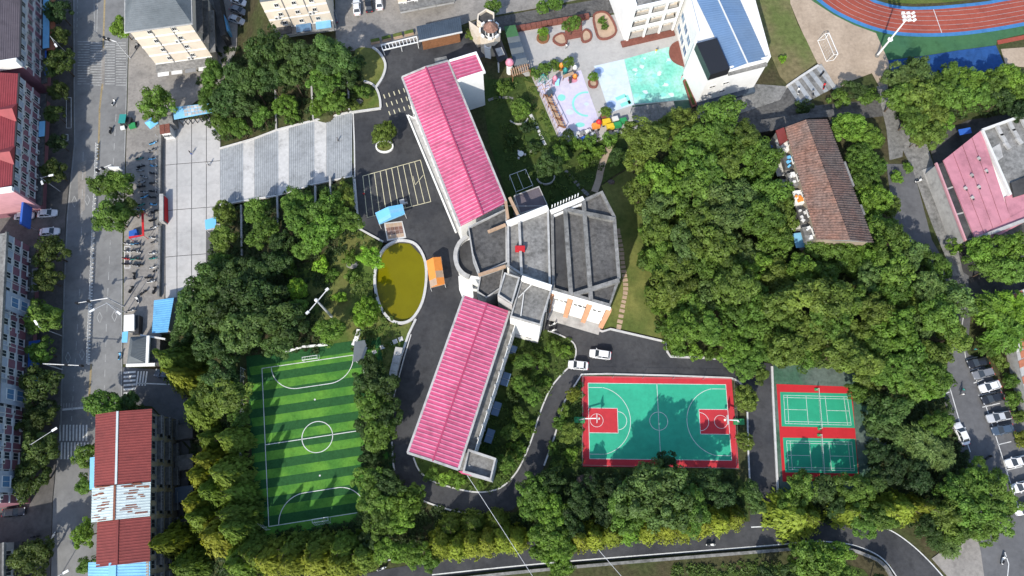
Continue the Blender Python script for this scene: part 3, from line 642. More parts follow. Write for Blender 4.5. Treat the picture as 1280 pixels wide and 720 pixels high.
# ================================================================ buildings
_wm = {}
def win_mesh(w, h, fm, gm, sill=True):
    k = (round(w, 2), round(h, 2), fm, gm, sill)
    if k not in _wm:
        a = MB(); t = .09
        a.box((0, .05, h / 2 - t / 2), (w, .14, t)); a.box((0, .05, -h / 2 + t / 2), (w, .14, t))
        a.box((-w / 2 + t / 2, .05, 0), (t, .14, h - 2 * t)); a.box((w / 2 - t / 2, .05, 0), (t, .14, h - 2 * t)); a.box((0, .04, 0), (.06, .10, h - 2 * t))
        if sill: a.box((0, .10, -h / 2 - .06), (w + .24, .30, .1))
        _wm[k] = (a.mesh('window', fm), MB().box((0, .015, 0), (w - .1, .06, h - .1)).mesh('pane', gm))
    return _wm[k]
_ac = None
def window(root, p, rz, w, h, fm='offwhite', gm='glass', sill=True, ac=False):
    global _ac
    f, g = win_mesh(w, h, fm, gm, sill); l = Vector(p) - org(root)
    o = inst('window', f, root, l, rz); inst('pane', g, o)
    if ac:
        if not _ac:
            m = MB().box((0, 0, 0), (.95, .42, .68)); m.tube((0.12, .2, 0), (.12, .23, 0), .26, n=10, mi=1); _ac = m.mesh('air_conditioner', ['offwhite', 'dark'])
        d = Vector((math.cos(rz), math.sin(rz), 0)); nn = Vector((-d.y, d.x, 0))
        inst('air_conditioner', _ac, root, l + d * (w / 2 + .55) + nn * .3 + Vector((0, 0, -h / 2 - .1)), rz)
def along(a, b, inside):              # wall direction with the outside on its left (+y of the window)
    a, b = Vector((a[0], a[1], 0)), Vector((b[0], b[1], 0)); d = (b - a).normalized(); n = Vector((-d.y, d.x, 0))
    if (Vector((inside[0], inside[1], 0)) - a).dot(n) > 0: a, b = b, a; d = -d; n = -n
    return a, b, d, n, math.atan2(d.y, d.x)
def window_row(root, a, b, inside, z, n, w, h, margin=1.0, acp=0, off=.0, **kw):
    a, b, d, nn, rz = along(a, b, inside); L = (b - a).length - 2 * margin
    for i in range(n):
        p = a + d * (margin + L * (i + .5) / n) + nn * off; window(root, (p.x, p.y, z), rz, w, h, ac=R.random() < acp, **kw)
def cen(q): return sum((Vector((p[0], p[1], 0)) for p in q), Vector()) / len(q)
def grow(q, k):                       # move corners outward by k metres (towards/away from the middle)
    c = cen(q); return [Vector((p[0], p[1], 0)) + (Vector((p[0], p[1], 0)) - c).normalized() * k for p in q]
def flat_block(root, q, z0, z1, wm, rm, par=.7, pw=.3, pm=None, roofname='roof'):
    part(MB().prism(q, z0, z1), 'wall', wm, root)
    part(MB().prism(grow(q, -.02), z1 - .1, z1 + .03), roofname, rm, root)
    if par: part(MB().ring(grow(q, -pw / 2 - .05), pw, par, z1 + .02, True), 'parapet', pm or wm, root)
def gable(root, e0, e1, r0, r1, f0, f1, ze, zr, rm, pitch=.76, hg=.08, ridge=None, along_eave=False, names=('roof_slope', 'roof_slope'), rm2=None):
    """e0-e1 left eave, r0-r1 ridge, f0-f1 right eave (pixels); two corrugated slopes"""
    E0, E1, R0, R1, F0, F1 = P(*e0, ze), P(*e1, ze), P(*r0, zr), P(*r1, zr), P(*f0, ze), P(*f1, ze)
    for (a, b, nm, mm) in ((E0, E1, names[0], rm), (F0, F1, names[1], rm2 or rm)):
        m = MB(); rb_ = 1 if rm == 'pink_roof' else None; m.ribs(a, b, R0, R1, pitch, hg, 0, rb_)
        t = Vector((0, 0, -.14)); m.add([a + t, b + t, R1 + t, R0 + t], [(0, 1, 2, 3)]); part(m, nm, [mm, 'pink_roof_rib'] if rb_ else mm, root)
    if ridge: part(MB().beam(R0 + Vector((0, 0, .10)), R1 + Vector((0, 0, .10)), .3, .12), 'ridge_cap', ridge, root)
    for a, b, c in ((E0, R0, F0), (E1, R1, F1)): part(MB().add([a + Vector((0, 0, -.12)), b + Vector((0, 0, -.12)), c + Vector((0, 0, -.12))], [(0, 1, 2)]), 'gable_wall', 'white_wall' if rm == 'pink_roof' else 'grey_wall', root)
    return E0, E1, R0, R1, F0, F1
# --- school: upper pink wing
ZE, ZR = 13.0, 14.5
up = thing('school_wing', 'upper pink corrugated-roof school wing with short side wing, above the pond road', 'building', P(575, 190))
E0, E1, R0, R1, F0, F1 = gable(up, (502.5, 96.5), (575, 283), (532, 84), (604, 268), (560, 76), (633, 253), ZE, ZR, 'pink_roof', ridge='pink_sheet_ridge')
wq = grow([E0, E1, F1, F0], -.9); part(MB().prism(wq, 0, ZE - .15), 'wall', 'white_wall', up)
for a, b, n_ in ((E0, E1, 'gutter'), (F0, F1, 'gutter'), (E0, R0, 'verge'), (R0, F0, 'verge')):
    part(MB().beam(a + Vector((0, 0, -.02)), b + Vector((0, 0, -.02)), .42, .26), n_, 'concrete_pale', up)
for z in (2.2, 5.8, 9.4):
    window_row(up, wq[2], wq[3], cen(wq), z, 12, 1.9, 1.7); window_row(up, wq[0], wq[1], cen(wq), z, 12, 1.9, 1.7)
mb = MB().prism(W([(509, 144), (523, 150), (581, 281), (570, 291)], 4.0), 3.6, 4.0)
part(mb, 'walkway_roof', 'concrete_pale', up)
part(MB().ring(W([(523, 150), (509, 144), (570, 291)], 4.0), .35, .4, 3.95), 'walkway_edge', 'white_wall', up)
sw = W([(562, 77.5), (595, 66.5), (605.5, 90), (572, 101)], ZE)
part(MB().prism(grow(sw, -.3), 0, ZE - .3), 'wall', 'white_wall', up)
a_, b_, c_, d_ = [p.copy() for p in sw]
b_.z = c_.z = ZE - .15; a_.z = d_.z = ZE + .25
m = MB(); m.ribs(a_, d_, b_, c_, .76, .08, 0, 1); part(m, 'side_roof_slope', ['pink_roof', 'pink_roof_rib'], up)
part(MB().ring([a_ + Vector((0, .1, 0)), b_, c_, d_], .55, .6, ZE - .3), 'parapet', 'white_wall', up)
part(MB().prism(W([(543, 73), (558, 70), (560, 77), (544, 82)], ZE - 1.5), ZE - 4, ZE - 1.5), 'vent_box', 'concrete', up)
# --- school: lower pink wing with open corridors
lo = thing('school_wing', 'lower pink corrugated-roof school wing with open corridors facing the garden', 'building', P(570, 490))
E0, E1, R0, R1, F0, F1 = gable(lo, (580, 369), (509.5, 566), (609, 379), (541, 576), (637, 389), (573, 587), ZE, ZR, 'pink_roof', ridge='pink_sheet_ridge')
wq = grow([E0, E1, F1, F0], -.9); part(MB().prism(wq, 0, ZE - .15), 'wall', 'white_wall', lo)
for a, b, n_ in ((E0, E1, 'gutter'), (F0, F1, 'gutter'), (E1, R1, 'verge'), (R1, F1, 'verge')):
    part(MB().beam(a + Vector((0, 0, -.02)), b + Vector((0, 0, -.02)), .42, .26), n_, 'concrete_pale', lo)
a, b, d, nn, rz = along(F0, F1, cen(wq))
for z in (0, 3.3, 6.6, 9.9):
    if z: part(MB().prism([a, b, b + nn * 1.7, a + nn * 1.7], z - .2, z), 'corridor_floor', 'concrete', lo)
    if z: part(MB().beam(a + nn * 1.62 + Vector((0, 0, z + .5)), b + nn * 1.62 + Vector((0, 0, z + .5)), .12, 1.0), 'corridor_rail', 'white_wall', lo)
    window_row(lo, F0, F1, cen(wq), z + 1.7, 11, 1.8, 1.6, off=-.55, sill=False)
for i in range(12): part(MB().box(tuple((a + d * ((b - a).length * (i + .5) / 12) + nn * 1.5).xy) + (5.6,), (.32, .32, 11.2), rz), 'column', 'concrete_pale', lo)
q = W([(585, 561.5), (621, 573.5), (614.5, 601), (578, 590.5)], 11.0)
flat_block(lo, q, 0, 11.0, 'grey_wall', 'concrete', 1.1, .5, 'concrete_pale', 'stair_roof')
part(MB().prism(W([(573, 589), (581, 588.5), (590, 595), (577, 592)], 10), 9.6, 10), 'pink_eave', 'pink_roof', lo)
# --- school: central block
ce = thing('central_block', 'grey flat-roofed entrance block with rounded white front between the pink wings', 'building', P(640, 340))
Z7 = lambda pts: [(560 + x / 3.43, 225 + y / 3.43) for x, y in pts]
arc = [(592 - 22.5 * math.cos(t), 322 - 26 * math.sin(t)) for t in np.linspace(-1.35, 1.2, 16)]
q = W(arc + [(612, 290), (612, 350)], 9.0)
part(MB().prism(q, 0, 9.0), 'rounded_front', 'white_wall', ce); part(MB().prism(grow(q, -.6), 8.9, 9.05), 'front_roof', 'concrete_black', ce)
part(MB().ring(W(arc, 9.0), .8, 1.0, 8.95), 'front_parapet', 'concrete_pale', ce)
m = MB().prism(W([(573, 345), (590, 352), (592, 372), (578, 372), (574, 362)], 5), 4.6, 5.0); part(m, 'curved_canopy', 'white_wall', ce)
def roofslab(nm, pxs, z0, z1, wm, rm, par=.8, pw=.3, pm='concrete_pale'):
    q = W(pxs, z1); part(MB().prism(q, z0, z1), nm + '_wall', wm, ce); part(MB().prism(grow(q, -.02), z1 - .1, z1 + .03), nm + '_roof', rm, ce)
    if par: part(MB().ring(grow(q, -pw / 2 - .06), pw, par, z1 + .02, True), nm + '_parapet', pm, ce)
roofslab('back', [(585, 285), (633, 262), (634, 330), (600, 345), (590, 320)], 0, 13.2, 'grey_wall', 'concrete_dark')
roofslab('main', [(634, 280), (685.5, 262), (688, 358), (652, 346), (634, 334)], 0, 13.8, 'white_wall', 'concrete', .75, .45)
part(MB().beam(P(648.5, 269, 14.3), P(652, 345, 14.3), .5, .9), 'roof_beam', 'concrete_pale', ce)
part(MB().beam(P(634, 280.5, 14.5), P(684.5, 260.5, 14.5), .9, 1.6), 'roof_fascia', 'white_wall', ce)
roofslab('upper_annex', [(642, 245), (674, 233), (685, 257), (650, 268)], 0, 9.5, 'grey_wall', 'grey_purple_tile', .25, .2)
roofslab('garden_annex', [(652, 348.5), (690, 361), (675.5, 408), (637.5, 397)], 0, 14.6, 'white_wall', 'concrete', .7, .35)
part(MB().beam(P(652, 348, 15.6), P(689, 360, 15.6), .8, 1.4), 'roof_fascia', 'white_wall', ce)
m = MB()
for a, b in (((648, 372), (668, 352)), ((655, 365), (651, 395))): m.beam(P(*a, 15), P(*b, 15), .18, .18)
part(m, 'roof_pipe', 'offwhite', ce)
roofslab('stair_house', [(631, 341), (650, 347), (640, 381), (622, 370)], 0, 16.5, 'concrete_pale', 'concrete', .6, .35)
roofslab('stair_side', [(600, 345), (630, 335), (626, 362), (608, 374), (596, 366)], 0, 12.2, 'grey_wall', 'concrete_dark', .6, .3)
for a, b in (((632, 252), (636, 281)), ((637, 247), (648, 270)), ((598, 344), (632, 333)), ((610, 290), (632, 281))): part(MB().beam(P(*a, 14.4), P(*b, 14.4), .55, .5), 'roof_frame', 'wood_pale', ce)
m = MB(); p = P(650, 311, 14.6)
part(m.box((p.x, p.y, 14.5), (1.9, 1.0, 1.0)), 'roof_tank', 'court_red_b', ce)
a_, b_ = W([(652, 348.5), (675.5, 408), (637.5, 397)], 14.6)[1:]
window_row(ce, a_, b_, W([(652, 348)], 14.6)[0], 3, 2, 1.2, 1.2)
for i, k in enumerate((.25, .6)):
    q0, q1 = P(690, 361, 14.6), P(675.5, 408, 14.6); p = q0.lerp(q1, k); part(MB().box((p.x + .25, p.y - .1, 7), (.3, .5, 13), .3), 'drain_pipe', 'concrete_dark', ce)
# --- auditorium
au = thing('auditorium', 'six-sided hall with dark roof crossed by raised concrete beams and white panelled front', 'building', P(735, 330))
HX = [(688, 268), (729, 250.5), (752, 240), (768.5, 271.5), (774.5, 349.5), (762, 385), (690, 364)]
ZH = 13.2; q = W(HX, ZH)
part(MB().prism(q, 0, ZH), 'wall', 'grey_wall', au); part(MB().prism(grow(q, -.02), ZH - .1, ZH + .03), 'roof', 'concrete_dark', au)
part(MB().ring(grow(q, -.35), .65, .8, ZH + .02, True), 'parapet', 'concrete', au)
part(MB().prism(W([(689, 268), (706, 260), (713.5, 368), (691, 362)], ZH), ZH - .05, ZH + .06), 'low_roof', 'concrete_black', au)
for a, b, w in (((706, 259.5), (713.5, 369), .8), ((729, 250), (738.5, 376), .8), ((709, 263), (768, 275), .8), ((717, 369), (773.5, 351), .8)):
    part(MB().beam(P(*a, ZH + .55), P(*b, ZH + .55), w, 1.05 + R.uniform(-.03, .03)), 'roof_beam', 'concrete', au)
part(MB().beam(P(688, 267, ZH + .3), P(729, 249.5, ZH + .3), .9, 1.6), 'roof_fascia', 'white_wall', au)
part(MB().beam(P(688.5, 272, ZH + .3), P(727, 256, ZH + .3), .3, .9), 'roof_fascia', 'white_wall', au)
for k in range(10):                   # short posts along the upper parapet
    p = P(690 + k * 3.6, 263 - k * 1.6, ZH + .6); part(MB().box((p.x, p.y + .7, ZH + .8), (.18, .18, 1.6)), 'post', 'white', au)
a, b, d, nn, rz = along(P(690, 364, ZH), P(762, 385, ZH), cen(q)); LW = (b - a).length
for i in range(3):
    c0, c1 = LW * (i / 3) + .55, LW * ((i + 1) / 3) - .55
    for z0, z1, m_ in ((1.2, 6.2, 'white_wall'), (7.2, 12.2, 'white_wall')):
        part(MB().prism([a + d * c0, a + d * c1, a + d * c1 + nn * .25, a + d * c0 + nn * .25], z0, z1), 'panel', m_, au)
    part(MB().prism([a + d * c0, a + d * c1, a + d * c1 + nn * .9, a + d * c0 + nn * .9], 6.3, 6.8), 'ledge', 'white_wall', au)
    # a line of lettering on each panel, too small to read in the photograph
    for k in range(5 - (i == 1)):
        x = c0 + 1.0 + k * 1.0
        m = MB(); pz = 9.9 - i * .15; pp = a + d * x + nn * .27
        for (du, dz, lu, lz) in ((0, .32, .6, .1), (0, 0, .66, .1), (0, -.3, .5, .1), (-.2, 0, .1, .74), (.2, .05, .1, .6)):
            m.box((pp.x + d.x * du, pp.y + d.y * du, pz + dz), (lu, .06, lz), rz)
        part(m, 'lettering', 'dark' if i < 2 else 'grey', au)
for i in range(4):
    p = a + d * (LW * i / 3) + nn * .35; part(MB().box((p.x, p.y, 6.6), (.95, .7, 13.2), rz), 'pillar', 'orange_pillar', au)
part(MB().prism([a, b, b + nn * 2.2, a + nn * 2.2], -.1, .35), 'plinth', 'concrete_pale', au)
part(MB().prism([a - d * .2, b + d * .2, b + d * .2 + nn * .5, a - d * .2 + nn * .5], ZH + .1, ZH + .75), 'cornice', 'white_wall', au)
# --- west side of the street
def street_block(label, eave, zt, depth, roofm, floors, spacing, name='street_block', pitched=True, mw='mauve_wall', topw='bluegrey_wall', acp=.35, grid=True, skip=0):
    a, b = P(*eave[0], zt), P(*eave[1], zt)
    d = (b - a).normalized(); nn = Vector((-d.y, d.x, 0))
    if nn.x < 0: nn = -nn
    r = thing(name, label, 'building', ((a + b) / 2).xy.to_3d() + Vector((0, 0, ST)))
    q = [a - nn * .5, b - nn * .5, b - nn * depth, a - nn * depth]
    part(MB().prism(q, ST, zt - .1), 'wall', mw, r)
    L = (b - a).length; n = max(2, int(L / spacing)); fh = (zt - ST - 4.0) / floors
    w0, w1 = a - nn * .5, b - nn * .5
    part(MB().prism([w0, w1, w1 + nn * .1, w0 + nn * .1], zt - fh - .2, zt - .12), 'top_storey_wall', topw, r)
    part(MB().prism([w0, w1, w1 + nn * 1.3, w0 + nn * 1.3], ST + 3.4, ST + 3.8), 'shop_canopy', 'concrete_dark', r)
    for k in range(floors):
        z = ST + 4.0 + fh * (k + .5)
        window_row(r, w0, w1, (w0 + w1) / 2 - nn * 5, z, n, 1.45, 1.7, .6, acp, off=.1 if k == floors - 1 else 0)
        if k: part(MB().prism([w0, w1, w1 + nn * .22, w0 + nn * .22], z - fh / 2 - .1, z - fh / 2 + .1), 'string_course', 'offwhite', r)
    for i in range(n // 2):
        p = w0 + d * (L * (i * 2 + 1) / (2 * (n // 2))) + nn * .25
        part(MB().tube((p.x, p.y, ST + 4), (p.x, p.y, zt), .07), 'drain_pipe', 'offwhite', r)
    e0, e1 = a + nn * .1, b + nn * .1
    if pitched:
        h = 2.6; r0, r1 = a - nn * depth / 2 + Vector((0, 0, h)), b - nn * depth / 2 + Vector((0, 0, h))
        m = MB(); m.ribs(e0, r0, e1, r1, .42, .05); m.ribs(a - nn * depth, r0, b - nn * depth, r1, .42, .05); part(m, 'roof', roofm, r)
        for a_, r_ in ((a, r0), (b, r1)): part(MB().add([a_ - nn * .3, r_, a_ - nn * depth], [(0, 1, 2)]), 'gable_wall', 'pink_wall', r)
        part(MB().beam(e0, e1, .3, .22), 'gutter', 'dark', r)
    else:
        part(MB().prism([e0, e1, b - nn * depth, a - nn * depth], zt - .1, zt + .05), 'roof', roofm, r)
        part(MB().beam(e0 + Vector((0, 0, .3)), e1 + Vector((0, 0, .3)), .35, .7), 'parapet', 'concrete', r)
    return r, a, b, d, nn
r, a, b, d, nn = street_block('mauve shop house with dark grey roof at the top left corner', ((27.5, -60), (24.5, 77)), 5.2, 15, 'grey_purple_tile', 3, 3.0)
m = MB().prism([b + nn * .2, b + nn * .2 + d * 1.1, b - nn * 9 + d * 1.1, b - nn * 9], 4.5, 6.6); part(m, 'party_wall', 'white_wall', r)
q0 = a + d * 3; part(MB().prism([q0 + nn * .2, q0 + d * 19 + nn * .2, q0 + d * 19 + nn * 1.7, q0 + nn * 1.7], ST + 4.3, ST + 4.5), 'awning', 'sky_blue_sheet', r)
part(MB().prism([q0 + nn * .8, q0 + d * 22 + nn * .8, q0 + d * 22 + nn * 2.8, q0 + nn * 2.8], ST + 3.85, ST + 3.95), 'awning', 'terracotta', r)
q0 = b - d * 9; part(MB().prism([q0 + nn * .4, q0 + d * 7 + nn * .4, q0 + d * 7 + nn * 2.2, q0 + nn * 2.2], ST + 3.85, ST + 3.95), 'awning', 'blue', r)
r, a, b, d, nn = street_block('mauve shop house with bright red tiled roof on the left edge', ((23.5, 92), (15.5, 236)), 5.2, 15, 'red_tile', 3, 3.0, acp=.5)
for k in (.35, .72):                  # two cross gables in the red roof
    c = a.lerp(b, k); m = MB()
    e0, e1, t = c - d * 2.4 + nn * .15 + Vector((0, 0, .03)), c + d * 2.4 + nn * .15 + Vector((0, 0, .03)), c - nn * 5 + Vector((0, 0, 1.85))
    f0 = c + nn * .15 + Vector((0, 0, 1.7)); m.add([e0, e1, f0, t], [(0, 2, 3), (2, 1, 3), (0, 1, 2)]); part(m, 'cross_gable', 'red_tile', r)
q0 = a + d * 8; part(MB().prism([q0 + nn * .1, q0 + d * 4 + nn * .1, q0 + d * 4 + nn * 1.4, q0 + nn * 1.4], ST + 4.6, ST + 4.8), 'awning', 'sky_blue_sheet', r)
part(MB().prism([b + nn * .1, b - nn * 12, b - nn * 12 + d * .5, b + nn * .1 + d * .5], ST + 3, 5.6), 'end_wall', 'pink_wall', r)
part(MB().prism([b + nn * .6, b - nn * 12, b - nn * 12 + d * 1.0, b + nn * .6 + d * 1.0], 5.5, 6.3), 'end_coping', 'white_wall', r)
r, a, b, d, nn = street_block('long mauve and white shop house left of the street, below the parked cars', ((9.5, 291), (-9, 628)), 4.6, 14, 'concrete', 3, 3.3, pitched=False, acp=.4)
for k in (.27, .62, .93):
    c = a.lerp(b, k); part(MB().prism([c + nn * .0 - d * 2, c + d * 2, c + d * 2 + nn * .35 - nn * .0, c - d * 2 + nn * .35], ST + 4, 4.4), 'stair_bay', 'bluegrey_wall', r)
    for z in (-1.0, 1.9): 
        window(r, tuple((c + nn * .36).xy) + (z,), math.atan2(-d.y, -d.x) if False else along(a, b, a - nn * 5)[4], 2.2, 2.2, gm='glass_blue')
for k0, k1, m_ in ((.40, .50, 'blue'), (.53, .60, 'sky_blue_sheet'), (.1, .2, 'grey')):
    p0, p1 = a.lerp(b, k0), a.lerp(b, k1); part(MB().prism([p0 + nn * .3, p1 + nn * .3, p1 + nn * 2.6, p0 + nn * 2.6], ST + 3.85, ST + 3.95), 'awning', m_, r)
p = P(28.5, 266, -.5); sg = thing('shop_sign', 'tall narrow blue sign board over the parked cars on the left', 'sign', (p.x, p.y, ST))
part(MB().box((p.x, p.y, -1.6), (.45, 5.6, 3.0), .12), 'sign_board', 'blue', sg); part(MB().tube((p.x, p.y + 2, ST), (p.x, p.y + 2, -3), .09).tube((p.x, p.y - 2, ST), (p.x, p.y - 2, -3), .09), 'pole', 'steel', sg)
r, a, b, d, nn = street_block('dark low shop house in the bottom left corner', ((6, 678), (5, 800)), 0.0, 12, 'concrete_black', 1, 3.3, pitched=False, mw='dark_wall', topw='grey_wall', acp=.1)
# --- cream apartment blocks along the top
def apartment(label, top, zb, zt, roofm, rows, cols, depth, wm='cream_wall', name='apartment_block', bands=True, side=None):
    a, b = P(*top[0], zt), P(*top[1], zt); d = (b - a).normalized(); nn = Vector((d.y, -d.x, 0))
    if nn.y > 0: nn = -nn
    r = thing(name, label, 'building', ((a + b) / 2).xy.to_3d() + Vector((0, 0, zb)))
    q = [a, b, b - nn * depth, a - nn * depth]; part(MB().prism(q, zb, zt), 'wall', wm, r)
    fh = (zt - zb - 3.5) / rows
    for k in range(rows):
        z = zb + 3.5 + fh * (k + .5)
        window_row(r, a, b, (a + b) / 2 - nn * 5, z, cols, 1.0, 1.1, 1.2, .3, gm='glass_dark', fm='offwhite')
        if bands: part(MB().prism([a, b, b + nn * .14, a + nn * .14], z - fh / 2 - .16, z - fh / 2 + .16), 'floor_band', 'white_wall', r)
    m = MB()
    for k in (.33, .66): c = a.lerp(b, k); m.tube((c.x + nn.x * .12, c.y + nn.y * .12, zb), (c.x + nn.x * .12, c.y + nn.y * .12, zt), .09)
    part(m, 'drain_pipe', 'grey', r)
    part(MB().prism([a + nn * .05, b + nn * .05, b + nn * .1, a + nn * .1], zb, zb + 3.3), 'ground_storey', 'grey_wall', r)
    part(MB().prism([a, b, b + nn * 2.4, a + nn * 2.4], zb + 3.3, zb + 3.5), 'shop_canopy', 'concrete', r)
    return r, a, b, d, nn
r, a, b, d, nn = apartment('cream apartment block with grey hipped roof beside the street at the top', ((160, 37), (236, 27)), ST, 9.3, 'slate', 4, 2, 16)
hc = (a + b) / 2 - nn * 8
m = MB(); o_ = .7; z0 = 9.3
c4 = [a + nn * o_ - d * o_, b + nn * o_ + d * o_, b - nn * 17 + d * o_, a - nn * 17 - d * o_]
t0, t1 = hc - d * 3 + Vector((0, 0, 4.2)), hc + d * 3 + Vector((0, 0, 4.2)); t0.z = t1.z = 13.2
for p in c4: p.z = z0
m.ribs(c4[0], t0, c4[1], t1, .5, .04); m.ribs(c4[3], t0, c4[2], t1, .5, .04); m.add([c4[0], t0, c4[3]], [(0, 1, 2)]); m.add([c4[1], t1, c4[2]], [(0, 1, 2)])
part(m, 'hipped_roof', 'slate', r); part(MB().ring(c4, .3, .25, 9.1, True), 'gutter', 'concrete_pale', r)
part(MB().prism([b, b - nn * 12, b - nn * 12 + d * 1.5, b + d * 1.5], ST + 5, ST + 5.3), 'side_balcony', 'concrete', r)
for z in (ST + 8.6, ST + 12): part(MB().prism([b, b - nn * 12, b - nn * 12 + d * 1.5, b + d * 1.5], z, z + .3), 'side_balcony', 'concrete_dark', r)
for k in range(4):
    p = a.lerp(b, .12 + k * .24) + nn * 2.6; part(MB().box((p.x, p.y, ST + 3.2), (2.6, 1.6, .12), math.atan2(d.y, d.x)), 'awning', ['white', 'offwhite', 'grey', 'offwhite'][k], r)
r, a, b, d, nn = apartment('cream apartment block cut by the top edge, above the dark wood', ((325, 3), (404, -8)), 0, 12.5, 'slate', 3, 3, 14)
part(MB().prism([a, b, b - nn * 14, a - nn * 14], 12.5, 12.7), 'roof', 'slate', r)
for k in range(3):
    p0, p1 = a.lerp(b, .05 + k * .33), a.lerp(b, .3 + k * .33); part(MB().prism([p0, p1, p1 + nn * 2, p0 + nn * 2], 3.6, 3.8), 'awning', ['concrete_dark', 'glass_blue', 'sky_blue_sheet'][k], r)
r, a, b, d, nn = apartment('low cream building cut by the top edge beside the car park', ((497, 0), (566, -13)), 0, 4.6, 'slate', 1, 4, 12)
part(MB().prism([a, b, b - nn * 12, a - nn * 12], 4.6, 4.8), 'roof', 'concrete', r)
dk = thing('low_shed_row', 'row of dark low sheds in the alley between the cream apartment blocks', 'shed', P(280, 60, ST))
for (x0, y0, x1, y1, m_, z) in [(237, 2, 262, 58, 'slate_blue', 3.2), (262, -20, 276, 45, 'concrete_black', 4.2), (272, 20, 280, 40, 'blue_sheet', 2.6), (240, -30, 247, 20, 'white_wall', 4.6)]:
    part(MB().prism(W([(x0, y0), (x0 + 8, y0 - 2), (x1 + 6, y1 - 2), (x1, y1)], ST + z), ST, ST + z), 'shed', m_, dk)
# --- white kindergarten
kg = thing('kindergarten', 'white kindergarten with blue roof and balconied wing at the top', 'building', P(880, 70))
ZK = 11.4
q = W([(845, -60), (871, 44), (868, 55), (887, 94.5), (962, 74), (925, -60)], ZK)
part(MB().prism(q, 0, ZK), 'wall', 'white_wall', kg); part(MB().ring(grow(q, -.3), .6, .7, ZK, True), 'parapet', 'white_wall', kg)
a4 = [P(861, -20, ZK + .5), P(894, 47, ZK + .5), P(913, 87, ZK + .5), P(958, 73.5, ZK + .5), P(916, -20, ZK + .5)]; t0, t1 = P(888, -22, ZK + 1.3), P(934.5, 79, ZK + 1.3)
m = MB(); m.ribs(a4[0], a4[2], t0, t1, .6, .03); m.ribs(a4[4], a4[3], t0, t1, .6, .03); part(m, 'roof', 'blue_roof', kg)
part(MB().beam(t0, t1, .3, .2), 'ridge_cap', 'offwhite', kg)
part(MB().prism(W([(870.5, 54), (896, 47.5), (912.5, 86), (888, 93.5)], ZK + 1.6), ZK - .5, ZK + 1.6), 'stair_roof', 'tarp_black', kg)
part(MB().beam(P(910, 92, ZK - 1.0), P(958, 80, ZK - 1.0), .9, .5), 'end_ledge', 'concrete', kg)
w0, w1 = P(887, 94.5, ZK), P(962, 74, ZK)
for z, n_ in ((3.2, 2), (6.4, 2)):
    a, b, d, nn, rz = along(w0, w1, cen(q))
    for k in (.62, .85): p = a.lerp(b, k) + nn * .02; window(kg, (p.x, p.y, z), rz, 1.5, .8, gm='glass_dark')
part(MB().prism([w0 + Vector((.3, -1.2, 0)), w1 + Vector((.3, -1.2, 0)), w1, w0], -.1, .9), 'plinth', 'slate_blue', kg)
l0, l1 = P(871, 44, ZK), P(868, 55, ZK)
window_row(kg, P(848, -50, ZK), P(871, 44, ZK), cen(q), 2.4, 6, 2.4, 2.2, gm='glass_blue'); window_row(kg, P(848, -50, ZK), P(871, 44, ZK), cen(q), 6.2, 6, 2.4, 2.2, gm='glass_blue')
g0, g1 = P(781.5, 51.5), P(841, 38); d = (g1 - g0).normalized(); bk = Vector((-d.y, d.x, 0)); LW = (g1 - g0).length
qq = [g0 + bk * 1.8, g1 + bk * 1.8, g1 + bk * 15, g0 + bk * 15]
part(MB().prism(qq, 0, 11.0), 'wing_wall', 'cream_wall', kg)
part(MB().prism([g0 - d * .2, g0 + d * .5, g0 + d * .5 + bk * 15, g0 - d * .2 + bk * 15], 0, 11.6), 'side_wall', 'white_wall', kg)
for z in (3.5, 7.1, 10.8):
    part(MB().prism([g0 + d * .5, g1, g1 + bk * 1.8, g0 + d * .5 + bk * 1.8], z - .2, z), 'balcony_floor', 'concrete_pale', kg)
    part(MB().prism([g0 + d * .5, g1, g1 + bk * .25, g0 + d * .5 + bk * .25], z - .35, z + .95), 'balcony_parapet', 'white_wall', kg)
for z in (1.7, 5.2, 8.8): window_row(kg, g0 + bk * 1.8, g1 + bk * 1.8, g0 + bk * 9, z, 5, 2.0, 1.9, gm='glass')
for k in (.02, .36, .68, .97): p = g0 + d * (LW * k + .1) - bk * .08; part(MB().box((p.x, p.y, 5.7), (.5, .45, 11.4), math.atan2(d.y, d.x)), 'column', 'white_wall', kg)
part(MB().prism([g0 + d * .5 + bk * .3, g1 + bk * .3, g1 + bk * 15, g0 + d * .5 + bk * 15], 11.0, 11.3), 'wing_roof', 'concrete', kg)
part(MB().prism([g0 + d * 3 + bk * 3.5, g1 - d * 2 + bk * 3.5, g1 - d * 2 + bk * 13, g0 + d * 3 + bk * 13], 11.2, 12.0), 'roof_light', 'glass_blue', kg)
part(MB().ring([g0 + d * .7 + bk * .4, g0 + d * .7 + bk * 14], .5, .9, 11.2), 'parapet', 'white_wall', kg)
part(MB().prism([g0 - d * 1.2 - bk * 1.6, g1 - bk * 1.6, g1, g0 - d * 1.2], .0, .4), 'plinth', 'brown_brick', kg)
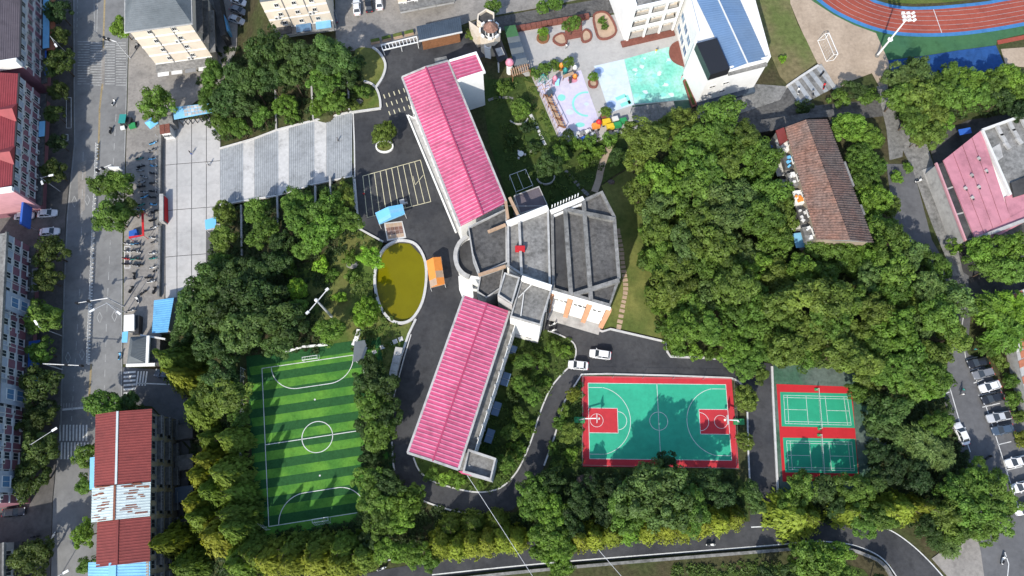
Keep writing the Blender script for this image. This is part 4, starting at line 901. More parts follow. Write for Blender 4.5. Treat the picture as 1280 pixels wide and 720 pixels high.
# --- little castle at the kindergarten gate
ca = thing('castle_gatehouse', 'toy-like white castle gatehouse with brown pointed turret roof at the kindergarten', 'building', P(614, 60))
def octa(cx, cy, r, z, n=8): c = P(cx, cy, z); return [c + Vector((r * math.cos(math.pi / 8 + 2 * math.pi * i / n), r * math.sin(math.pi / 8 + 2 * math.pi * i / n), 0)) for i in range(n)]
q = octa(612.5, 39, 2.5, 6.2); part(MB().prism(q, 0, 6.2), 'tower_wall', 'cream_wall', ca); part(MB().prism(grow(q, -.3), 6.1, 6.25), 'tower_roof', 'concrete_black', ca)
for i in range(8): c = q[i].lerp(q[(i + 1) % 8], .5); part(MB().box((c.x, c.y, 6.6), (.35, .9, .7), math.atan2(c.y - cen(q).y, c.x - cen(q).x)), 'merlon', 'white_wall', ca)
q = octa(613.5, 39, 1.35, 7.2); part(MB().prism(q, 6.2, 8.6), 'turret_wall', 'white_wall', ca)
c = cen(q); m = MB(); z0 = 8.6; q2 = grow(q, .4); m.add([(p.x, p.y, z0) for p in q2] + [(c.x, c.y, 10.6)], [(i, (i + 1) % 8, 8) for i in range(8)] + [tuple(range(7, -1, -1))]); part(m, 'turret_roof', 'brown_tile', ca)
for i in range(3):
    p = q[5].lerp(q[6], .5) if i == 0 else (q[4].lerp(q[5], .5) if i == 1 else q[6].lerp(q[7], .5)); dd = p - c
    part(MB().box((p.x, p.y, 7.5), (.2, .6, 1.2), math.atan2(dd.y, dd.x)), 'turret_window', 'glass_dark', ca)
q = W([(597, 20), (608, 13), (618, 18), (618, 30), (604, 34), (596, 28)], 5.0); flat_block(ca, q, 0, 5.0, 'cream_wall', 'concrete_black', .7, .35)
q = W([(603, 48), (615, 50), (613, 62), (606, 60)], 3.6); flat_block(ca, q, 0, 3.6, 'white_wall', 'concrete_pale', .3, .3)
window(ca, tuple(P(606, 52, 4).xy) + (3.2,), rad(200), 1.2, 1.6); 
q = W([(612.5, 52.5), (626, 48), (635, 72), (623, 78)], 4.0); part(MB().prism(q, 3.7, 4.0), 'porch_roof', 'tarp_black', ca); part(MB().prism(W([(619, 61), (627, 59), (631, 68), (623, 70)], 4.2), 4.0, 4.25), 'skylight', 'concrete_pale', ca)
for x, y in ((613.5, 53), (625, 49), (634, 72), (623, 77)): p = P(x, y, 4); part(MB().tube((p.x, p.y, 0), (p.x, p.y, 3.7), .18), 'post', 'white', ca)
c = P(637, 75, 4.8); part(MB().lathe((c.x, c.y, 0), [(.75, 0), (.75, 3.6)], 10), 'round_turret', 'white_wall', ca); part(MB().lathe((c.x, c.y, 3.6), [(.2, 0), (1.0, .05), (.95, .5), (.6, 1.1), (.1, 1.5)], 10), 'dome', 'pinkp', ca, True)
part(MB().prism(W([(586, 26), (600, 36), (604, 44), (596, 46), (588, 34)], 4), 0, 4), 'curtain_wall', 'cream_wall', ca)
sh = thing('striped_canopy', 'grey and pale striped sloping canopy beside the castle gatehouse', 'canopy', P(643, 58))
for k in range(7):
    a = [(630 + k * 1.9, 33 + k * 7.0), (644 + k * 2.3, 31 + k * 6.8), (644 + (k + 1) * 2.3, 31 + (k + 1) * 6.8), (630 + (k + 1) * 1.9, 33 + (k + 1) * 7.0)]
    part(MB().prism(W(a, 3.0), 2.85 - .03 * (k % 2), 3.0 - .03 * (k % 2)), 'canopy_panel', ['slate', 'slate_blue'][k % 2] if k > 1 else 'rubber_green', sh)
for x, y in ((632, 36), (645, 34), (643, 78), (658, 76)): p = P(x, y, 3); part(MB().tube((p.x, p.y, 0), (p.x, p.y, 2.85), .1), 'post', 'steel', sh)
pg = thing('pergola', 'small wooden slatted pergola at the corner of the playground fence', 'pergola', P(650, 88))
for k in range(8): part(MB().beam(P(639 + k * 2.7, 85.5 - k * .9, 2.7), P(641.5 + k * 2.7, 95.5 - k * .9, 2.7), .2, .18), 'slat', 'wood_pale', pg)
for a, b in (((638, 88), (661, 80.5)), ((640, 95), (663, 87.5))): part(MB().beam(P(*a, 2.55), P(*b, 2.55), .18, .14), 'rail', 'wood', pg)
for x, y in ((639, 88), (661, 80.5), (641, 94.5), (663, 87.5)): p = P(x, y, 2.5); part(MB().tube((p.x, p.y, 0), (p.x, p.y, 2.5), .1), 'post', 'wood', pg)
# --- guard house and white lattice by the inner gate
gh = thing('guard_house', 'low wooden-fronted hut with dark blue sheet roof at the top of the yard', 'hut', P(550, 42))
q = W([(520.5, 33), (575.5, 21), (578, 41.5), (524, 53)], 3.4)
part(MB().prism(grow(q, -.7), 0, 3.2), 'wall', 'wood', gh)
m = MB(); m.ribs(q[0], q[1], q[3] + Vector((0, 0, .5)), q[2] + Vector((0, 0, .5)), .5, .05); part(m, 'roof', 'slate_blue', gh); part(MB().beam(q[3] + Vector((0, 0, .4)), q[2] + Vector((0, 0, .4)), .25, .3), 'fascia', 'offwhite', gh)
a, b, d, nn, rz = along(P(526, 52, 0), P(576, 41, 0), P(550, 35))
for i in range(5): p = a + d * ((b - a).length * (i + .5) / 5) + Vector((.4, -.25, 0)); window(gh, (p.x, p.y - .0, 1.6), rz, 1.2, 1.1, fm='wood')
pr = thing('lattice_rack', 'white ladder-like lattice frame between planters and the blue-roofed hut', 'rack', P(500, 54))
for k in range(11): part(MB().beam(P(476.5 + k * 4.4, 56.5 - k * 1.05, 2.2), P(478.5 + k * 4.4, 62.5 - k * 1.05, 2.2), .16, .16), 'slat', 'white', pr)
for a, b in (((476, 56.5), (521, 45.5)), ((478, 63), (523, 52.5))): part(MB().beam(P(*a, 2.2), P(*b, 2.2), .2, .2), 'rail', 'white', pr)
for x, y in ((477, 57), (499, 51), (520, 46), (479, 62), (501, 57), (522, 53)): p = P(x, y, 2.2); part(MB().tube((p.x, p.y, 0), (p.x, p.y, 2.2), .08), 'post', 'white', pr)
for k in range(4):
    p, q_ = P(464 + k * 14, 54 - k * 3.4), P(475 + k * 14, 51.5 - k * 3.4)
    t = thing('planter_box', 'long pale planter with green plants, ' + ORD[k] + ' from left above the white lattice', 'planter', (p + q_) / 2, group='planters by the inner gate')
    part(MB().beam(p + Vector((0, 0, .35)), q_ + Vector((0, 0, .35)), 1.0, .8), 'box', 'tan_paver', t); part(MB().beam(p + Vector((0, 0, .8)), q_ + Vector((0, 0, .8)), .8, .2), 'soil_bed', 'lawn', t)
# --- brown-tiled dormitory in the grove
dm = thing('tiled_dormitory', 'old dormitory with weathered brown tiled gable roof, wrapped by the grove', 'building', P(1035, 230))
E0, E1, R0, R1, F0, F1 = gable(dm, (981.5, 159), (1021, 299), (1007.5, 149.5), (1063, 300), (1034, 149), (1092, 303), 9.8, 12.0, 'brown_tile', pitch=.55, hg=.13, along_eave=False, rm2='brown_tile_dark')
wq = [E0 + Vector((.8, -.5, 0)), E1 + Vector((.8, .4, 0)), F1 + Vector((-.8, .4, 0)), F0 + Vector((-.8, -.5, 0))]; part(MB().prism(wq, 0, 9.7), 'wall', 'beige_wall', dm)
a, b, d, nn, rz = along(wq[0], wq[1], cen(wq)); LW = (b - a).length
for z in (3.2, 6.4): part(MB().prism([a, b, b + nn * 1.6, a + nn * 1.6], z - .15, z), 'gallery_floor', 'concrete', dm)
for k in range(6):
    c = a + d * LW * (k + .5) / 6
    part(MB().prism([c - d * 1.6, c + d * 1.4, c + d * 1.4 + nn * 1.9, c - d * 1.6 + nn * 1.9], 6.2, 7.4), 'balcony', ['concrete', 'concrete_dark', 'white_wall', 'concrete', 'concrete_dark', 'white_wall'][k], dm)
    part(MB().prism([c - d * 1.8, c + d * 1.5, c + d * 1.5 + nn * 2.6, c - d * 1.8 + nn * 2.6], 3.8 + .1 * k, 3.9 + .1 * k), 'awning', ['sky_blue_sheet', 'offwhite', 'teal', 'white', 'offwhite', 'blue'][k], dm)
    window(dm, tuple((c + nn * .02).xy) + (8.3,), rz, 1.6, 1.3, gm='glass_dark'); window(dm, tuple((c + nn * .02).xy) + (5.0,), rz, 1.6, 1.3, gm='glass_dark')
    m = MB()
    for j in range(4): p = c + d * R.uniform(-1.3, 1.2) + nn * R.uniform(.5, 1.5); m.box((p.x, p.y, 7.5), (R.uniform(.3, .9), R.uniform(.3, .8), R.uniform(.3, .9)), R.random())
    part(m, 'clutter', ['white', 'offwhite', 'orange', 'white', 'sky', 'offwhite'][k], dm)
for k0, k1 in ((.35, .55), (.7, .78)):
    a, b, d, nn, rz = along(F0, F1, cen(wq)); p0, p1 = a.lerp(b, k0), a.lerp(b, k1); part(MB().prism([p0, p1, p1 + nn * .9, p0 + nn * .9], 8.6, 9.2), 'side_ledge', 'concrete', dm)
part(MB().prism(W([(970, 163), (980, 159), (985, 175), (975, 182)], 8.5), 8.2, 8.5), 'annex_roof', 'red_sheet', dm); part(MB().prism(W([(971, 164), (980, 160), (984, 174), (976, 180)], 8.2), 0, 8.2), 'annex_wall', 'concrete', dm)
sd = thing('dark_shed', 'long dark flat-roofed shed between the grove and the tiled dormitory', 'shed', P(985, 155))
q = W([(938, 152), (1040, 137), (1042, 146), (1008, 148), (980, 160), (940, 167)], 3.0); part(MB().prism(q, 0, 2.9), 'wall', 'dark_wall', sd); part(MB().prism(grow(q, .3), 2.85, 3.05), 'roof', 'concrete_dark', sd)
# --- pale pink hall on the right
ph = thing('pink_hall', 'faded pink sheet-roofed hall with small roof vents on the right', 'building', P(1230, 230))
ZP = 5.2
q = [P(1179, 200.5, ZP), P(1226, 163, ZP), P(1262, 272, ZP + .0), P(1219, 298.5, ZP)]
part(MB().prism(W([(1180.5, 202), (1226, 165), (1300, 140), (1330, 255), (1219.5, 297)], ZP - .3), 0, ZP - .3), 'wall', 'white_wall', ph)
part(MB().prism(W([(1170.5, 206), (1180, 203), (1218.5, 298), (1206.5, 300)], ZP - .5), 0, ZP - .5), 'ledge_wall', 'concrete_pale', ph)
def lerp4(u, v): return (q[0].lerp(q[1], u)).lerp(q[3].lerp(q[2], u), v)
for k in range(4):
    u0, u1 = k / 4, (k + 1) / 4; z0, z1 = .6 - .3 * abs(k - 2), .6 - .3 * abs(k - 1)
    c4 = [lerp4(u0, 0), lerp4(u1 - .012, 0), lerp4(u1 - .012, 1), lerp4(u0, 1)]
    m = MB(); m.prism([p.xy for p in c4], ZP - .2, ZP + .1 + .06 * k); part(m, 'roof_panel', 'pink_roof_pale', ph)
for k in range(4):                    # rest of the pink slope towards the lower right
    pass
part(MB().prism(W([(1262, 272), (1280, 262), (1310, 250), (1310, 262), (1240, 299), (1219, 299)], ZP), ZP - .3, ZP + .05), 'lower_roof', 'pink_roof_pale', ph)
part(MB().prism(W([(1256, 246), (1310, 226), (1312, 249), (1262, 271.5)], ZP - .05), ZP - .35, ZP - .02), 'lower_roof', 'pink_roof_pale', ph)
part(MB().beam(P(1219, 299, ZP + .2), P(1300, 268, ZP + .2), .7, .8), 'gutter', 'concrete_pale', ph)
for u, v in ((.2, .44), (.27, .58), (.44, .36), (.5, .52), (.72, .25), (.79, .42)):
    c = lerp4(u, v); part(MB().box((c.x, c.y, ZP + .4), (.4, .6, .55), .5), 'roof_vent', 'concrete_pale', ph); part(MB().tube((c.x + .1, c.y - .5, ZP + .5), (c.x + .1, c.y - .52, ZP + .55), .2), 'vent_mouth', 'dark', ph)
part(MB().prism(W([(1227, 163.5), (1290, 140), (1330, 230), (1262, 248)], ZP - .2), ZP - .5, ZP - .1), 'flat_roof', 'concrete', ph)
part(MB().beam(P(1227, 163.5, ZP + .3), P(1262, 244, ZP + .3), .5, .9), 'parapet', 'offwhite', ph); part(MB().beam(P(1227, 163, ZP + .25), P(1300, 137, ZP + .25), .5, .8), 'parapet', 'offwhite', ph)
m = MB()
for k in range(9): m.beam(P(1246 + k * 5, 158 - k * 2 + (k % 3) * 12, ZP + .3), P(1252 + k * 5, 170 - k * 2 + (k % 3) * 10, ZP + .3), .8, .5)
part(m, 'roof_rubble', 'concrete_pale', ph); part(MB().prism(W([(1264, 228), (1290, 218), (1300, 236), (1268, 246)], ZP + .5), ZP - .1, ZP + .5), 'roof_pit', 'concrete_black', ph)
part(MB().prism(W([(1238, 186), (1250, 179), (1254, 196), (1246, 202)], ZP + .1), ZP - .15, ZP + .1), 'roof_patch', 'teal_paint' if 0 else 'concrete_pale', ph)
for k in range(3):
    t0, t1 = k / 3 + .01, (k + 1) / 3 - .012
    A, B, C, D = (1171, 205), (1179, 201.5), (1217, 298), (1207, 300)
    L_ = lambda a, b, t: (a[0] + (b[0] - a[0]) * t, a[1] + (b[1] - a[1]) * t)
    part(MB().prism(W([L_(A, D, t0), L_(B, C, t0), L_(B, C, t1), L_(A, D, t1)], ZP - .4), ZP - .6, ZP - .4), 'ledge_roof', 'concrete_black', ph)
part(MB().beam(P(1169.8, 204, ZP - .2), P(1206.5, 301, ZP - .2), .35, .6), 'ledge_parapet', 'pink_wall', ph)
part(MB().prism(W([(1153, 212), (1165, 208), (1203, 303), (1199, 315), (1194, 312)], .3), 0, .3), 'terrace', 'concrete_pale', ph)
bt = single(MB().prism(W([(1198, 162), (1213, 159), (1215, 166), (1200, 169)], 2.4), 2.3, 2.4).tube(P(1200, 164, 0), P(1200, 164, 2.35), .06).tube(P(1213, 162, 0), P(1213, 162, 2.35), .06).tube(P(1207, 167, 0), P(1207, 167, 2.35), .06), 'flat_awning', 'blue', 'small bright blue flat awning in the shade above the pink hall', 'awning')
# --- terracotta terrace on the right edge
tt = thing('terracotta_terrace', 'terrace roof of orange and white checkered panels at the right edge', 'terrace', P(1275, 430))
q0, q1, q2, q3 = (1256, 372), (1300, 352), (1345, 500), (1290, 530)
part(MB().prism(W([q0, q1, q2, q3], 3.0), 0, 2.95), 'base', 'concrete_pale', tt)
for i in range(6):
    for j in range(16):
        def C_(u, v): return P(*[(q0[k] * (1 - u) + q1[k] * u) * (1 - v) + (q3[k] * (1 - u) + q2[k] * u) * v for k in (0, 1)], 3.0)
        off = .5 * (j % 2) / 6; u0, u1 = min(1, i / 6 + off), min(1, (i + .92) / 6 + off)
        if u1 - u0 < .02: continue
        part(MB().prism([C_(u0, (j + .06) / 16), C_(u1, (j + .06) / 16), C_(u1, (j + .94) / 16), C_(u0, (j + .94) / 16)], 2.9, 3.02 + R.uniform(0, .02)), 'panel', 'terracotta' if (i + j) % 3 else 'kerb_stone', tt)
# --- long red-roofed block beside the street at the bottom left
rb = thing('red_roofed_block', 'long block with dark red sheet roof, a rusty white stretch and blue end, bottom left', 'building', P(190, 620, ST))
ZB = 4.8
wq = W([(122, 520), (188, 514), (186, 790), (120, 790)], ZB - .3); wq = grow(wq, -.3)
part(MB().prism(wq, ST, ZB - .2), 'wall', 'beige_wall', rb)
def seg(l0, r0, l1, r1, m_, nm, ridge=None, h=1.0, dz=0):
    A, B, C, D = P(*l0, ZB + dz), P(*r0, ZB + dz), P(*l1, ZB + dz), P(*r1, ZB + dz); k0, k1 = A.lerp(B, .44) + Vector((0, 0, h)), C.lerp(D, .44) + Vector((0, 0, h))
    for a, b in ((A, C), (B, D)):
        m = MB(); m.ribs(a, b, k0, k1, .5, .05); part(m, nm, m_, rb)
    if ridge: part(MB().beam(k0 + Vector((0, 0, .05)), k1 + Vector((0, 0, .05)), 1.3 if ridge == 'sky_blue_sheet' else .4, .16), 'ridge_cap', ridge, rb)
    for p0, p1, p2 in ((A, k0, B), (C, k1, D)): part(MB().add([p0, p1, p2], [(0, 1, 2)]), 'gable_wall', 'beige_wall', rb)
    return A, B, C, D, k0, k1
seg((119.5, 518), (190, 511), (117.5, 608.5), (188.5, 602), 'red_sheet', 'red_roof_slope', 'rusty_white')
A, B, C, D, k0, k1 = seg((115, 610), (188.5, 602.5), (114, 653), (187.5, 645), 'rusty_white', 'patched_roof_slope', 'rust', dz=.15)
for i in range(46):                   # rust streaks: overlapping worn sheets laid on the white stretch
    a, b, c0, c1 = ((A, C, k0, k1) if i % 2 else (B, D, k0, k1)); t = R.random(); s0, s1 = R.uniform(.02, .55), 0; s1 = s0 + R.uniform(.12, .4)
    e, rr = a.lerp(b, t), c0.lerp(c1, t); p, q_ = e.lerp(rr, s0), e.lerp(rr, min(.98, s1))
    part(MB().beam(p + Vector((0, 0, .05)), q_ + Vector((0, 0, .05)), R.uniform(.10, .22), .03), 'rust_streak', 'rust', rb)
seg((121.5, 653), (188.5, 645.5), (120, 709), (187.5, 701.5), 'red_sheet', 'red_roof_slope', 'red_sheet')
seg((110.5, 703), (187.5, 702), (108, 790), (187, 790), 'sky_blue_sheet', 'blue_roof_slope', 'sky_blue_sheet', dz=-.3, h=.9)
part(MB().prism(W([(112.5, 572), (118.5, 571), (118, 611), (112, 612)], 3.0), 2.7, 3.0), 'blue_lean_to', 'sky_blue_sheet', rb)
a, b, d, nn, rz = along(wq[1], wq[2], cen(wq)); LW = (b - a).length
for z in (-3.2, .1, 3.2):
    for i in range(16):
        p = a + d * LW * (i + .5) / 16 + nn * .02; window(rb, (p.x, p.y, z), rz, 1.5, 1.5, fm='concrete', gm='glass_dark')
for z in (-5.0, -1.6, 1.7): 
    for i in range(8):
        p0 = a + d * (LW * (i + .08) / 8); p1 = a + d * (LW * (i + .8) / 8)
        part(MB().prism([p0, p1, p1 + nn * 1.3, p0 + nn * 1.3], z - .12, z), 'balcony_floor', 'concrete_dark', rb)
        m = MB()
        m.beam(p0 + nn * 1.25 + Vector((0, 0, z + .8)), p1 + nn * 1.25 + Vector((0, 0, z + .8)), .06, .06)
        for k in range(7): pp = p0.lerp(p1, k / 6) + nn * 1.25; m.tube((pp.x, pp.y, z), (pp.x, pp.y, z + .8), .03, n=4)
        part(m, 'railing', 'grey', rb)
for i in range(6):
    p = a + d * LW * (i * .16 + .08) + nn * 2.5; part(MB().box((p.x, p.y, ST + 1.3), (3.0, 3.6, 2.6), rz), 'lean_to', ['concrete_black', 'concrete_dark', 'slate_blue', 'concrete_black', 'concrete_dark', 'blue_sheet'][i], rb)
# --- gate buildings
gt = thing('gate_lodge', 'small grey slate-roofed lodge at the side gate by the zebra crossing', 'hut', P(180, 440, ST))
zt = ST + 4.2; c4 = W([(163, 421), (184, 420), (182.5, 454), (158.5, 455)], zt)
part(MB().prism(grow(c4, -.5), ST, zt), 'wall', 'white_wall', gt)
c = cen(c4); m = MB(); t0, t1 = Vector((c.x - .6, c.y + 1.6, zt + 1.3)), Vector((c.x - .6, c.y - 1.6, zt + 1.3))
m.ribs(c4[0], c4[3], t0, t1, .4, .04); m.ribs(c4[1], c4[2], t0, t1, .4, .04); m.add([c4[0], c4[1], t0], [(0, 1, 2)]); m.add([c4[3], c4[2], t1], [(0, 1, 2)]); part(m, 'hipped_roof', 'slate', gt)
part(MB().beam(c4[1] + Vector((.3, 0, 0)), c4[2] + Vector((.3, 0, 0)), .6, .5), 'side_parapet', 'white_wall', gt); part(MB().beam(c4[3] + Vector((0, -.3, 0)), c4[2] + Vector((2, -.3, 0)), .6, .5), 'front_parapet', 'white_wall', gt)
part(MB().prism(W([(184, 421), (200, 424), (199, 456), (183, 454)], ST + 3), ST, ST + 3), 'annex', 'concrete_dark', gt)
part(MB().beam(P(176, 419, ST + 3.2), P(207, 424, ST + 3.2), .35, .5), 'gate_beam', 'offwhite', gt)
for i in range(2): p = c4[3].lerp(c4[2], .3 + .4 * i); window(gt, (p.x, p.y + .45, ST + 2), rad(180), 1.3, 1.4)
bs = thing('blue_shed', 'long blue sheet-roofed shed by the plaza, beside the scooters', 'shed', P(205, 396, ST))
q = W([(192.5, 375.5), (219, 373), (211.5, 416), (190, 416.5)], ST + 3.2); part(MB().prism(grow(q, -.6), ST, ST + 3.0), 'wall', 'grey_wall', bs)
for i in range(5):
    a, b = q[0].lerp(q[3], i / 5), q[0].lerp(q[3], (i + .99) / 5); c, d = q[1].lerp(q[2], i / 5), q[1].lerp(q[2], (i + .99) / 5)
    m = MB(); m.ribs(a, b, c + Vector((0, 0, .6)), d + Vector((0, 0, .6)), .42, .05); part(m, 'roof_panel', 'blue_sheet', bs)
gc = thing('gate_canopy', 'pale blue gate canopy with a grid of skylights at the plaza top', 'canopy', P(240, 142, ST))
q = W([(216, 134), (262, 129), (266, 140), (217.5, 149)], ST + 3.6)
part(MB().prism(q, ST + 3.4, ST + 3.6), 'roof', 'sky_blue_sheet', gc)
for i in range(6):
    for j in range(3):
        def C_(u, v): return (q[0].lerp(q[1], u)).lerp(q[3].lerp(q[2], u), v)
        u0, v0 = .28 + i * .095, .06 + j * .31
        part(MB().prism([C_(u0, v0), C_(u0 + .08, v0), C_(u0 + .08, v0 + .24), C_(u0, v0 + .24)], ST + 3.55, ST + 3.66), 'skylight', 'concrete_pale' if (i + j) % 3 else 'landing_stone', gc)
for k in range(8): p = q[3].lerp(q[2], (k + .5) / 8); part(MB().tube((p.x, p.y + .3, ST), (p.x, p.y + .3, ST + 3.4), .12), 'post', 'dark', gc)
for k in range(2): p = q[0].lerp(q[1], .1 + .8 * k); part(MB().tube((p.x, p.y - .3, ST), (p.x, p.y - .3, ST + 3.4), .12), 'post', 'dark', gc)
gu = thing('guard_booth', 'tiny brown-roofed guard booth at the corner of the plaza gate', 'booth', P(206, 163, ST))
q = W([(199, 156), (212, 154), (213, 166), (200, 168)], ST + 3.0); part(MB().prism(grow(q, -.3), ST, ST + 2.9), 'wall', 'white_wall', gu)
for i in range(2):
    for j in range(2):
        C_ = lambda u, v: (q[0].lerp(q[1], u)).lerp(q[3].lerp(q[2], u), v)
        part(MB().prism([C_(i / 2 + .02, j / 2 + .02), C_(i / 2 + .48, j / 2 + .02), C_(i / 2 + .48, j / 2 + .48), C_(i / 2 + .02, j / 2 + .48)], ST + 2.9, ST + 3.1), 'roof_panel', 'brown_brick', gu)
part(MB().prism(W([(198, 146), (215, 143), (216, 153), (199, 156)], ST + 3.2), ST, ST + 3.2), 'side_room', 'concrete', gu)
for i in range(2): p = q[3].lerp(q[2], .3 + .4 * i); window(gu, (p.x, p.y + .2, ST + 1.7), rad(180), 1.0, 1.1)
# ================================================================ trees and plants
NR = np.random.RandomState(11)
def rot_basis(n):
    a = np.cross(n, np.tile([0.3, 0.5, 0.81], (len(n), 1))); a /= np.linalg.norm(a, axis=1)[:, None] + 1e-9
    return a, np.cross(n, a)
def leaf_mesh(name, pos, nrm, size, tint, aspect=1.5, axis=None):
    n = len(pos); nrm = nrm / (np.linalg.norm(nrm, axis=1)[:, None] + 1e-9)
    if axis is None:
        a, b = rot_basis(nrm); t = NR.rand(n) * 2 * np.pi
        u = a * np.cos(t)[:, None] + b * np.sin(t)[:, None]
    else:
        u = axis - nrm * np.sum(axis * nrm, axis=1)[:, None]; u /= np.linalg.norm(u, axis=1)[:, None] + 1e-9
    w = np.cross(nrm, u); s = size[:, None]
    v = np.empty((n, 4, 3)); v[:, 0] = pos - u * s * aspect * .5; v[:, 1] = pos + w * s * .42 - nrm * s * .12; v[:, 2] = pos + u * s * aspect * .5 - nrm * s * .2; v[:, 3] = pos - w * s * .42 - nrm * s * .12
    me = bpy.data.meshes.new(name); me.vertices.add(4 * n); me.vertices.foreach_set('co', v.reshape(-1))
    me.loops.add(4 * n); me.loops.foreach_set('vertex_index', np.arange(4 * n, dtype=np.int32))
    me.polygons.add(n); me.polygons.foreach_set('loop_start', np.arange(0, 4 * n, 4, dtype=np.int32)); me.polygons.foreach_set('loop_total', np.full(n, 4, dtype=np.int32))
    at = me.attributes.new('tint', 'FLOAT', 'FACE'); at.data.foreach_set('value', np.clip(tint, 0, 1).astype(np.float32))
    me.materials.append(MAT['leaf']); me.update(calc_edges=True); return me
def rdir(n):
    d = NR.normal(size=(n, 3)); return d / np.linalg.norm(d, axis=1)[:, None]
def crown(nc, per, leaf, rc=(.2, .34), flat=.72, lump=.22, top=-.35):
    """clumps of leaves spread over and through a lumpy flattened dome of radius 1"""
    P_, N_, S_, T_ = [], [], [], []
    ph = NR.rand(6) * 6.28
    i = 0
    while i < nc:
        d = rdir(1)[0]
        if d[2] < top: continue
        az = math.atan2(d[1], d[0]); k = 1 + lump * (math.sin(2 * az + ph[0]) * .5 + math.sin(3 * az + ph[1]) * .5 + .5 * math.sin(5 * az + ph[2]))
        rr = k * (NR.uniform(.62, .92) if i % 5 else NR.uniform(.2, .55)); c = d * rr * [1, 1, flat]; r = NR.uniform(*rc); tn = NR.rand()
        q = rdir(per); out = d[None] * .55 + np.array([0, 0, .35]); keep = np.sum(q * out, axis=1) > -.35; q = q[keep]
        p = c + q * r * NR.uniform(.72, 1.08, (len(q), 1)) * [1, 1, .8]
        P_.append(p); N_.append(q + rdir(len(q)) * .55 + [0, 0, .25]); S_.append(leaf * NR.uniform(.65, 1.35, len(q))); T_.append(np.clip(tn * .9 + NR.rand(len(q)) * .3 - .1, 0, 1)); i += 1
    return leaf_mesh('crown', np.vstack(P_), np.vstack(N_), np.concatenate(S_), np.concatenate(T_))
def cone(n, leaf, tiers=13, sharp=1.0):
    P_, N_, S_, T_, A_ = [], [], [], [], []
    for k in range(tiers):
        z = k / tiers; r = (1 - z) ** sharp; nb = max(4, int(15 * r + 3)); a0 = NR.rand() * 6
        for b in range(nb):
            az = a0 + 2 * math.pi * b / nb + NR.uniform(-.2, .2); L = r * NR.uniform(.78, 1.12); m = max(6, int(n / tiers / nb * (r + .35) * 1.5)); tn = NR.rand()
            t = NR.uniform(.25, 1, m); sp = .20 * (1.1 - .5 * t)
            x = L * t; y = NR.normal(0, 1, m) * sp * .5 * (r + .3)
            zz = (z + .04) + (1 - t) * .05 - t * .02 + NR.normal(0, .014, m) + NR.rand() * .01
            p = np.stack([x * math.cos(az) - y * math.sin(az), x * math.sin(az) + y * math.cos(az), zz], 1)
            P_.append(p); o = np.array([math.cos(az), math.sin(az), 0]); N_.append(o * .6 + np.array([0, 0, .8]) + rdir(m) * .45); S_.append(leaf * NR.uniform(.7, 1.3, m)); T_.append(np.clip(tn * .6 + t * .3 + NR.rand(m) * .2, 0, 1)); A_.append(np.tile(o, (m, 1)))
    pos = np.vstack(P_); return leaf_mesh('crown', pos, np.vstack(N_), np.concatenate(S_), np.concatenate(T_), 1.7, np.vstack(A_) + rdir(len(pos)) * .5)
def feather(nb, per, leaf):
    """drooping plumes from the centre (bamboo, palm-like)"""
    P_, N_, S_, T_, A_ = [], [], [], [], []
    for b in range(nb):
        az = NR.rand() * 6.28; L = NR.uniform(.55, 1.05); t = np.linspace(.1, 1, per); up = NR.uniform(.25, .7); tn = NR.rand()
        o = np.array([math.cos(az), math.sin(az), 0]); s = np.array([-math.sin(az), math.cos(az), 0])
        p = o[None] * (L * t)[:, None] + np.array([0, 0, 1])[None] * (up * np.sin(t * 2.4) - .35 * t * t)[:, None] + s[None] * (NR.normal(0, .05, per))[:, None] + rdir(per) * .02
        P_.append(p); N_.append(np.tile([0, 0, 1.0], (per, 1)) + rdir(per) * .6); S_.append(leaf * NR.uniform(.7, 1.3, per)); T_.append(np.clip(tn * .7 + NR.rand(per) * .3, 0, 1)); A_.append(o[None] + s[None] * NR.choice([-.8, .8], (per, 1)))
    pos = np.vstack(P_); return leaf_mesh('crown', pos, np.vstack(N_), np.concatenate(S_), np.concatenate(T_), 2.4, np.vstack(A_))
V = dict(b=[crown(64, 105, .088, (.17, .30), .74, .24) for _ in range(6)],
         g=[crown(150, 85, .060, (.11, .20), .66, .28) for _ in range(3)],
         d=[crown(110, 75, .075, (.14, .22), .85, .10) for _ in range(3)],
         s=[crown(26, 70, .15, (.25, .42), .8, .3, -.1) for _ in range(3)],
         c=[cone(5200, .085), cone(5200, .085, 15, .85), cone(5200, .085, 12, 1.1)],
         w=[feather(150, 30, .075) for _ in range(2)], p=[feather(85, 34, .095) for _ in range(2)])
def trunk_mesh():
    m = MB(); pts = [(0, 0, -.03), (.02, .01, .35), (-.02, .02, .7), (.01, 0, 1.0)]; rr = [.075, .058, .048, .03]
    for (a, b, r0, r1) in zip(pts, pts[1:], rr, rr[1:]): m.tube(a, b, r0, r1, 7)
    for k in range(5):
        az = k * 1.256 + .3; z = .5 + .09 * k; m.tube((0, 0, z), (.34 * math.cos(az), .34 * math.sin(az), z + .3), .028, .010, 5)
    return m.mesh('trunk', 'bark')
TRUNK = trunk_mesh()
COLR = dict(mid=(.108, .190, .032), dark=(.056, .100, .027), deep=(.042, .078, .025), bright=(.132, .236, .033), lime=(.170, .310, .030), yellow=(.205, .250, .034), olive=(.130, .188, .034), gold=(.200, .228, .034), pale=(.120, .190, .052), cool=(.078, .136, .034), street=(.068, .100, .023))
WORDC = dict(mid='mid green', dark='dark green', deep='deep green', bright='bright green', lime='lime green', yellow='yellow-green', olive='olive green', gold='golden green', pale='pale green', cool='bluish green', street='dull green')
WORDT = dict(b='leafy tree', g='large tree', d='round tree', s='bush', c='conifer', w='feathery tree', p='spiky plumed tree')
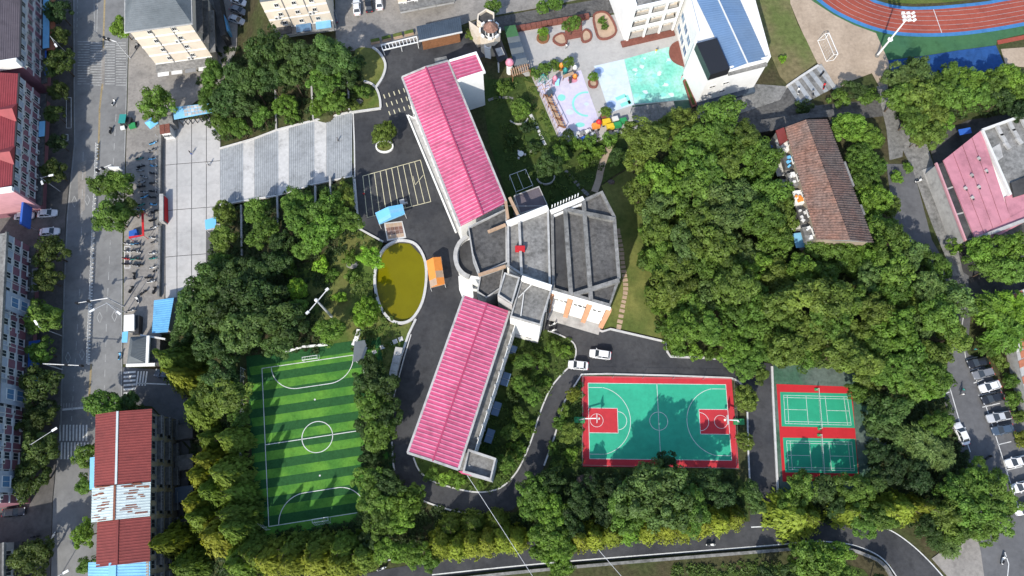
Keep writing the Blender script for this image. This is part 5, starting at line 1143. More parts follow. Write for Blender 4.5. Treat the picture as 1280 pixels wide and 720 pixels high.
GNAME = dict(b='broadleaf_tree', g='broadleaf_tree', d='round_tree', s='bush', c='conifer', w='bamboo_clump', p='plumed_tree')
ALLT = []
def plant(x, y, rpx, typ, col, hc=None, hh=None):
    if typ == 'c':
        H_ = hh or 11.0; g = G(x, y, H_); r = rpx / 6.0
        return dict(x=x, y=y, r=r, t=typ, c=col, g=g, h=H_)
    r = (P(x + rpx, y, 5) - P(x, y, 5)).x
    if hc is None: hc = (.72 * r) if typ == 's' else (1.0 * r + 2.2 if typ in 'bg' else (.95 * r + .9 if typ == 'd' else .8 * r + 1))
    return dict(x=x, y=y, r=r, t=typ, c=col, g=G(x, y, hc), h=hc)
def raise_tree(e, label, group):
    t = e['t']; g = e['g']; r = e['r']
    o = thing(GNAME[t], label, 'bush' if t == 's' else 'tree', g, group=group)
    me = R.choice(V[t]); cc = COLR[e['c']]; j = R.uniform(.78, 1.2); jy = R.uniform(-.06, .08)
    if t == 'c':
        inst('trunk', TRUNK, o, (0, 0, 0), 0, (3.2, 3.2, e['h'] * .9)); c = inst('crown', me, o, (0, 0, .8), R.random() * 6.28, (r, r * R.uniform(.9, 1.1), e['h'] - .8))
    else:
        sq = R.uniform(.85, 1.15); inst('trunk', TRUNK, o, (0, 0, 0), R.random() * 6.28, (.75 * r, .75 * r, max(.3, e['h'] + .2 * r)))
        c = inst('crown', me, o, (0, 0, e['h']), R.random() * 6.28, (r * sq, r / sq, r * R.uniform(.85, 1.1)))
    c.color = (cc[0] * j * (1 + jy), cc[1] * j, cc[2] * j, 1)
def zone(phrase, group, entries, rowlen=9, side='left'):
    """entries sorted into rows (top to bottom); each label says colour, kind, zone, row and place in the row"""
    E = [plant(*e) for e in entries]; E.sort(key=lambda e: e['y']); n = len(E); nr = max(1, math.ceil(n / rowlen)); per = math.ceil(n / nr)
    for k in range(nr):
        row = sorted(E[k * per:(k + 1) * per], key=lambda e: e['x'])
        for i, e in enumerate(row):
            rw = '' if nr == 1 else ', ' + ORD[k] + ' row'
            pos = '' if n == 1 else ', ' + ORD[i] + ' from left'
            raise_tree(e, WORDC[e['c']] + ' ' + WORDT[e['t']] + ' ' + phrase + rw + pos, group)
def column(phrase, group, entries):   # a line of trees read from the top of the picture down
    E = sorted([plant(*e) for e in entries], key=lambda e: e['y'])
    for i, e in enumerate(E): raise_tree(e, WORDC[e['c']] + ' ' + WORDT[e['t']] + ' ' + phrase + ', ' + ORD[i] + ' from top', group)
def scatter(poly, dmin, rr, typs, cols, seed, holes=()):
    q = random.Random(seed); x0, x1 = min(p[0] for p in poly), max(p[0] for p in poly); y0, y1 = min(p[1] for p in poly), max(p[1] for p in poly); out = []
    for _ in range(9000):
        x, y = q.uniform(x0, x1), q.uniform(y0, y1)
        if not inpoly(x, y, poly) or any((x - a) ** 2 + (y - b) ** 2 < c * c for a, b, c in holes): continue
        if all((x - e[0]) ** 2 + (y - e[1]) ** 2 > dmin * dmin for e in out): rp = q.uniform(*rr); out.append((x, y, rp, q.choice(typs), q.choice(cols), rp / 6 + q.uniform(.8, 6.5)))
    return out
column('on the left pavement of the street', 'street trees on the left pavement', [(72, 14, 17, 'b', 'deep'), (76, 46, 13, 'b', 'street'), (75, 78, 19, 'b', 'street'), (73, 114, 13, 'b', 'street'), (68, 142, 13, 'b', 'street'), (72, 178, 12, 'b', 'deep'), (68, 214, 16, 'b', 'street'),
    (64, 316, 21, 'b', 'street'), (58, 349, 18, 'b', 'street'), (54, 397, 24, 'b', 'mid'), (53, 440, 17, 'b', 'mid'), (50, 482, 25, 'b', 'street'), (55, 510, 15, 'b', 'deep'), (44, 528, 20, 'b', 'street'), (50, 562, 26, 'b', 'street'), (40, 596, 25, 'b', 'street'), (40, 698, 26, 'b', 'street')])
column('on the right side of the street', 'trees on the right side of the street', [(152, 34, 15, 'b', 'bright'), (196, 131, 22, 'b', 'mid'), (133, 231, 19, 'b', 'mid'), (152, 230, 18, 'b', 'mid'), (140, 270, 25, 'b', 'mid'), (160, 262, 16, 'b', 'street'), (132, 508, 24, 'b', 'mid'), (163, 505, 16, 'b', 'dark'), (108, 570, 16, 'b', 'mid'), (108, 605, 13, 'b', 'mid'), (105, 668, 16, 'b', 'bright'), (110, 705, 12, 'b', 'mid')])
zone('in the wood above the stairs', 'wood above the stairs', [(268, 96, 20, 'b', 'mid'), (286, 124, 24, 'b', 'dark'), (262, 122, 16, 'b', 'mid'), (280, 158, 16, 'b', 'mid'), (316, 104, 20, 'b', 'cool', 9), (308, 134, 17, 'b', 'dark'), (332, 64, 25, 'b', 'cool', 11), (336, 98, 18, 'b', 'dark', 9), (364, 92, 17, 'b', 'cool', 9), (386, 70, 20, 'b', 'dark', 10), (415, 70, 25, 'b', 'cool', 11), (430, 98, 17, 'b', 'dark'), (404, 104, 19, 'b', 'mid', 8), (356, 132, 16, 'd', 'bright'), (327, 146, 13, 'b', 'mid'), (398, 134, 13, 'd', 'bright'), (418, 128, 15, 'b', 'mid'), (300, 160, 14, 'b', 'mid'), (365, 148, 9, 's', 'bright'), (452, 116, 10, 's', 'mid'), (440, 130, 8, 's', 'olive'), (296, 92, 16, 'b', 'dark', 9), (360, 62, 16, 'b', 'cool', 10), (446, 80, 12, 'b', 'dark')], 7)
zone('in the wood between stairs and pond', 'wood below the stairs', [(281, 266, 16, 'd', 'olive'), (279, 298, 18, 'b', 'olive'), (276, 326, 14, 'b', 'mid'), (322, 266, 19, 'b', 'mid'), (330, 292, 20, 'b', 'mid'), (372, 250, 18, 'b', 'mid'), (376, 276, 22, 'b', 'mid'), (408, 262, 22, 'b', 'mid'), (402, 292, 24, 'b', 'bright'), (430, 246, 15, 'b', 'olive'), (432, 276, 18, 'b', 'mid'), (352, 304, 16, 'b', 'dark'), (378, 312, 14, 'b', 'mid'), (402, 332, 10, 's', 'lime'), (372, 361, 14, 'd', 'lime'), (463, 322, 15, 'b', 'lime'), (437, 322, 9, 's', 'bright'), (345, 330, 18, 'b', 'dark'), (360, 335, 12, 's', 'mid'), (415, 345, 8, 's', 'bright'), (425, 372, 8, 's', 'lime'), (440, 345, 9, 's', 'mid')], 8)
zone('in the thicket beside the blue shed', 'thicket by the blue shed', [(268, 352, 28, 'b', 'cool'), (240, 388, 28, 'b', 'cool'), (300, 372, 28, 'b', 'dark'), (270, 400, 28, 'b', 'cool'), (328, 372, 26, 'b', 'dark'), (306, 412, 30, 'b', 'cool'), (340, 402, 28, 'b', 'cool'), (364, 402, 22, 'b', 'dark'), (232, 416, 20, 'b', 'cool'), (262, 432, 22, 'b', 'dark'), (348, 432, 18, 'b', 'cool'), (285, 436, 20, 'b', 'dark'), (322, 340, 22, 'b', 'dark'), (412, 414, 19, 'b', 'bright'), (292, 345, 22, 'b', 'dark'), (372, 384, 12, 'b', 'mid')], 6)
zone('beside the pond and the football goal', 'trees by the pond', [(458, 391, 20, 'd', 'lime')])
zone('standing alone in the white planter by the upper wing', 'tree in a planter', [(480, 168, 17, 'd', 'olive')])
zone('left of the football pitch', 'conifers by the football pitch', [(194, 440, 30, 'c', 'olive', None, 16), (205, 462, 26, 'c', 'gold', None, 14), (232, 505, 28, 'c', 'olive', None, 11), (262, 492, 22, 'b', 'olive'), (285, 496, 24, 'b', 'olive'), (278, 470, 22, 'b', 'dark'), (300, 520, 14, 'b', 'mid'), (242, 573, 24, 'c', 'gold', None, 12), (236, 592, 24, 'c', 'gold', None, 12), (231, 628, 26, 'c', 'gold', None, 12), (250, 612, 24, 'c', 'olive', None, 11), (248, 545, 20, 'c', 'olive', None, 10), (234, 646, 26, 'c', 'olive', None, 12), (189, 680, 28, 'c', 'gold', None, 14), (252, 668, 30, 'c', 'gold', None, 12), (272, 642, 26, 'c', 'olive', None, 14), (215, 708, 30, 'c', 'olive', None, 12), (276, 660, 22, 'c', 'olive', None, 12), (264, 588, 24, 'c', 'olive', None, 13), (272, 545, 20, 'c', 'olive', None, 12), (278, 616, 19, 'c', 'olive', None, 12)], 7)
zone('along the lower edge of the football pitch', 'conifers below the football pitch', [(322, 700, 24, 'c', 'gold', None, 11), (282, 706, 24, 'c', 'olive', None, 11), (352, 702, 24, 'c', 'gold', None, 11), (385, 700, 26, 'c', 'gold', None, 11), (416, 704, 26, 'c', 'gold', None, 11), (444, 696, 22, 'c', 'olive', None, 9), (308, 696, 22, 'c', 'olive', None, 11), (350, 690, 22, 'c', 'olive', None, 12), (384, 690, 22, 'c', 'olive', None, 11), (418, 688, 22, 'c', 'olive', None, 12), (300, 690, 22, 'c', 'olive', None, 9), (465, 676, 14, 'b', 'dark')], 12)
column('between the football pitch and the lower wing', 'trees right of the football pitch', [(464, 462, 17, 'b', 'dark'), (452, 480, 14, 'b', 'dark'), (476, 484, 20, 'b', 'dark'), (466, 508, 21, 'b', 'mid'), (486, 520, 20, 'b', 'dark'), (474, 542, 22, 'b', 'mid'), (456, 536, 14, 'b', 'dark'), (462, 572, 12, 'b', 'dark'), (458, 600, 18, 'b', 'mid'), (482, 604, 19, 'b', 'dark'), (470, 626, 22, 'b', 'mid'), (506, 632, 23, 'd', 'bright'), (474, 652, 20, 'b', 'mid'), (500, 652, 16, 'b', 'bright'), (520, 616, 12, 'b', 'mid'), (460, 645, 15, 'b', 'dark')])
zone('by the bottom road below the bend', 'trees along the bottom road', [(482, 688, 16, 'b', 'bright'), (500, 690, 15, 'b', 'bright'), (522, 692, 16, 'b', 'bright'), (535, 703, 12, 'b', 'mid'), (548, 682, 20, 'c', 'yellow', None, 9), (568, 684, 19, 'c', 'yellow', None, 9), (588, 680, 19, 'c', 'yellow', None, 9), (608, 678, 19, 'c', 'gold', None, 9), (628, 674, 19, 'c', 'yellow', None, 9), (645, 676, 18, 'c', 'yellow', None, 9), (560, 660, 18, 'c', 'olive', None, 7), (590, 656, 18, 'c', 'olive', None, 7), (620, 652, 17, 'c', 'olive', None, 7), (668, 612, 20, 'b', 'mid'), (662, 634, 16, 'b', 'mid'), (688, 600, 17, 'b', 'dark'), (690, 640, 20, 'b', 'bright'), (686, 668, 22, 'b', 'bright'), (700, 688, 20, 'b', 'bright'), (702, 712, 15, 'b', 'bright'), (722, 626, 20, 'b', 'dark'), (714, 655, 17, 'b', 'dark'), (680, 690, 15, 'b', 'bright'), (738, 604, 14, 'b', 'deep')], 8)
zone('below the basketball court', 'trees below the basketball court', [(822, 622, 44, 'g', 'pale', 11.0), (788, 632, 30, 'g', 'mid', 9.0), (858, 632, 30, 'g', 'mid', 10.5), (812, 598, 22, 'b', 'pale'), (835, 578, 14, 'b', 'deep'), (770, 612, 16, 'b', 'deep'), (884, 604, 20, 'b', 'dark', 8.5), (905, 620, 16, 'b', 'deep'), (938, 616, 15, 'b', 'cool'), (726, 674, 19, 'c', 'gold', None, 9), (748, 672, 19, 'c', 'yellow', None, 9), (770, 668, 19, 'c', 'yellow', None, 9), (792, 664, 18, 'c', 'bright', None, 8), (818, 664, 18, 'c', 'yellow', None, 8), (842, 662, 18, 'c', 'yellow', None, 8), (865, 660, 18, 'c', 'yellow', None, 8), (886, 656, 18, 'c', 'yellow', None, 8), (908, 652, 18, 'c', 'yellow', None, 8), (928, 648, 17, 'c', 'gold', None, 8), (945, 632, 11, 'b', 'cool'), (756, 640, 17, 'b', 'deep')], 11)
zone('beside the lower pink wing', 'garden bushes by the lower wing', [(690, 432, 10, 's', 'mid'), (705, 440, 8, 's', 'bright'), (655, 452, 12, 'b', 'mid'), (668, 470, 9, 's', 'mid'), (680, 478, 8, 's', 'bright'), (650, 480, 11, 'b', 'mid'), (664, 495, 12, 'b', 'mid'), (642, 498, 9, 's', 'dark'), (650, 520, 12, 'b', 'mid'), (660, 535, 10, 's', 'bright'), (638, 540, 12, 'b', 'mid'), (645, 562, 11, 's', 'bright'), (632, 580, 12, 'b', 'mid'), (540, 594, 9, 's', 'mid'), (556, 598, 9, 's', 'bright'), (570, 600, 10, 's', 'bright'), (600, 605, 7, 's', 'mid'), (642, 448, 8, 's', 'olive'), (675, 450, 10, 's', 'mid')], 7)
zone('beside the basketball court', 'small trees round the basketball court', [(716, 493, 10, 'd', 'yellow'), (706, 514, 8, 's', 'olive'), (702, 530, 10, 's', 'mid'), (713, 541, 13, 'b', 'olive'), (714, 568, 9, 's', 'bright'), (690, 560, 8, 's', 'mid'), (932, 498, 17, 'd', 'olive'), (931, 551, 12, 'd', 'olive'), (698, 585, 9, 's', 'olive')], 9)
GR = [(778, 178), (800, 160), (840, 150), (905, 142), (945, 160), (966, 200), (974, 250), (986, 300), (1008, 335), (1050, 322), (1085, 308), (1110, 300), (1160, 318), (1188, 345), (1192, 420), (1180, 472), (1130, 490), (1085, 470), (1040, 455), (940, 452), (905, 432), (858, 424), (840, 398), (822, 340), (806, 260)]
zone('in the big grove', 'dense grove in the middle right', scatter(GR, 25.5, (17, 28), ['b', 'b', 'b', 'b', 'g'], ['mid', 'mid', 'mid', 'mid', 'olive', 'bright', 'olive', 'pale'], 5), 10)
zone('at the left edge of the grove', 'bushes fringing the grove', [(803, 262, 8, 's', 'dark'), (806, 290, 9, 's', 'mid'), (811, 312, 9, 's', 'mid'), (824, 388, 9, 's', 'bright'), (838, 432, 9, 's', 'bright'), (850, 440, 9, 's', 'mid'), (868, 441, 10, 's', 'bright'), (890, 442, 9, 's', 'mid'), (828, 408, 10, 's', 'mid'), (815, 365, 10, 's', 'mid'), (806, 330, 9, 's', 'dark'), (908, 446, 12, 'b', 'bright'), (928, 460, 16, 'b', 'mid'), (948, 468, 12, 'b', 'olive')], 14)
zone('beside the tiled dormitory', 'trees round the dormitory', [(1060, 160, 21, 'd', 'bright'), (1085, 172, 19, 'd', 'bright'), (1076, 196, 20, 'd', 'mid'), (1092, 208, 16, 'd', 'mid'), (1078, 226, 19, 'd', 'mid'), (1090, 250, 22, 'd', 'bright'), (1078, 262, 16, 'd', 'mid'), (1112, 258, 14, 'd', 'olive'), (1100, 284, 18, 'b', 'mid'), (972, 260, 16, 'd', 'mid'), (958, 195, 15, 'b', 'pale'), (962, 300, 14, 'b', 'mid'), (1024, 312, 18, 'b', 'mid'), (1050, 316, 20, 'b', 'mid'), (1078, 312, 18, 'b', 'bright'), (1094, 306, 14, 'b', 'mid'), (1120, 222, 8, 's', 'bright'), (1134, 210, 7, 's', 'bright')], 7)
zone('in the wood under the running track', 'wood below the running track', [(1066, 112, 13, 'b', 'dark'), (1084, 120, 12, 's', 'mid'), (1048, 124, 12, 's', 'mid'), (1126, 96, 20, 'b', 'pale'), (1148, 92, 18, 'b', 'pale'), (1122, 122, 20, 'b', 'mid'), (1148, 122, 22, 'b', 'olive'), (1140, 146, 20, 'b', 'mid'), (1166, 146, 18, 'b', 'olive'), (1172, 118, 20, 'b', 'mid'), (1184, 96, 17, 'b', 'mid'), (1196, 122, 20, 'b', 'mid'), (1212, 100, 18, 'b', 'bright'), (1222, 124, 18, 'b', 'mid'), (1240, 106, 18, 'b', 'mid'), (1262, 98, 18, 'b', 'bright'), (1276, 114, 16, 'b', 'mid'), (1162, 168, 18, 'b', 'olive'), (1180, 150, 14, 'b', 'bright'), (1150, 172, 12, 'b', 'olive'), (1252, 124, 16, 'b', 'dark'), (1138, 78, 8, 's', 'pale'), (1274, 138, 16, 'b', 'deep')], 8)
zone('below the pink hall', 'trees by the pink hall', [(1224, 316, 19, 'b', 'bright'), (1248, 310, 20, 'b', 'bright'), (1270, 312, 20, 'b', 'bright'), (1236, 336, 18, 'b', 'mid'), (1262, 338, 20, 'b', 'mid'), (1238, 392, 26, 'p', 'bright'), (1262, 386, 26, 'p', 'lime'), (1252, 418, 26, 'p', 'bright'), (1274, 408, 22, 'p', 'bright'), (1192, 308, 10, 's', 'bright'), (1234, 432, 15, 'p', 'mid'), (1248, 452, 10, 's', 'olive'), (1262, 476, 11, 's', 'mid'), (1266, 500, 11, 's', 'mid'), (1274, 520, 9, 's', 'olive'), (1276, 548, 10, 's', 'gold')], 8)
zone('right of the badminton courts', 'trees by the badminton courts', [(1148, 474, 30, 'd', 'bright'), (1072, 490, 14, 'b', 'mid'), (1086, 478, 16, 'b', 'olive'), (1110, 512, 26, 'b', 'cool'), (1098, 532, 18, 'b', 'dark'), (1152, 556, 26, 'w', 'pale'), (1128, 548, 18, 'w', 'pale'), (1172, 530, 18, 'b', 'mid'), (1176, 570, 20, 'w', 'pale'), (1120, 585, 18, 'b', 'deep'), (1148, 598, 18, 'b', 'deep'), (1095, 565, 14, 'b', 'deep'), (1105, 595, 14, 'b', 'deep')], 7)
zone('near the lower right road corner', 'trees at the lower right', [(1002, 612, 20, 'b', 'mid'), (1028, 612, 18, 'b', 'dark'), (984, 632, 12, 'b', 'mid'), (1068, 612, 22, 'b', 'mid'), (1092, 604, 16, 'b', 'cool'), (1006, 646, 30, 'c', 'yellow', None, 9), (1022, 648, 22, 'c', 'yellow', None, 8), (1074, 640, 20, 'c', 'yellow', None, 8), (1078, 654, 18, 'b', 'mid'), (1100, 648, 18, 'b', 'mid'), (1120, 640, 22, 'c', 'yellow', None, 8), (1145, 636, 22, 'c', 'yellow', None, 8), (1168, 634, 16, 'c', 'yellow', None, 8), (1190, 614, 20, 'b', 'mid'), (1216, 608, 20, 'b', 'mid'), (1244, 614, 22, 'b', 'mid'), (1182, 640, 22, 'b', 'olive'), (1212, 640, 24, 'b', 'mid'), (1242, 642, 24, 'b', 'mid'), (1258, 632, 16, 'b', 'mid'), (1200, 662, 18, 'b', 'mid'), (1226, 664, 18, 'b', 'mid'), (1160, 656, 16, 'b', 'dark'), (1186, 684, 15, 'w', 'pale'), (1170, 676, 13, 'w', 'cool'), (1046, 634, 14, 'b', 'dark'), (1222, 588, 14, 'b', 'mid')], 9)
zone('under the bottom road', 'trees at the bottom edge', [(1010, 700, 24, 'b', 'mid'), (1038, 696, 22, 'b', 'bright'), (1026, 716, 24, 'b', 'mid'), (996, 716, 18, 'b', 'dark'), (1052, 716, 14, 'b', 'mid'), (960, 722, 14, 'b', 'deep'), (1100, 730, 14, 'b', 'deep')], 9)
zone('in the garden behind the upper wing', 'garden trees behind the upper wing', [(651, 136, 14, 'd', 'mid'), (685, 206, 18, 'b', 'dark'), (700, 194, 12, 'b', 'mid'), (630, 110, 9, 's', 'mid'), (722, 180, 9, 's', 'bright'), (738, 178, 9, 's', 'mid'), (668, 185, 9, 's', 'dark'), (640, 175, 8, 's', 'dark'), (660, 160, 8, 's', 'deep'), (730, 200, 10, 's', 'mid'), (762, 176, 10, 's', 'mid'), (748, 190, 9, 's', 'bright'), (770, 196, 11, 'b', 'dark'), (700, 178, 8, 's', 'mid')], 7)
zone('in the kindergarten yard', 'small trees of the kindergarten', [(678, 10, 9, 'd', 'mid'), (694, 4, 11, 'd', 'mid'), (715, 30, 11, 'b', 'mid'), (679, 40, 7, 'd', 'lime'), (668, 92, 8, 's', 'mid'), (682, 86, 9, 's', 'mid'), (694, 82, 8, 's', 'mid'), (711, 78, 8, 'd', 'mid'), (742, 96, 7, 'd', 'bright'), (757, 140, 8, 'd', 'mid'), (710, 168, 8, 'd', 'dark'), (588, 42, 7, 's', 'olive'), (616, 8, 10, 'b', 'mid'), (752, 26, 5, 's', 'mid'), (756, 33, 5, 's', 'mid'), (978, 74, 5, 's', 'lime'), (1005, 134, 10, 's', 'dark')], 9)
# low ground cover: leaves close to the soil in every bed and under the trees
def cover(name, label, polys, n, cols, seed):
    q = random.Random(seed); pos, tint = [], []
    for poly, k in polys:
        x0, x1 = min(p[0] for p in poly), max(p[0] for p in poly); y0, y1 = min(p[1] for p in poly), max(p[1] for p in poly); c = 0; t = 0
        while c < k and t < 40 * k:
            t += 1; x, y = q.uniform(x0, x1), q.uniform(y0, y1)
            if not inpoly(x, y, poly): continue
            g = G(x, y) if x < 445 else P(x, y, 0); c += 1; rr = q.uniform(.25, .8); tn = q.random()
            for _ in range(n):
                a = q.uniform(0, 6.28); d = rr * math.sqrt(q.random()); pos.append((g.x + d * math.cos(a), g.y + d * math.sin(a), g.z + .12 + q.random() * .75 * (1 - d / .9))); tint.append(min(1, max(0, tn * .7 + q.random() * .3)))
    pos = np.array(pos); m = len(pos); me = leaf_mesh(name, pos, np.tile([0, 0, 1.0], (m, 1)) + rdir(m) * .7, NR.uniform(.2, .42, m), np.array(tint))
    o = inst(name, me, None, kind='stuff'); o['label'] = label; o['category'] = 'ground cover'; o.color = (*cols, 1)
cover('ground_cover', 'low dark undergrowth beneath the woods and hedges', [
    ([(246, 60), (440, 60), (455, 100), (440, 138), (392, 148), (300, 172), (276, 180), (250, 140)], 800), ([(276, 258), (440, 225), (446, 286), (420, 330), (400, 440), (310, 445), (240, 440), (215, 400), (260, 330)], 1500),
    ([(240, 480), (304, 465), (306, 640), (335, 665), (460, 650), (470, 690), (300, 720), (200, 720), (240, 600)], 900), ([(456, 440), (490, 500), (490, 590), (530, 630), (600, 645), (570, 690), (470, 680), (452, 640)], 700),
    ([(700, 590), (918, 588), (935, 650), (700, 664), (600, 680), (650, 640)], 900), (GR, 1500), ([(1076, 490), (1180, 490), (1215, 580), (1220, 660), (980, 650), (980, 615), (1085, 612)], 900), ([(1105, 90), (1280, 90), (1280, 140), (1200, 150), (1160, 175), (1120, 150)], 500)], 22, (.045, .075, .022), 3)
cover('ground_cover', 'green leafy low plants in the school garden beds', [(ISL + [(585, 590), (625, 440), (640, 425)], 260), ([(614, 105), (664, 98), (700, 178), (770, 170), (740, 232), (690, 255), (640, 240)], 220), ([(709, 505), (727, 476), (727, 580), (690, 584), (698, 545)], 160), ([(441, 225), (447, 287), (478, 305), (466, 365), (500, 410), (486, 497), (440, 436)], 200), ([(840, 706), (1040, 700), (1080, 720), (840, 722)], 180)], 16, (.085, .135, .028), 4)
# ================================================================ vehicles
def car_meshes(paint, suv=False, pickup=False):
    hz = 1.14 if suv else 1.0
    st = [(-2.25, .66, .42, .72), (-2.16, .80, .32, .86), (-1.75, .88, .24, .95), (-.6, .90, .22, .95), (.7, .90, .22, .93), (1.35, .89, .23, .88), (1.95, .82, .28, .76), (2.2, .66, .36, .64)]
    m = MB(); vs = []
    for x, w, zb, zt in st:
        zt *= hz; vs += [(x, -w * .85, zb), (x, -w, zb + .18), (x, -w * .985, zt - .16), (x, -w * .80, zt), (x, w * .80, zt), (x, w * .985, zt - .16), (x, w, zb + .18), (x, w * .85, zb)]
    f = []
    for k in range(len(st) - 1):
        for i in range(8): f.append((k * 8 + i, (k + 1) * 8 + i, (k + 1) * 8 + (i + 1) % 8, k * 8 + (i + 1) % 8))
    f += [tuple(range(8)), tuple((len(st) - 1) * 8 + i for i in range(7, -1, -1))]
    m.add(vs, f)
    zt, zb = 1.46 * hz, .92 * hz; b0, b1, t0, t1 = (-1.95 if suv else -1.72), 1.02, (-1.55 if suv else -1.12), .28
    if pickup: b0, t0 = -.9, -.6
    B = [(b0, -.80, zb), (b1, -.80, zb), (b1, .80, zb), (b0, .80, zb)]; T_ = [(t0, -.62, zt), (t1, -.62, zt), (t1, .62, zt), (t0, .62, zt)]
    m.prism([(t0 - .05, -.64), (t1 + .05, -.64), (t1 + .05, .64), (t0 - .05, .64)], zt - .03, zt + .035)
    for b, t in zip(B, T_): m.beam(b, t, .09, .09)
    for s in (-1, 1): m.beam((-.35, .79 * s, zb), (-.38, .625 * s, zt), .1, .07); m.box((.85, .98 * s, zb + .05), (.16, .2, .14))
    if pickup: m.prism([(-2.1, -.74), (-1.0, -.74), (-1.0, .74), (-2.1, .74)], .90, 1.0)
    g = lambda i, j: MB().poly([B[i], B[j], T_[j], T_[i]])
    out = [('body', m.mesh('body', paint, sm=False))]
    for nm, i, j in (('windshield', 1, 2), ('rear_window', 3, 0), ('side_window', 0, 1), ('side_window', 2, 3)): out.append((nm, g(i, j).mesh(nm, 'glass')))
    if pickup: out.append(('cargo_bed', MB().prism([(-2.05, -.68), (-1.0, -.68), (-1.0, .68), (-2.05, .68)], .99, 1.02).mesh('cargo_bed', 'dark')))
    for s in (-1, 1):
        out.append(('headlight', MB().box((2.08, .6 * s, .66 * hz), (.22, .32, .12)).mesh('headlight', 'silver'))); out.append(('taillight', MB().box((-2.2, .62 * s, .78 * hz), (.12, .3, .14)).mesh('taillight', 'red')))
        for x in (-1.35, 1.38): out.append(('wheel', MB().tube((x, .74 * s, .33), (x, .93 * s, .33), .33, n=14).tube((x, .9 * s, .33), (x, .945 * s, .33), .19, n=10, mi=1).mesh('wheel', ['tyre', 'silver'])))
    return out
_cars = {}
def car(x, y, ang, paint, label, group, suv=False, pickup=False, L=1.0):
    k = (paint, suv, pickup)
    if k not in _cars: _cars[k] = car_meshes(*k)
    g = G(x, y, .6); g.z = T(g.x, g.y) + (.14 if x < 80 or x > 1280 else .03)
    r = thing('parked_car', label, 'car', g, rad(ang), group)
    for nm, me in _cars[k]: inst(nm, me, r)
    r.scale = (L, 1, 1); return r
gS, gE, gN = 'cars parked by the left shops', 'cars parked in the right-hand bays', 'cars in the top car park'
car(60, 267, 4, 'car_white', 'white car parked by the left shops, upper right of three', gS)
car(63, 290, 4, 'car_white', 'white car parked by the left shops, lowest of three', gS)
car(31, 270, 4, 'car_white', 'white car half under the blue shop sign', gS)
car(446, 9, 98, 'car_white', 'white saloon car, left of three abreast at the top', gN, L=1.05); car(461, 6, 98, 'car_black', 'black car between two white cars at the top', gN); car(474, 3, 98, 'car_white', 'white car, right of three abreast at the top', gN)
car(411, 4, 108, 'car_black', 'dark car in the shade of the cream block, upper one', gN); car(416, 20, 108, 'car_blue', 'dark car in the shade of the cream block, lower one', gN)
gA = 'cars in the alley at the top left'
car(299, 2, -22, 'car_white', 'white car in the alley at the top left, topmost', gA); car(298, 13, -22, 'car_grey', 'grey car in the alley at the top left, middle', gA); car(296, 25, -22, 'car_silver', 'silver car in the alley at the top left, lowest', gA)
car(750, 443, 172, 'car_white', 'white off-road car on the school lane, right of the pair', 'two white cars on the school lane', True); car(722.5, 456.5, 174, 'car_white', 'white hatchback on the school lane, left of the pair', 'two white cars on the school lane', L=.92)
for (x, y, a, c, lb, kw) in [(1222, 453, 192, 'car_black', 'black car at the upper end of the right-hand bays', {}), (1228, 467, 193, 'car_grey', 'grey car second from top in the right-hand bays', dict(suv=True)), (1237, 483, 195, 'car_white', 'white car between grey and black cars on the right', {}), (1240, 498, 195, 'car_black', 'black car below the white one in the right-hand bays', {}),
        (1248, 521, 190, 'car_silver', 'silver pick-up truck in the right-hand bays', dict(pickup=True, L=1.12)), (1253, 537, 190, 'car_blue', 'dark blue car below the pick-up truck', {}), (1270, 577, 192, 'car_white', 'white car in the bays near the right edge', dict(pickup=True)), (1277, 608, 195, 'car_white', 'white car at the right edge above the spreading trees', {}), (1281, 636, 195, 'car_white', 'white car at the right edge, lowest of all', {}), (1201.5, 542, 105, 'car_white', 'white saloon parked alone across the lane from the bays', {})]:
    car(x, y, a, c, lb, gE, **kw)
car(206, 468, 168, 'car_blue', 'dark blue car at the side gate under the conifer', 'cars at the side gate'); car(236, 474, 160, 'car_white', 'white car half hidden by the big conifer', 'cars at the side gate')
car(18, 640, 5, 'car_black', 'black car in the shade at the lower left', 'cars at the lower left')
# three-wheeled green cart by the kerb
p = G(161, 155); tr = thing('cargo_tricycle', 'green canopied cargo tricycle by the kerb near the gate', 'tricycle', (p.x, p.y, ST + .14))
part(MB().box((p.x - .6, p.y + .3, ST + 1.9), (1.6, 2.4, .12)), 'canopy', 'teal', tr); part(MB().box((p.x - .2, p.y + .2, ST + .8), (2.4, 1.9, .8)), 'cargo_box', 'dark', tr); part(MB().box((p.x + 1.4, p.y - .9, ST + .7), (1.5, 1.2, .7), .3), 'cab', 'green', tr); part(MB().box((p.x - .9, p.y - 1.4, ST + .6), (1.0, .9, .4), .3), 'crate', 'white', tr)
for dx, dy in ((-.9, -.9), (.7, -.9), (1.9, .0)): part(MB().tube((p.x + dx, p.y + dy, ST + .42), (p.x + dx + .18, p.y + dy, ST + .42), .3, n=10), 'wheel', 'tyre', tr)
for dx, dy in ((-1.3, -.8), (.1, -.8), (-1.3, 1.3), (.1, 1.3)): part(MB().tube((p.x + dx, p.y + dy, ST + .4), (p.x + dx, p.y + dy, ST + 1.9), .04), 'post', 'steel', tr)
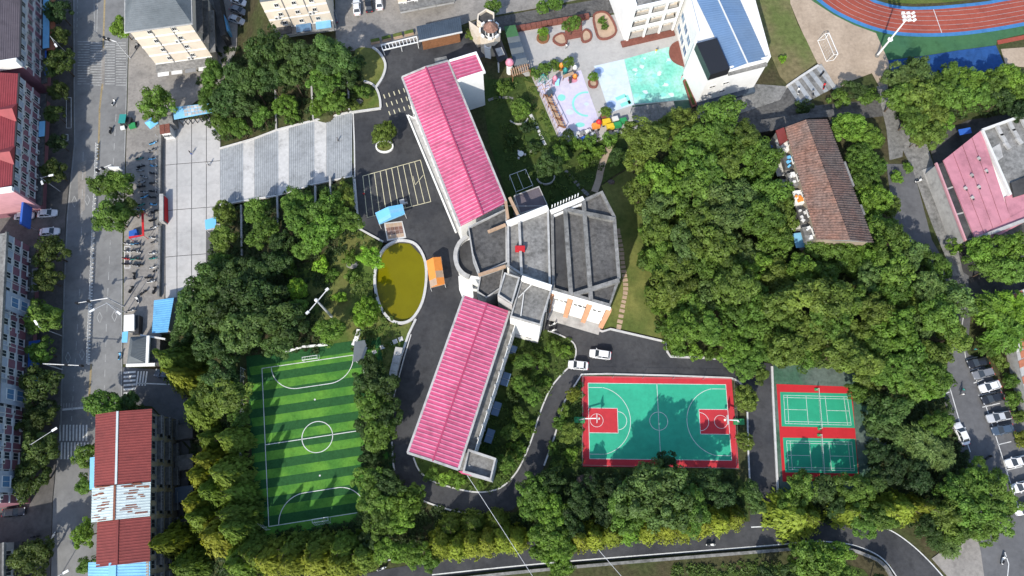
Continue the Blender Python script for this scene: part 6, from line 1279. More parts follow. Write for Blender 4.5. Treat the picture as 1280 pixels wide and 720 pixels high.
# scooters
_sc = {}
def scooter_meshes(c):
    b = MB(); b.box((0, 0, .34), (.75, .30, .14)); b.prism([(-.78, -.14), (-.1, -.20), (-.1, .20), (-.78, .14)], .42, .72); b.beam((.38, 0, .3), (.62, 0, .98), .40, .08); b.box((.72, 0, .52), (.36, .18, .08)); b.box((-.72, 0, .62), (.3, .22, .1))
    return [('body', b.mesh('body', c)), ('seat', MB().prism([(-.75, -.13), (-.05, -.17), (-.05, .17), (-.75, .13)], .72, .82).mesh('seat', 'black')), ('handlebar', MB().tube((.56, -.34, 1.04), (.56, .34, 1.04), .028, n=6).tube((.62, 0, .9), (.56, 0, 1.04), .03, n=6).box((.60, 0, 1.0), (.16, .2, .16)).mesh('handlebar', 'dark')),
            ('wheel', MB().tube((.70, -.05, .24), (.70, .05, .24), .24, n=10).mesh('wheel', 'tyre')), ('wheel', MB().tube((-.60, -.06, .24), (-.60, .06, .24), .24, n=10).mesh('wheel', 'tyre'))]
def scooter(x, y, ang, col, label, group, up=0.0):
    if col not in _sc: _sc[col] = scooter_meshes(col)
    g = G(x, y, .5); r = thing('scooter', label, 'scooter', (g.x, g.y, T(g.x, g.y) + up), rad(ang), group)
    for nm, me in _sc[col]: inst(nm, me, r)
SCN = dict(white='white', black='black', red='red', sky='light blue', grey='grey', teal='teal', offwhite='cream', blue='blue', dark='dark', silver='silver')
CL = ['black', 'white', 'dark', 'sky', 'black', 'red', 'grey', 'white', 'teal', 'black', 'silver', 'offwhite', 'dark']
for i in range(17):
    c = R.choice(CL); scooter(192 + R.uniform(-1.5, 1.5), 180 + i * 9.6 + R.uniform(-2.5, 2.5), R.choice((10, 190)) + R.uniform(-18, 18), c, SCN[c] + ' scooter in the line along the gate wall, ' + ORD[i] + ' from top', 'scooters along the gate wall', .14)
for i in range(10):
    c = R.choice(CL); scooter(177 + R.uniform(-4, 4), 200 + i * 6.8 + R.uniform(-2, 2), R.uniform(-25, 25), c, SCN[c] + ' scooter in the crowded row under the street trees, ' + ORD[i] + ' from top', 'scooters under the street trees', .14)
for i in range(12):
    c = R.choice(CL); x = 158.5 if i % 3 == 0 else (168 if i % 3 == 1 else 173); scooter(x + R.uniform(-1, 1), 306 + (i // 3) * 8.5 + R.uniform(-1.5, 1.5), R.uniform(-30, 30), c, SCN[c] + ' scooter by the painted kerb bay, ' + ORD[i // 3] + ' line, ' + ('left', 'middle', 'right')[i % 3], 'scooters by the kerb bay', .14)
for i, (x, y, a) in enumerate([(186, 347, 5), (189, 352, 10), (196, 338, 30), (193, 363, 80), (164, 362, 70), (172, 375, 120), (165, 388, 20), (150, 445, 90), (168, 345, 100), (179, 366, 40)]):
    c = R.choice(CL); scooter(x, y, a, c, SCN[c] + ' scooter scattered on the pavement above the gate lodge, ' + ORD[i] + ' listed downwards' if 0 else SCN[c] + ' scooter on the pavement by the blue shed, ' + ORD[i] + ' of ten', 'scattered scooters by the blue shed', .14)
for i, (x, y, a) in enumerate([(170, 40, 60), (174, 48, 60), (178, 54, 50), (171, 58, 80), (184, 57, 45)]): c = CL[i * 2]; scooter(x, y, a, c, SCN[c] + ' scooter beside the cream block on the street, ' + ORD[i] + ' from top', 'scooters by the cream block', .14)
for i, (x, y, a, c, lb) in enumerate([(691, 405, 20, 'white', 'white scooter by the drain pipes of the central block, upper'), (690, 413, 10, 'white', 'white scooter by the drain pipes of the central block, lower'), (815, 673.5, 5, 'white', 'white scooter on the bottom road near the yellow conifers'), (888, 681, 0, 'white', 'white scooter near the wall of the bottom road'), (1148, 226, 20, 'white', 'white scooter left of the pink hall'), (998, 114, 80, 'white', 'white scooter on the wide steps, left'), (1016, 117, 80, 'grey', 'grey scooter on the wide steps, middle'), (1030, 108, 70, 'red', 'red scooter on the wide steps, right'), (1027, 93, 50, 'black', 'black scooter at the top of the wide steps'), (1235, 572, 30, 'black', 'dark scooter on the lane beside the right-hand bays'), (477, 711, 20, 'white', 'white scooter at the left start of the bottom road'), (66, 670, 60, 'white', 'white scooter on the left pavement near the bottom'), (44, 671, 10, 'dark', 'dark scooter at the driveway near the bottom left'), (1191, 424, 0, 'white', 'white scooter at the edge of the grove on the right'), (1198, 431, 5, 'silver', 'silver scooter at the edge of the grove on the right'), (142, 128, 80, 'white', 'white scooter riding in the street below the upper crossing'), (138, 163, 90, 'dark', 'dark scooter riding in the street near the gate'), (1254, 700, 60, 'white', 'white scooter near the lower right corner')]):
    scooter(x, y, a, c, lb, 'single scooters', .14 if x < 80 else .02)
# ================================================================ people
def person_mesh(name, top, legs, pose):
    m = MB()
    def loft(rings, mi):
        n = 8; vs = []
        for cx, cy, cz, rx, ry in rings:
            for i in range(n): t = 2 * math.pi * i / n; vs.append((cx + rx * math.cos(t), cy + ry * math.sin(t), cz))
        f = [(k * n + i, k * n + (i + 1) % n, (k + 1) * n + (i + 1) % n, (k + 1) * n + i) for k in range(len(rings) - 1) for i in range(n)]
        m.add(vs, f + [tuple(range(n - 1, -1, -1)), tuple((len(rings) - 1) * n + i for i in range(n))], mi)
    s = .16 if pose else .03
    for k, d in ((-1, s), (1, -s)): loft([(d, .1 * k, 0, .10, .05), (d - .03, .1 * k, .08, .05, .05), (d * .5, .1 * k, .45, .065, .065), (0, .09 * k, .88, .095, .09)], 1)
    loft([(0, 0, .84, .13, .17), (0, 0, 1.1, .11, .15), (.01, 0, 1.35, .13, .20), (0, 0, 1.44, .06, .07)], 0)
    for k, d in ((-1, -s), (1, s)): m.tube((0, .21 * k, 1.38), (d * .6, .26 * k, 1.08), .05, .042, 6, 0); m.tube((d * .6, .26 * k, 1.08), (d + .08, .24 * k, .82), .04, .03, 6, 2)
    m.tube((0, 0, 1.42), (.01, 0, 1.52), .05, .05, 6, 2); m.lathe((.02, 0, 1.5), [(.05, 0), (.085, .06), (.095, .13), (.08, .2), (.03, .24)], 8, 2); m.lathe((-.01, 0, 1.6), [(.098, 0), (.105, .06), (.08, .13), (.02, .16)], 8, 3)
    return m.mesh(name, [top, legs, 'skin', 'black'], sm=True)
for i, (x, y, a, tp, lg, pose, lb) in enumerate([(238, 191, 30, 'dark', 'blue', 1, 'person in dark clothes walking on the upper plaza'), (260, 205, 200, 'white', 'dark', 1, 'person in a white top walking near the foot of the stairs'), (708, 58, 60, 'white', 'grey', 1, 'person in white crossing the kindergarten yard'), (820, 64, 100, 'yellow', 'white', 0, 'child in yellow standing on the mint floor'), (856, 90, 200, 'yellow', 'dark', 0, 'child in yellow by the kindergarten wall'), (852, 97, 150, 'pinkp', 'pinkp', 0, 'child in pink on the mint floor'), (455, 243, 100, 'red', 'dark', 1, 'person in red at the striped parking bays'), (1203, 487, 30, 'teal', 'dark', 1, 'person in teal walking on the right-hand lane'), (1218, 437, 80, 'teal', 'black', 0, 'person in teal above the black parked car'), (421, 172, 0, 'grey', 'dark', 1, 'person in grey climbing the top flight of stairs'), (1203, 493, 90, 'white', 'grey', 0, 'person in white on the right-hand lane')]):
    g = G(x, y, .8); z = T(g.x, g.y) + (.07 if x < 300 else .035)
    if x == 421: z = -1.15
    o = inst('person', person_mesh('person', tp, lg, pose)); o.location = (g.x, g.y, z); o.rotation_euler = (0, 0, rad(a)); tag(o, lb, 'person')
# ================================================================ lamps, masts, signs
def lamp(base, heads, h, label, group='street lamps', zb=ST + .14, r=.10, name='street_lamp'):
    b = P(*base, zb); t = thing(name, label, 'lamp', b, group=group)
    top = Vector((b.x, b.y, zb + h)); part(MB().tube(b, top, r, r * .6, 8), 'pole', 'silver', t); part(MB().tube(b, b + Vector((0, 0, .5)), r * 2, r * 1.6, 8), 'pole_base', 'grey', t)
    for hx, hy in heads:
        e = P(hx, hy, zb + h + .3); d = (e - top).normalized(); part(MB().tube(top - Vector((0, 0, .3)), e, r * .55, r * .45, 6), 'arm', 'silver', t)
        part(MB().beam(e - d * .2, e + d * .9, .42, .16), 'lamp_head', 'white', t)
lamp((75, 239), [(62, 219.5), (52, 227)], 7.2, 'twin-armed white street lamp on the left pavement above the parked cars')
lamp((88, 71), [(69, 55.5)], 8, 'white street lamp over the left pavement at the upper crossing')
lamp((158, 391), [(117, 387), (147, 390)], 8, 'white street lamp with two heads over the street near the lodge')
lamp((78, 420), [(46, 405)], 8, 'white street lamp rising through the left pavement trees')
lamp((73, 560), [(66, 538)], 9, 'street lamp with broad white head above the lower crossing'); lamp((66, 735), [(80, 716)], 8, 'street lamp at the bottom of the left pavement')
def gantry(base, mid, end, h, label, sign=None, zb=ST + .14):
    b = P(*base, zb); t = thing('signal_gantry', label, 'gantry', b, group='cantilever signal gantries'); top = Vector((b.x, b.y, zb + h)); e = P(*end, zb + h)
    part(MB().tube(b, top, .16, .11, 8), 'pole', 'silver', t); part(MB().tube(top, e, .11, .07, 8), 'arm', 'offwhite', t)
    for k in (.6, .97): c = top.lerp(e, k); part(MB().box((c.x, c.y, c.z - .1), (.5, .4, 1.0)), 'signal_box', 'black', t)
    if sign: c = P(*sign, zb + h); part(MB().box((c.x, c.y, c.z - .5), (2.4, .25, 1.8)), 'sign_board', 'white', t)
gantry((163, 73), 0, (130, 47), 6.5, 'white signal gantry reaching over the street at the upper crossing')
gantry((155, 383), 0, (95, 379), 6.5, 'white signal gantry spanning the street above the lodge'); gantry((78, 462), 0, (103, 457), 6.5, 'white signal gantry from the left pavement below the lodge'); gantry((158, 222), 0, (121, 213), 6.5, 'gantry with white sign board over the street by the gate trees', (143, 210))
# floodlight by the track
b = P(1096, 70); fl = thing('floodlight_mast', 'tall white floodlight mast with a cluster of lamps beside the running track', 'mast', b)
top = Vector((b.x, b.y, 13.6)); part(MB().tube(b, top, .26, .14, 10), 'pole', 'white', fl); part(MB().tube(b, b + Vector((0, 0, .6)), .5, .4, 10), 'pole_base', 'concrete', fl); part(MB().lathe((b.x, b.y, 6), [(.2, 0), (.6, .1), (.6, .25), (.2, .3)], 10), 'collar', 'white', fl)
for k in range(3): part(MB().beam(top + Vector((-1.3, -.9 + .9 * k, .1)), top + Vector((1.3, -.9 + .9 * k, .1)), .12, .12), 'cross_arm', 'white', fl)
for i in range(3):
    for j in range(3): part(MB().box((top.x - 1.1 + 1.1 * i, top.y - .9 + .9 * j, top.z + .35), (.62, .5, .4), .3 * i), 'lamp_head', 'white', fl)
# twin floodlight left of the pond
b = P(395.5, 375.5, 12.0); b.z = T(b.x, b.y); t = thing('floodlight_mast', 'grey cross-armed floodlight pole in the clearing left of the pond', 'mast', b); hh = 12.0 - b.z
top = Vector((b.x, b.y, b.z + hh)); part(MB().tube(b, top, .30, .16, 10), 'pole', 'silver', t); e0, e1 = P(384.5, 391, 12.0), P(409, 362, 12.0); part(MB().beam(e0, e1, .15, .15), 'cross_arm', 'offwhite', t)
for e in (e0, e1): part(MB().box((e.x, e.y, e.z + .1), (.7, .45, .35), .8), 'lamp_head', 'offwhite', t)
part(MB().lathe((top.x, top.y, top.z), [(.3, 0), (.35, .3), (.15, .4)], 10), 'top_cap', 'offwhite', t)
def cable(a, b, sag, label, r=.045):
    m = MB(); n = 14; pts = [a.lerp(b, i / n) - Vector((0, 0, sag * 4 * (i / n) * (1 - i / n))) for i in range(n + 1)]
    for p, q in zip(pts, pts[1:]): m.tube(p, q, r, r, 5, cap=False)
    o = single(m, 'overhead_cable', 'silver', label, 'cable', 'overhead cables'); return o
cable(P(584, 594, 12), P(672, 730, 9), .8, 'long thin overhead cable running from the lower wing to the bottom edge', .045); cable(P(748, 687, 8), P(780, 724, 8), .2, 'short thin overhead cable crossing the bottom road')
cable(P(627, 257, 14.5), P(684, 257, 10), .2, 'thin cable stretched over the small purple roof')
# median fence
b0, b1 = P(122, 181, ST + .03), P(111, 455, ST + .03); mf = thing('median_fence', 'low white metal fence along the middle of the street', 'fence', b0)
n = 56; pts = [P(*p, ST + .03) for p in spl([(122.3, 181), (119, 260), (115.5, 345), (113, 400), (111, 455)], 14)]
m = MB()
for p, q in zip(pts, pts[1:]):
    for z in (.35, .85): m.beam(p + Vector((0, 0, z)), q + Vector((0, 0, z)), .06, .06)
part(m, 'rail', 'white', mf)
for p in pts: part(MB().box((p.x, p.y, ST + .5), (.12, .12, 1.0)).box((p.x, p.y, ST + .07), (.4, .3, .12)), 'post', 'white', mf)
m = MB()
for p, q in zip(pts, pts[1:]):
    for k in range(6): c = p.lerp(q, (k + .5) / 6); m.box((c.x, c.y, ST + .6), (.04, .04, .5))
o = part(m, 'pickets', 'white', mf); 
# ================================================================ sports gear
def hoop(u, s, label):
    b = BC(u - s * 1.9, 7.5); t = thing('basketball_hoop', label, 'basketball hoop', b, group='basketball hoops'); d = bu * s
    part(MB().box((b.x, b.y, .3), (2.1, 1.15, .55), math.atan2(d.y, d.x)), 'base', 'green', t); p = b + Vector((0, 0, .5)); q = b + d * .9 + Vector((0, 0, 2.6)); e = b + d * 3.0 + Vector((0, 0, 3.25))
    part(MB().beam(p, q, .22, .28).beam(q, e, .18, .22), 'arm', 'white', t); c = b + d * 3.1; part(MB().box((c.x, c.y, 3.45), (.06, 1.8, 1.05), math.atan2(d.y, d.x)), 'backboard', 'white', t)
    m = MB(); rc = c + d * .45
    for i in range(16):
        a0, a1 = 6.283 * i / 16, 6.283 * (i + 1) / 16; m.tube((rc.x + .23 * math.cos(a0), rc.y + .23 * math.sin(a0), 3.05), (rc.x + .23 * math.cos(a1), rc.y + .23 * math.sin(a1), 3.05), .02, n=5, cap=False)
    part(m, 'ring', 'orange', t); part(MB().lathe((rc.x, rc.y, 2.65), [(.13, 0), (.22, .4)], 10), 'net', 'white', t)
hoop(0, 1, 'green-based basketball hoop at the left end of the court'); hoop(28, -1, 'green-based basketball hoop at the right end of the court')
def goal(a, b, depth, h, label, r=.06, name='football_goal', grp='football goals'):
    d = (b - a).normalized(); n = Vector((-d.y, d.x, 0)) * depth; t = thing(name, label, 'goal', (a + b) / 2, group=grp); Z = Vector((0, 0, h)); k = n * .55
    part(MB().tube(a, a + Z, r).tube(b, b + Z, r).tube(a + Z, b + Z, r), 'front_frame', 'white', t); part(MB().tube(a + n, b + n, r * .8).tube(a + Z, a + Z * .98 + k, r * .7).tube(b + Z, b + Z * .98 + k, r * .7).tube(a + Z + k, a + n, r * .7).tube(b + Z + k, b + n, r * .7).tube(a, a + n, r * .7).tube(b, b + n, r * .7).tube(a + Z + k, b + Z + k, r * .7), 'rear_frame', 'white', t)
    m = MB()
    for i in range(1, 8): p = a.lerp(b, i / 8); m.tube(p + Z + k, p + n, .012, n=4).tube(p + Z, p + Z + k, .012, n=4)
    for i in range(1, 4): z = i / 4; m.tube((a + Z + k).lerp(a + n, z), (b + Z + k).lerp(b + n, z), .012, n=4)
    part(m, 'net', 'offwhite', t)
goal(F(WID / 2 - 1.5, 0), F(WID / 2 + 1.5, 0), 1.1, 2.0, 'small white football goal at the upper end of the striped pitch'); goal(F(WID / 2 + 1.5, LEN), F(WID / 2 - 1.5, LEN), 1.1, 2.0, 'small white football goal at the lower end of the striped pitch, in shade')
goal(P(1042, 75), P(1031, 49), 1.8, 2.3, 'large white goal frame standing on the beige gravel yard', .09)
for i, (a, b) in enumerate((((1020, 487), (1024, 536)), ((1023.5, 544), (1027, 594)))):
    p, q = P(*a), P(*b); t = thing('badminton_net', 'badminton net across the ' + ('upper' if i == 0 else 'lower') + ' green court', 'net', (p + q) / 2, group='badminton nets')
    for c in (p, q): part(MB().tube(c, c + Vector((0, 0, 1.55)), .05), 'post', 'offwhite', t); part(MB().box((c.x, c.y, .12), (.7, .5, .2)), 'post_base', 'green', t)
    part(MB().beam(p + Vector((0, 0, 1.5)), q + Vector((0, 0, 1.5)), .04, .07), 'tape', 'white', t)
    m = MB()
    for k in range(1, 40): c = p.lerp(q, k / 40); m.tube(c + Vector((0, 0, .8)), c + Vector((0, 0, 1.48)), .006, n=3)
    for k in range(5): m.tube(p + Vector((0, 0, .8 + .15 * k)), q + Vector((0, 0, .8 + .15 * k)), .006, n=3)
    part(m, 'mesh_net', 'offwhite', t)
for i, (x, y) in enumerate(((632, 474), (620.5, 511), (612, 545), (640, 440))):
    c = P(x, y, .8); t = thing('table_tennis_table', 'blue table tennis table in the lower wing garden, ' + ['second', 'third', 'lowest', 'topmost'][i] + ' of four', 'table', (c.x, c.y, .12), rad(72), 'table tennis tables')
    for s in (-1, 1): inst('top', MB().box((.69 * s, 0, .72), (1.36, 1.52, .05)).mesh('top', 'blue_roof'), t); inst('leg', MB().box((.95 * s, 0, .35), (.08, 1.1, .7)).mesh('leg', 'grey'), t)
    inst('net', MB().box((0, 0, .82), (.02, 1.7, .15)).mesh('net', 'white'), t)
# court and pitch fences
def fence(label, pts, h, m_='steel', post=2.4, rails=3, zb=0.0, name='fence', grp=None, mesh=False):
    w = [P(*p, zb) for p in pts]; t = thing(name, label, 'fence', w[0], group=grp); m = MB(); k = MB()
    for a, b in zip(w, w[1:]):
        L = (b - a).length; n = max(1, int(L / post))
        for i in range(rails): z = Vector((0, 0, h * (i + 1) / rails)); m.tube(a + z, b + z, .02, n=5)
        for i in range(n + (b is w[-1])): p = a.lerp(b, i / n); part(MB().tube(p, p + Vector((0, 0, h)), .045, n=6), 'post', m_, t)
        if mesh:
            for i in range(int(L / .35)): p = a.lerp(b, i * .35 / L); k.tube(p, p + Vector((0, 0, h)), .008, n=3)
    part(m, 'rails', m_, t)
    if mesh: part(k, 'wire_mesh', m_, t)
fence('thin tall fence round the basketball court', [(727, 582), (727.5, 472), (916, 475.5), (918.5, 586), (727, 582)], 2.2, 'grey', 5.2, 2)
fence('white-posted fence curving along the left and lower side of the football pitch', spl([(306.5, 462), (306.5, 500), (306, 550), (307, 600), (311, 625), (322, 648), (338, 662)], 3), 2.6, 'offwhite', 2.6, 3)
fence('pale picket fence between the garden and the lilac play floor', [(660, 88), (670, 106), (684, 138), (701, 178)], 1.1, 'wood_pale', 1.0, 2)
fence('metal railing along the school side of the plaza wall', [(198, 172), (198.5, 245)], 1.6, 'silver', 1.5, 2, ST + .14); fence('lower metal railing along the plaza wall under the monument', [(199.5, 284), (199, 345)], 1.6, 'silver', 1.5, 2, ST + .14)
fence('handrail of the upper terrace wall beside the parking bays', [(442, 222), (445, 262)], 1.0, 'white', 1.5, 2)
t = thing('glass_fence', 'sloping grey glass screen beside the road below the pond', 'fence', P(498, 465))
g0, g1 = P(505, 437), P(491, 497)
for i in range(6):
    a, b = g0.lerp(g1, i / 6), g0.lerp(g1, (i + .96) / 6); part(MB().prism([a, b, b + Vector((-1.5, .2, 0)), a + Vector((-1.5, .2, 0))], 1.7, 1.76), 'pane', 'concrete_pale', t)
    part(MB().tube(a, a + Vector((0, 0, 1.7)), .05).tube(a + Vector((-1.4, .2, 0)), a + Vector((-1.4, .2, 1.7)), .05), 'post', 'steel', t)
t = thing('notice_shelter', 'dark slate-roofed notice shelter at the upper right corner of the football pitch', 'shelter', P(449, 440))
q = W([(443, 427), (456, 425), (458, 434), (452, 451), (441, 452)], 3.0); part(MB().prism(q, 2.8, 3.0), 'roof', 'slate', t); part(MB().beam(q[2] + Vector((0, 0, .05)), q[3] + Vector((0, 0, .05)), .5, .2), 'side_trim', 'slate_blue', t)
for k in (0, 1, 3, 4): c = cen(q).lerp(q[k].xy.to_3d(), .8); part(MB().tube((c.x, c.y, 0), (c.x, c.y, 2.8), .1), 'post', 'white', t)
# garden walls and terraces in the woods
for i, (a, b, lb) in enumerate([((344, 112), (345, 166), 'thin retaining wall through the wood above the stairs, left one'), ((389, 108), (391, 150), 'thin retaining wall through the wood above the stairs, middle one'), ((434, 100), (436, 138), 'thin retaining wall through the wood above the stairs, right one'), ((302, 258), (302, 320), 'thin retaining wall in the wood below the stairs, left one'), ((347, 246), (347, 282), 'thin retaining wall in the wood below the stairs, second'), ((394, 234), (394, 268), 'thin retaining wall in the wood below the stairs, third'), ((412, 222), (413, 258), 'thin retaining wall in the wood below the stairs, fourth')]):
    p, q = G(*a), G(*b); z = max(p.z, q.z) + .5; single(MB().prism([p, p + Vector((.4, 0, 0)), q + Vector((.4, 0, 0)), q], min(p.z, q.z) - 1.2, z), 'retaining_wall', 'concrete_pale', lb, 'wall', 'retaining walls beside the stairs')
kb = [(358, 440), (380, 434), (410, 431)]
single(MB().ring([G(*p) for p in kb], .4, .9, G(380, 434).z - .3), 'low_wall', 'white_wall', 'short white wall above the football pitch beside the thicket', 'wall')
single(MB().ring([G(*p) for p in ((442, 432), (447, 420), (449, 412))], .9, .5, -.2), 'white_bench', 'white_wall', 'short white bench-like wall beside the lime green tree', 'bench')
# parking bays
mb = MB(); zz = .006
A, B, C, D = (453.5, 220), (525.5, 200), (538.5, 252), (459, 272)
for i in range(11):
    u = i / 10; stroke(mb, (A[0] + (B[0] - A[0]) * u, A[1] + (B[1] - A[1]) * u), (D[0] + (C[0] - D[0]) * u, D[1] + (C[1] - D[1]) * u), .13, zz)
stroke(mb, A, B, .13, zz); stroke(mb, D, C, .13, zz); stroke(mb, (516, 220), (519, 231), .1, zz); stroke(mb, (519, 231), (529, 219), .1, zz)
structure(mb, 'bay_line', 'cream_line', campus)
mb = MB()
for j in range(3):
    for i in range(5): x, y = 479.5 + i * 6.2 + j * 3.2, 118 - i * 1.9 + j * 10.5; stroke(mb, (x, y), (x + 1.8, y + 5), .2, zz)
structure(mb, 'bay_mark', 'cream_line', campus)
mb = MB(); mb.poly(W([(443, 142), (476, 138), (476, 190), (444, 195)], .004)); structure(mb, 'asphalt_patch', 'asphalt_new', campus)
# planter under the lone tree
c = P(481, 184); pl = thing('tree_planter', 'oval white planter round the lone tree near the upper wing', 'planter', c)
part(MB().ring([c + Vector((1.9 * math.cos(t), 1.4 * math.sin(t), 0)) for t in np.linspace(0, 6.0, 18)], .3, .5, 0, True), 'rim', 'white_wall', pl); part(MB().prism([c + Vector((1.7 * math.cos(t), 1.2 * math.sin(t), 0)) for t in np.linspace(0, 6.0, 18)], .1, .35), 'soil_bed', 'lawn', pl)
# tents
def tent(q, z, label, mats, stripes):
    w = W(q, z); t = thing('canopy_tent', label, 'tent', cen(w)); c = cen(w); rz_ = z + .9
    m0, m1 = w[0].lerp(w[1], .5), w[3].lerp(w[2], .5); m0.z = m1.z = rz_
    for k, (a, b, cc, d) in enumerate(((w[0], m0, m1, w[3]), (m0, w[1], w[2], m1))):
        L = (d - a).length; n = stripes
        for i in range(n):
            t0, t1 = i / n, (i + 1) / n; part(MB().add([a.lerp(d, t0), b.lerp(cc, t0), b.lerp(cc, t1), a.lerp(d, t1)], [(0, 1, 2, 3)]), 'canopy_panel', mats[(i + k) % len(mats)] if stripes > 1 else mats[0], t)
    m = MB(); m.add([w[0], w[1], m0], [(0, 1, 2)]); m.add([w[3], w[2], m1], [(0, 1, 2)]); part(m, 'canopy_end', mats[0], t)
    part(MB().ring(w, .05, .35, z - .35, True), 'valance', mats[-1], t)
    for p in w: part(MB().tube((p.x, p.y, 0), (p.x, p.y, z), .05), 'pole', 'white', t)
    return t
tent([(533, 326), (551, 321), (556, 355), (538, 359.5)], 2.6, 'orange peaked tent on the road right of the pond', ['orange', 'orange', 'orange', 'tan_paver'], 4)
tent([(469, 266), (503, 255), (506, 267), (474, 280)], 2.6, 'light blue tent with a red stripe below the parking bays', ['sky', 'sky', 'sky_blue_sheet'], 3)
p = P(488, 269, 3.5); 
t = thing('utility_cart', 'small dark cart beside the light blue tent', 'cart', P(506, 254)); c = P(505, 254); part(MB().box((c.x, c.y, .7), (1.6, 1.1, .7), .3), 'box', 'silver', t); part(MB().box((c.x + .5, c.y + .3, 1.1), (.6, .9, .3), .3), 'seat', 'dark', t)
for dx, dy in ((-.5, -.5), (.5, -.5), (-.5, .5), (.5, .5)): part(MB().tube((c.x + dx, c.y + dy, .3), (c.x + dx + .15, c.y + dy, .3), .3, n=10), 'wheel', 'tyre', t)
# white tubular frame in the dark garden
t = thing('tubular_frame', 'white tubular frame lying in the dark garden above the purple roof', 'frame', P(652, 224)); q = W([(637, 219), (657, 211.5), (666, 231.5), (645, 240)], 2.4); mid0, mid1 = q[0].lerp(q[1], .45), q[3].lerp(q[2], .45)
m = MB()
for a, b in zip(q, q[1:] + q[:1]): m.tube(a, b, .06)
part(m.tube(mid0, mid1, .05), 'top_frame', 'white', t)
for p in q: part(MB().tube((p.x, p.y, .03), p, .06), 'leg', 'white', t)
for i, (x, y, m_, lb) in enumerate([(651, 192, 'white', 'white garden seat in the dark garden, left'), (666, 183, 'white', 'white garden parasol-like table in the dark garden')]):
    c = P(x, y, .8); t = thing('garden_table', lb, 'table', (c.x, c.y, .03)); part(MB().lathe((c.x, c.y, .03), [(.4, 0), (.06, .06), (.06, .75), (.7, .78), (.7, .84)], 10), 'table_top', m_, t)
    for k in range(3): a = k * 2.1; part(MB().box((c.x + 1.0 * math.cos(a), c.y + 1.0 * math.sin(a), .28), (.4, .4, .45)), 'stool', 'offwhite', t)
for x, y, rr, lb in [(440, 331, 1.3, 'grey boulder in the clearing left of the pond'), (670, 462, 1.1, 'brown boulder in the lower wing garden'), (732, 602, 1.9, 'dome-like brown boulder below the basketball court'), (449, 127, .9, 'pink boulder in the small corner garden'), (764, 228, .8, 'brown boulder beside the dirt path')]:
    c = G(x, y) if x < 445 else P(x, y); m = MB(); n = 10; rings = [(1.0, -.1), (1.05, .25), (.85, .6), (.45, .85)]
    vs = []
    for k, (r_, z) in enumerate(rings):
        for i in range(n): a = 6.283 * i / n; j = R.uniform(.82, 1.12); vs.append((c.x + rr * r_ * j * math.cos(a), c.y + rr * r_ * j * .75 * math.sin(a), c.z + rr * z * R.uniform(.9, 1.1) * .8))
    m.add(vs, [(k * n + i, k * n + (i + 1) % n, (k + 1) * n + (i + 1) % n, (k + 1) * n + i) for k in range(3) for i in range(n)] + [tuple(3 * n + i for i in range(n))]); single(m, 'boulder', 'brown_tile_dark' if 'brown' in lb else 'concrete', lb, 'boulder', sm=False)
c = P(675, 211, 0); single(MB().ring([P(682 + 11 * math.cos(t), 222 + 9 * math.sin(t)) for t in np.linspace(-.2, 2.9, 14)], .3, .45, 0), 'curved_bench', 'concrete_pale', 'pale curved bench round the tree in the dark garden', 'bench'); single(MB().ring([P(648 + 12 * math.cos(t), 147 + 9 * math.sin(t)) for t in np.linspace(.2, 2.6, 14)], .3, .45, 0), 'curved_bench', 'concrete_pale', 'pale curved bench under the round tree near the playground', 'bench')
# ================================================================ gate monument, plaza pieces
t = thing('gate_monument', 'red and grey name wall standing on the edge of the plaza', 'wall', P(204, 263, ST)); a, b = P(204.5, 247, ST), P(204.5, 281, ST)
part(MB().prism([a, b, b + Vector((.9, 0, 0)), a + Vector((.9, 0, 0))], ST, ST + 2.1), 'slab_wall', 'concrete_pale', t); part(MB().prism([a + Vector((.92, -.4, 0)), b + Vector((.92, .4, 0)), b + Vector((1.1, .4, 0)), a + Vector((1.1, -.4, 0))], ST, ST + 1.7), 'red_face', 'court_red_b', t); part(MB().prism([a + Vector((-1.6, 0, 0)), b + Vector((-1.6, 0, 0)), b, a], ST, ST + .5), 'planter_ledge', 'concrete', t)
single(MB().prism([P(201, 284, ST), P(203.5, 284, ST), P(202, 372, ST), P(199.5, 372, ST)], ST, ST + 1.1), 'boundary_wall', 'concrete', 'low grey wall along the lower left side of the plaza', 'wall'); single(MB().prism([P(201, 170, ST), P(204, 170, ST), P(203, 245, ST), P(200.5, 245, ST)], ST, ST + 1.1), 'boundary_wall', 'concrete', 'low grey wall along the upper left side of the plaza', 'wall')
t = thing('red_stall', 'red framed stall with blue tarpaulin by the street trees', 'stall', P(170, 285, ST)); q = W([(167, 265), (178, 264), (179, 294), (161, 297)], ST + 2.4)
part(MB().ring(q[1:] , .5, .15, ST + 2.3), 'roof_edge', 'red', t); part(MB().prism(W([(161, 289), (170, 286), (172, 294), (161, 296)], ST + 1.2), ST, ST + 1.2), 'counter', 'blue', t)
for p in q: part(MB().tube((p.x, p.y, ST), p, .06), 'post', 'red', t)
t = thing('pale_kiosk', 'small white kiosk with dark side between kerb and blue shed', 'kiosk', P(164, 402, ST)); q = W([(155.5, 395), (167, 394), (167, 412), (155, 413)], ST + 2.6); part(MB().prism(q, ST, ST + 2.4), 'wall', 'grey_wall', t); part(MB().prism(grow(q, .2), ST + 2.4, ST + 2.6), 'roof', 'white', t); part(MB().prism(W([(168, 394), (174, 394), (173, 417), (168, 417)], ST + 1.8), ST, ST + 1.8), 'side_rack', 'dark', t); part(MB().prism(W([(153, 415), (160, 414), (159, 428), (152, 428)], ST + 2.2), ST + 2.1, ST + 2.2), 'awning', 'sky', t); p = P(156, 421, ST); part(MB().tube((p.x, p.y, ST), (p.x, p.y, ST + 2.1), .08), 'awning_post', 'steel', t)
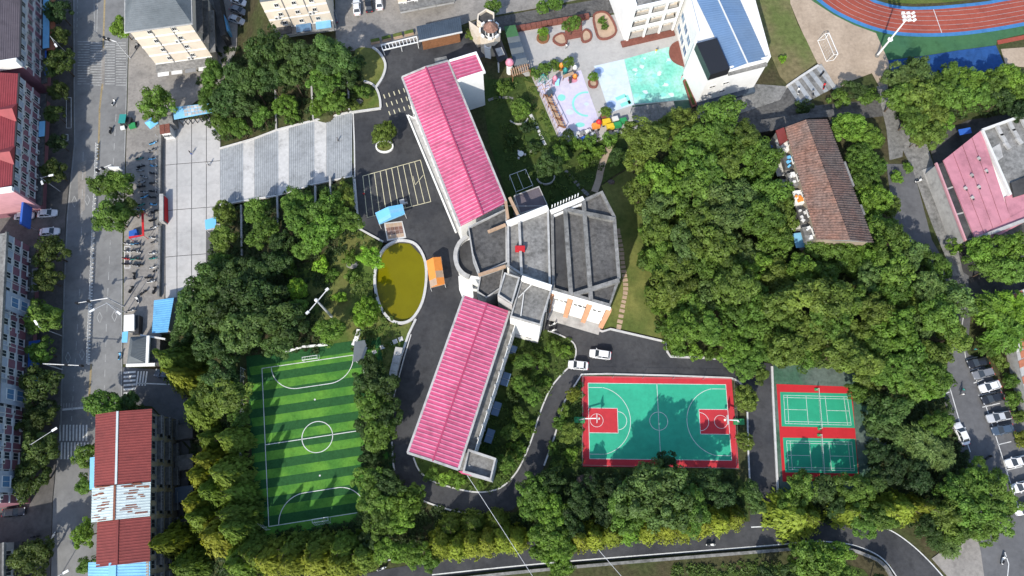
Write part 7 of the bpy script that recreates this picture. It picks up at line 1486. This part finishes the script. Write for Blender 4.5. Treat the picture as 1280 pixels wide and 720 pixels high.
t = thing('blue_banner', 'light blue banner stand on the right side of the plaza', 'banner', P(262, 276, ST)); q = W([(256, 275), (270, 271), (270, 284), (257, 287)], ST + 2.2); part(MB().prism(q, ST + 2.1, ST + 2.2), 'sheet', 'sky', t)
for p in q: part(MB().tube((p.x, p.y, ST), p, .05), 'post', 'white', t)
t = thing('market_parasol', 'light blue square parasol beside the guard booth', 'parasol', P(190, 156, ST)); c = P(189, 153, ST + 2.3); part(MB().lathe((c.x, c.y, ST + 2.1), [(1.7, 0), (1.65, .08), (.1, .8)], 4), 'canopy', 'sky', t); part(MB().tube((c.x, c.y, ST), (c.x, c.y, ST + 2.3), .05), 'pole', 'white', t)
# ================================================================ playground
def blob(c, prof, m_, label, name, n=12, cat='play toy'): return single(MB().lathe(c, prof, n), name, m_, label, cat, sm=True)
t = thing('play_train', 'orange, yellow and green play train along the lower side of the lilac floor', 'play equipment', P(765, 150))
for k, (x, y, m_, w) in enumerate([(745, 157, 'orange', 2.2), (758, 152, 'yellow', 2.4), (763, 158, 'yellow', 2.0), (769, 149, 'offwhite', 1.8), (772, 156, 'green', 2.2), (779, 151, 'green', 2.0), (755, 146, 'brown_brick', 1.8)]):
    c = P(x, y, 1.0); part(MB().box((c.x, c.y, .9), (w * .8, 1.1, 1.1), .25).box((c.x, c.y, 1.5), (w * .65, .9, .25), .25), 'carriage', m_, t)
    for s in (-1, 1): part(MB().tube((c.x - .6 * s, c.y - .8, .28), (c.x - .6 * s, c.y - .62, .28), .28, n=10), 'wheel', 'tyre', t)
c = P(749, 151, 2); part(MB().lathe((c.x, c.y, .1), [(.5, 0), (.7, .6), (.7, 1.6), (.3, 2.2)], 10), 'engine', 'red', t, True)
t = thing('climbing_bridge', 'wooden rope bridge climbing frame along the playground fence', 'play equipment', P(692, 138)); a, b = P(684, 122), P(702, 160)
for s in (-.9, .9): part(MB().beam(a + Vector((s, 0, 1.4)), b + Vector((s, 0, 1.4)), .12, .12), 'rail', 'wood_pale', t)
for k in range(13): c = a.lerp(b, k / 12); part(MB().box((c.x, c.y, .7), (1.6, .45, .1), -.4), 'plank', 'wood_pale' if k % 3 else 'wood', t)
for k in range(4):
    c = a.lerp(b, k / 3)
    for s in (-.9, .9): part(MB().tube((c.x + s, c.y, 0.02), (c.x + s, c.y, 1.5), .09), 'post', 'wood', t)
part(MB().box((P(687, 120).x, P(687, 120).y, 1.0), (1.2, 1.1, 1.6), .4), 'hut', 'slate_blue', t)
t = thing('slide_set', 'colourful slide and towers at the upper left of the lilac floor', 'play equipment', P(700, 98))
for (x, y, m_, h) in [(694, 96, 'pinkp', 2.4), (719, 94, 'orange', 1.0), (702, 80, 'orange', 2.0), (707, 86, 'teal', 1.8), (719, 83, 'white', 1.6)]:
    c = P(x, y, h); part(MB().lathe((c.x, c.y, .02), [(.6, 0), (.5, h * .7), (.7, h * .75), (.15, h + .4)], 8), 'tower', m_, t, True)
part(MB().beam(P(697, 98, 1.5), P(696, 107, .3), .9, .15), 'slide', 'sky', t); part(MB().beam(P(704, 96, 1.5), P(717, 91, 1.5), .7, .2), 'walkway', 'wood_pale', t); part(MB().beam(P(712, 96, 1.4), P(713, 104, .3), .5, .12), 'slide', 'dark', t)
for x, y in ((704, 96), (717, 91), (697, 98), (712, 96)): p = P(x, y, 1.4); part(MB().tube((p.x, p.y, .02), (p.x, p.y, 1.45), .08), 'post', 'wood', t)
t = thing('rope_climber', 'green dark-roped climbing net at the top left of the lilac floor', 'play equipment', P(680, 100)); c = P(679, 97, 1)
for k in range(5): a = k * 1.257; part(MB().tube((c.x + 1.3 * math.cos(a), c.y + 1.3 * math.sin(a), .03), (c.x, c.y, 2.4), .07), 'strut', 'teal', t)
for k in range(3): part(MB().ring([c + Vector(((1.1 - .3 * k) * math.cos(u), (1.1 - .3 * k) * math.sin(u), 0)) for u in np.linspace(0, 5.4, 7)], .06, .06, .5 + .55 * k, True), 'rope_ring', 'green', t)
t = thing('swing_frame', 'white two-legged swing frame left of the lilac floor', 'play equipment', P(682, 112))
for s in (0, 1):
    for k in (-1, 1): p = P(677 + 8 * s, 112 - 2 * s); part(MB().tube((p.x + .8 * k, p.y - .6 * k, .03), (p.x, p.y, 2.2), .07), 'leg', 'wood_pale', t)
part(MB().tube(P(677, 112, 2.2), P(685, 110, 2.2), .08), 'top_bar', 'wood_pale', t)
for i, (x, y, m_) in enumerate([(721, 167, 'offwhite'), (728, 166, 'grey'), (735, 164, 'offwhite'), (719, 172, 'white'), (730, 173, 'blue'), (741, 168, 'silver')]):
    c = P(x, y, .5); q = thing('toy_car', ['cream', 'grey', 'pale', 'white', 'blue', 'silver'][i] + ' small ride-on toy in the row below the play floor, ' + ORD[i] + ' of six', 'toy', (c.x, c.y, .03), group='ride-on toys'); part(MB().box((c.x, c.y, .4), (1.3, .8, .5), .4).box((c.x - .1, c.y, .75), (.6, .6, .3), .4), 'body', m_, q)
    for dx, dy in ((-.4, -.4), (.4, -.4), (-.4, .4), (.4, .4)): part(MB().tube((c.x + dx, c.y + dy, .2), (c.x + dx, c.y + dy + .08, .2), .17, n=8), 'wheel', 'tyre', q)
# raised beds and deck in the yard
def bed(pts, label, rim='brown_brick', fill='tan_paver', h=.45, name='raised_bed'):
    w = W(pts); t = thing(name, label, 'planter', cen(w), group='brick-edged beds of the kindergarten'); part(MB().ring(w, .45, h, 0, True), 'rim', rim, t); part(MB().prism(grow(w, -.15), 0.02, h * .55), 'fill', fill, t); return t
bed(spl([(742, 20), (755, 16), (764, 24), (770, 40), (762, 48), (750, 49), (745, 40)], 3, True), 'rounded brick-edged sand bed near the balconied wing'); bed(spl([(694, 46), (704, 43), (708, 54), (700, 57), (692, 52)], 3, True), 'small tan sand patch left of the wooden deck'); bed(spl([(732, 38), (738, 42), (738, 50), (729, 53), (727, 44)], 3, True), 'small tan sand patch right of the wooden deck')
t = thing('wooden_deck', 'red-brown wooden deck round a small tree in the yard', 'deck', P(717, 43))
for k in range(8): part(MB().prism(W([(706, 29 + k * 2.6), (727, 25 + k * 2.6), (727.6, 27.2 + k * 2.6), (706.4, 31.2 + k * 2.6)], .4), .05, .38 + .012 * (k % 2)), 'plank', 'brown_brick', t)
t = thing('brick_wall', 'low slatted red-brown wall along the top of the kindergarten yard', 'wall', P(690, 32))
for k in range(14): a, b = (644 + k * 6.6, 36.5 - k * 1.15), (644 + (k + .93) * 6.6, 36.5 - (k + .93) * 1.15); part(MB().beam(P(*a, .6), P(*b, .6), 1.0, 1.2 + .1 * (k % 2)), 'bay', 'brown_brick', t)
bed(spl([(673, 45), (679, 42), (685, 45), (684, 52), (677, 54), (672, 50)], 3, True), 'six-sided wooden bench ring round the small lime tree', 'wood', 'lawn'); bed(spl([(736, 103), (741, 100), (746, 103), (745, 109), (738, 109)], 3, True), 'round brick pot under the small tree by the pale blue floor'); 
t = thing('brick_planter', 'long brick planter against the white kindergarten wall', 'planter', P(866, 115)); part(MB().prism(W([(854, 100), (859, 98), (872, 131), (865, 134)], .6), 0.0, .6), 'rim', 'brown_brick', t); part(MB().prism(W([(856, 102), (858, 101), (869, 130), (866, 131)], .66), .3, .66), 'soil_bed', 'lawn_deep', t)
t = thing('netted_canopy', 'grey translucent-looking canopy at the lower corner of the mint floor', 'canopy', P(815, 145)); q = W([(790, 134), (842, 126), (848, 143), (792, 156)], 2.6)
for i in range(5): part(MB().prism([q[0].lerp(q[1], i / 5), q[0].lerp(q[1], (i + .97) / 5), q[3].lerp(q[2], (i + .97) / 5), q[3].lerp(q[2], i / 5)], 2.5, 2.56), 'panel', 'concrete', t)
for p in q: part(MB().tube((p.x, p.y, 0.02), (p.x, p.y, 2.5), .08), 'post', 'steel', t)
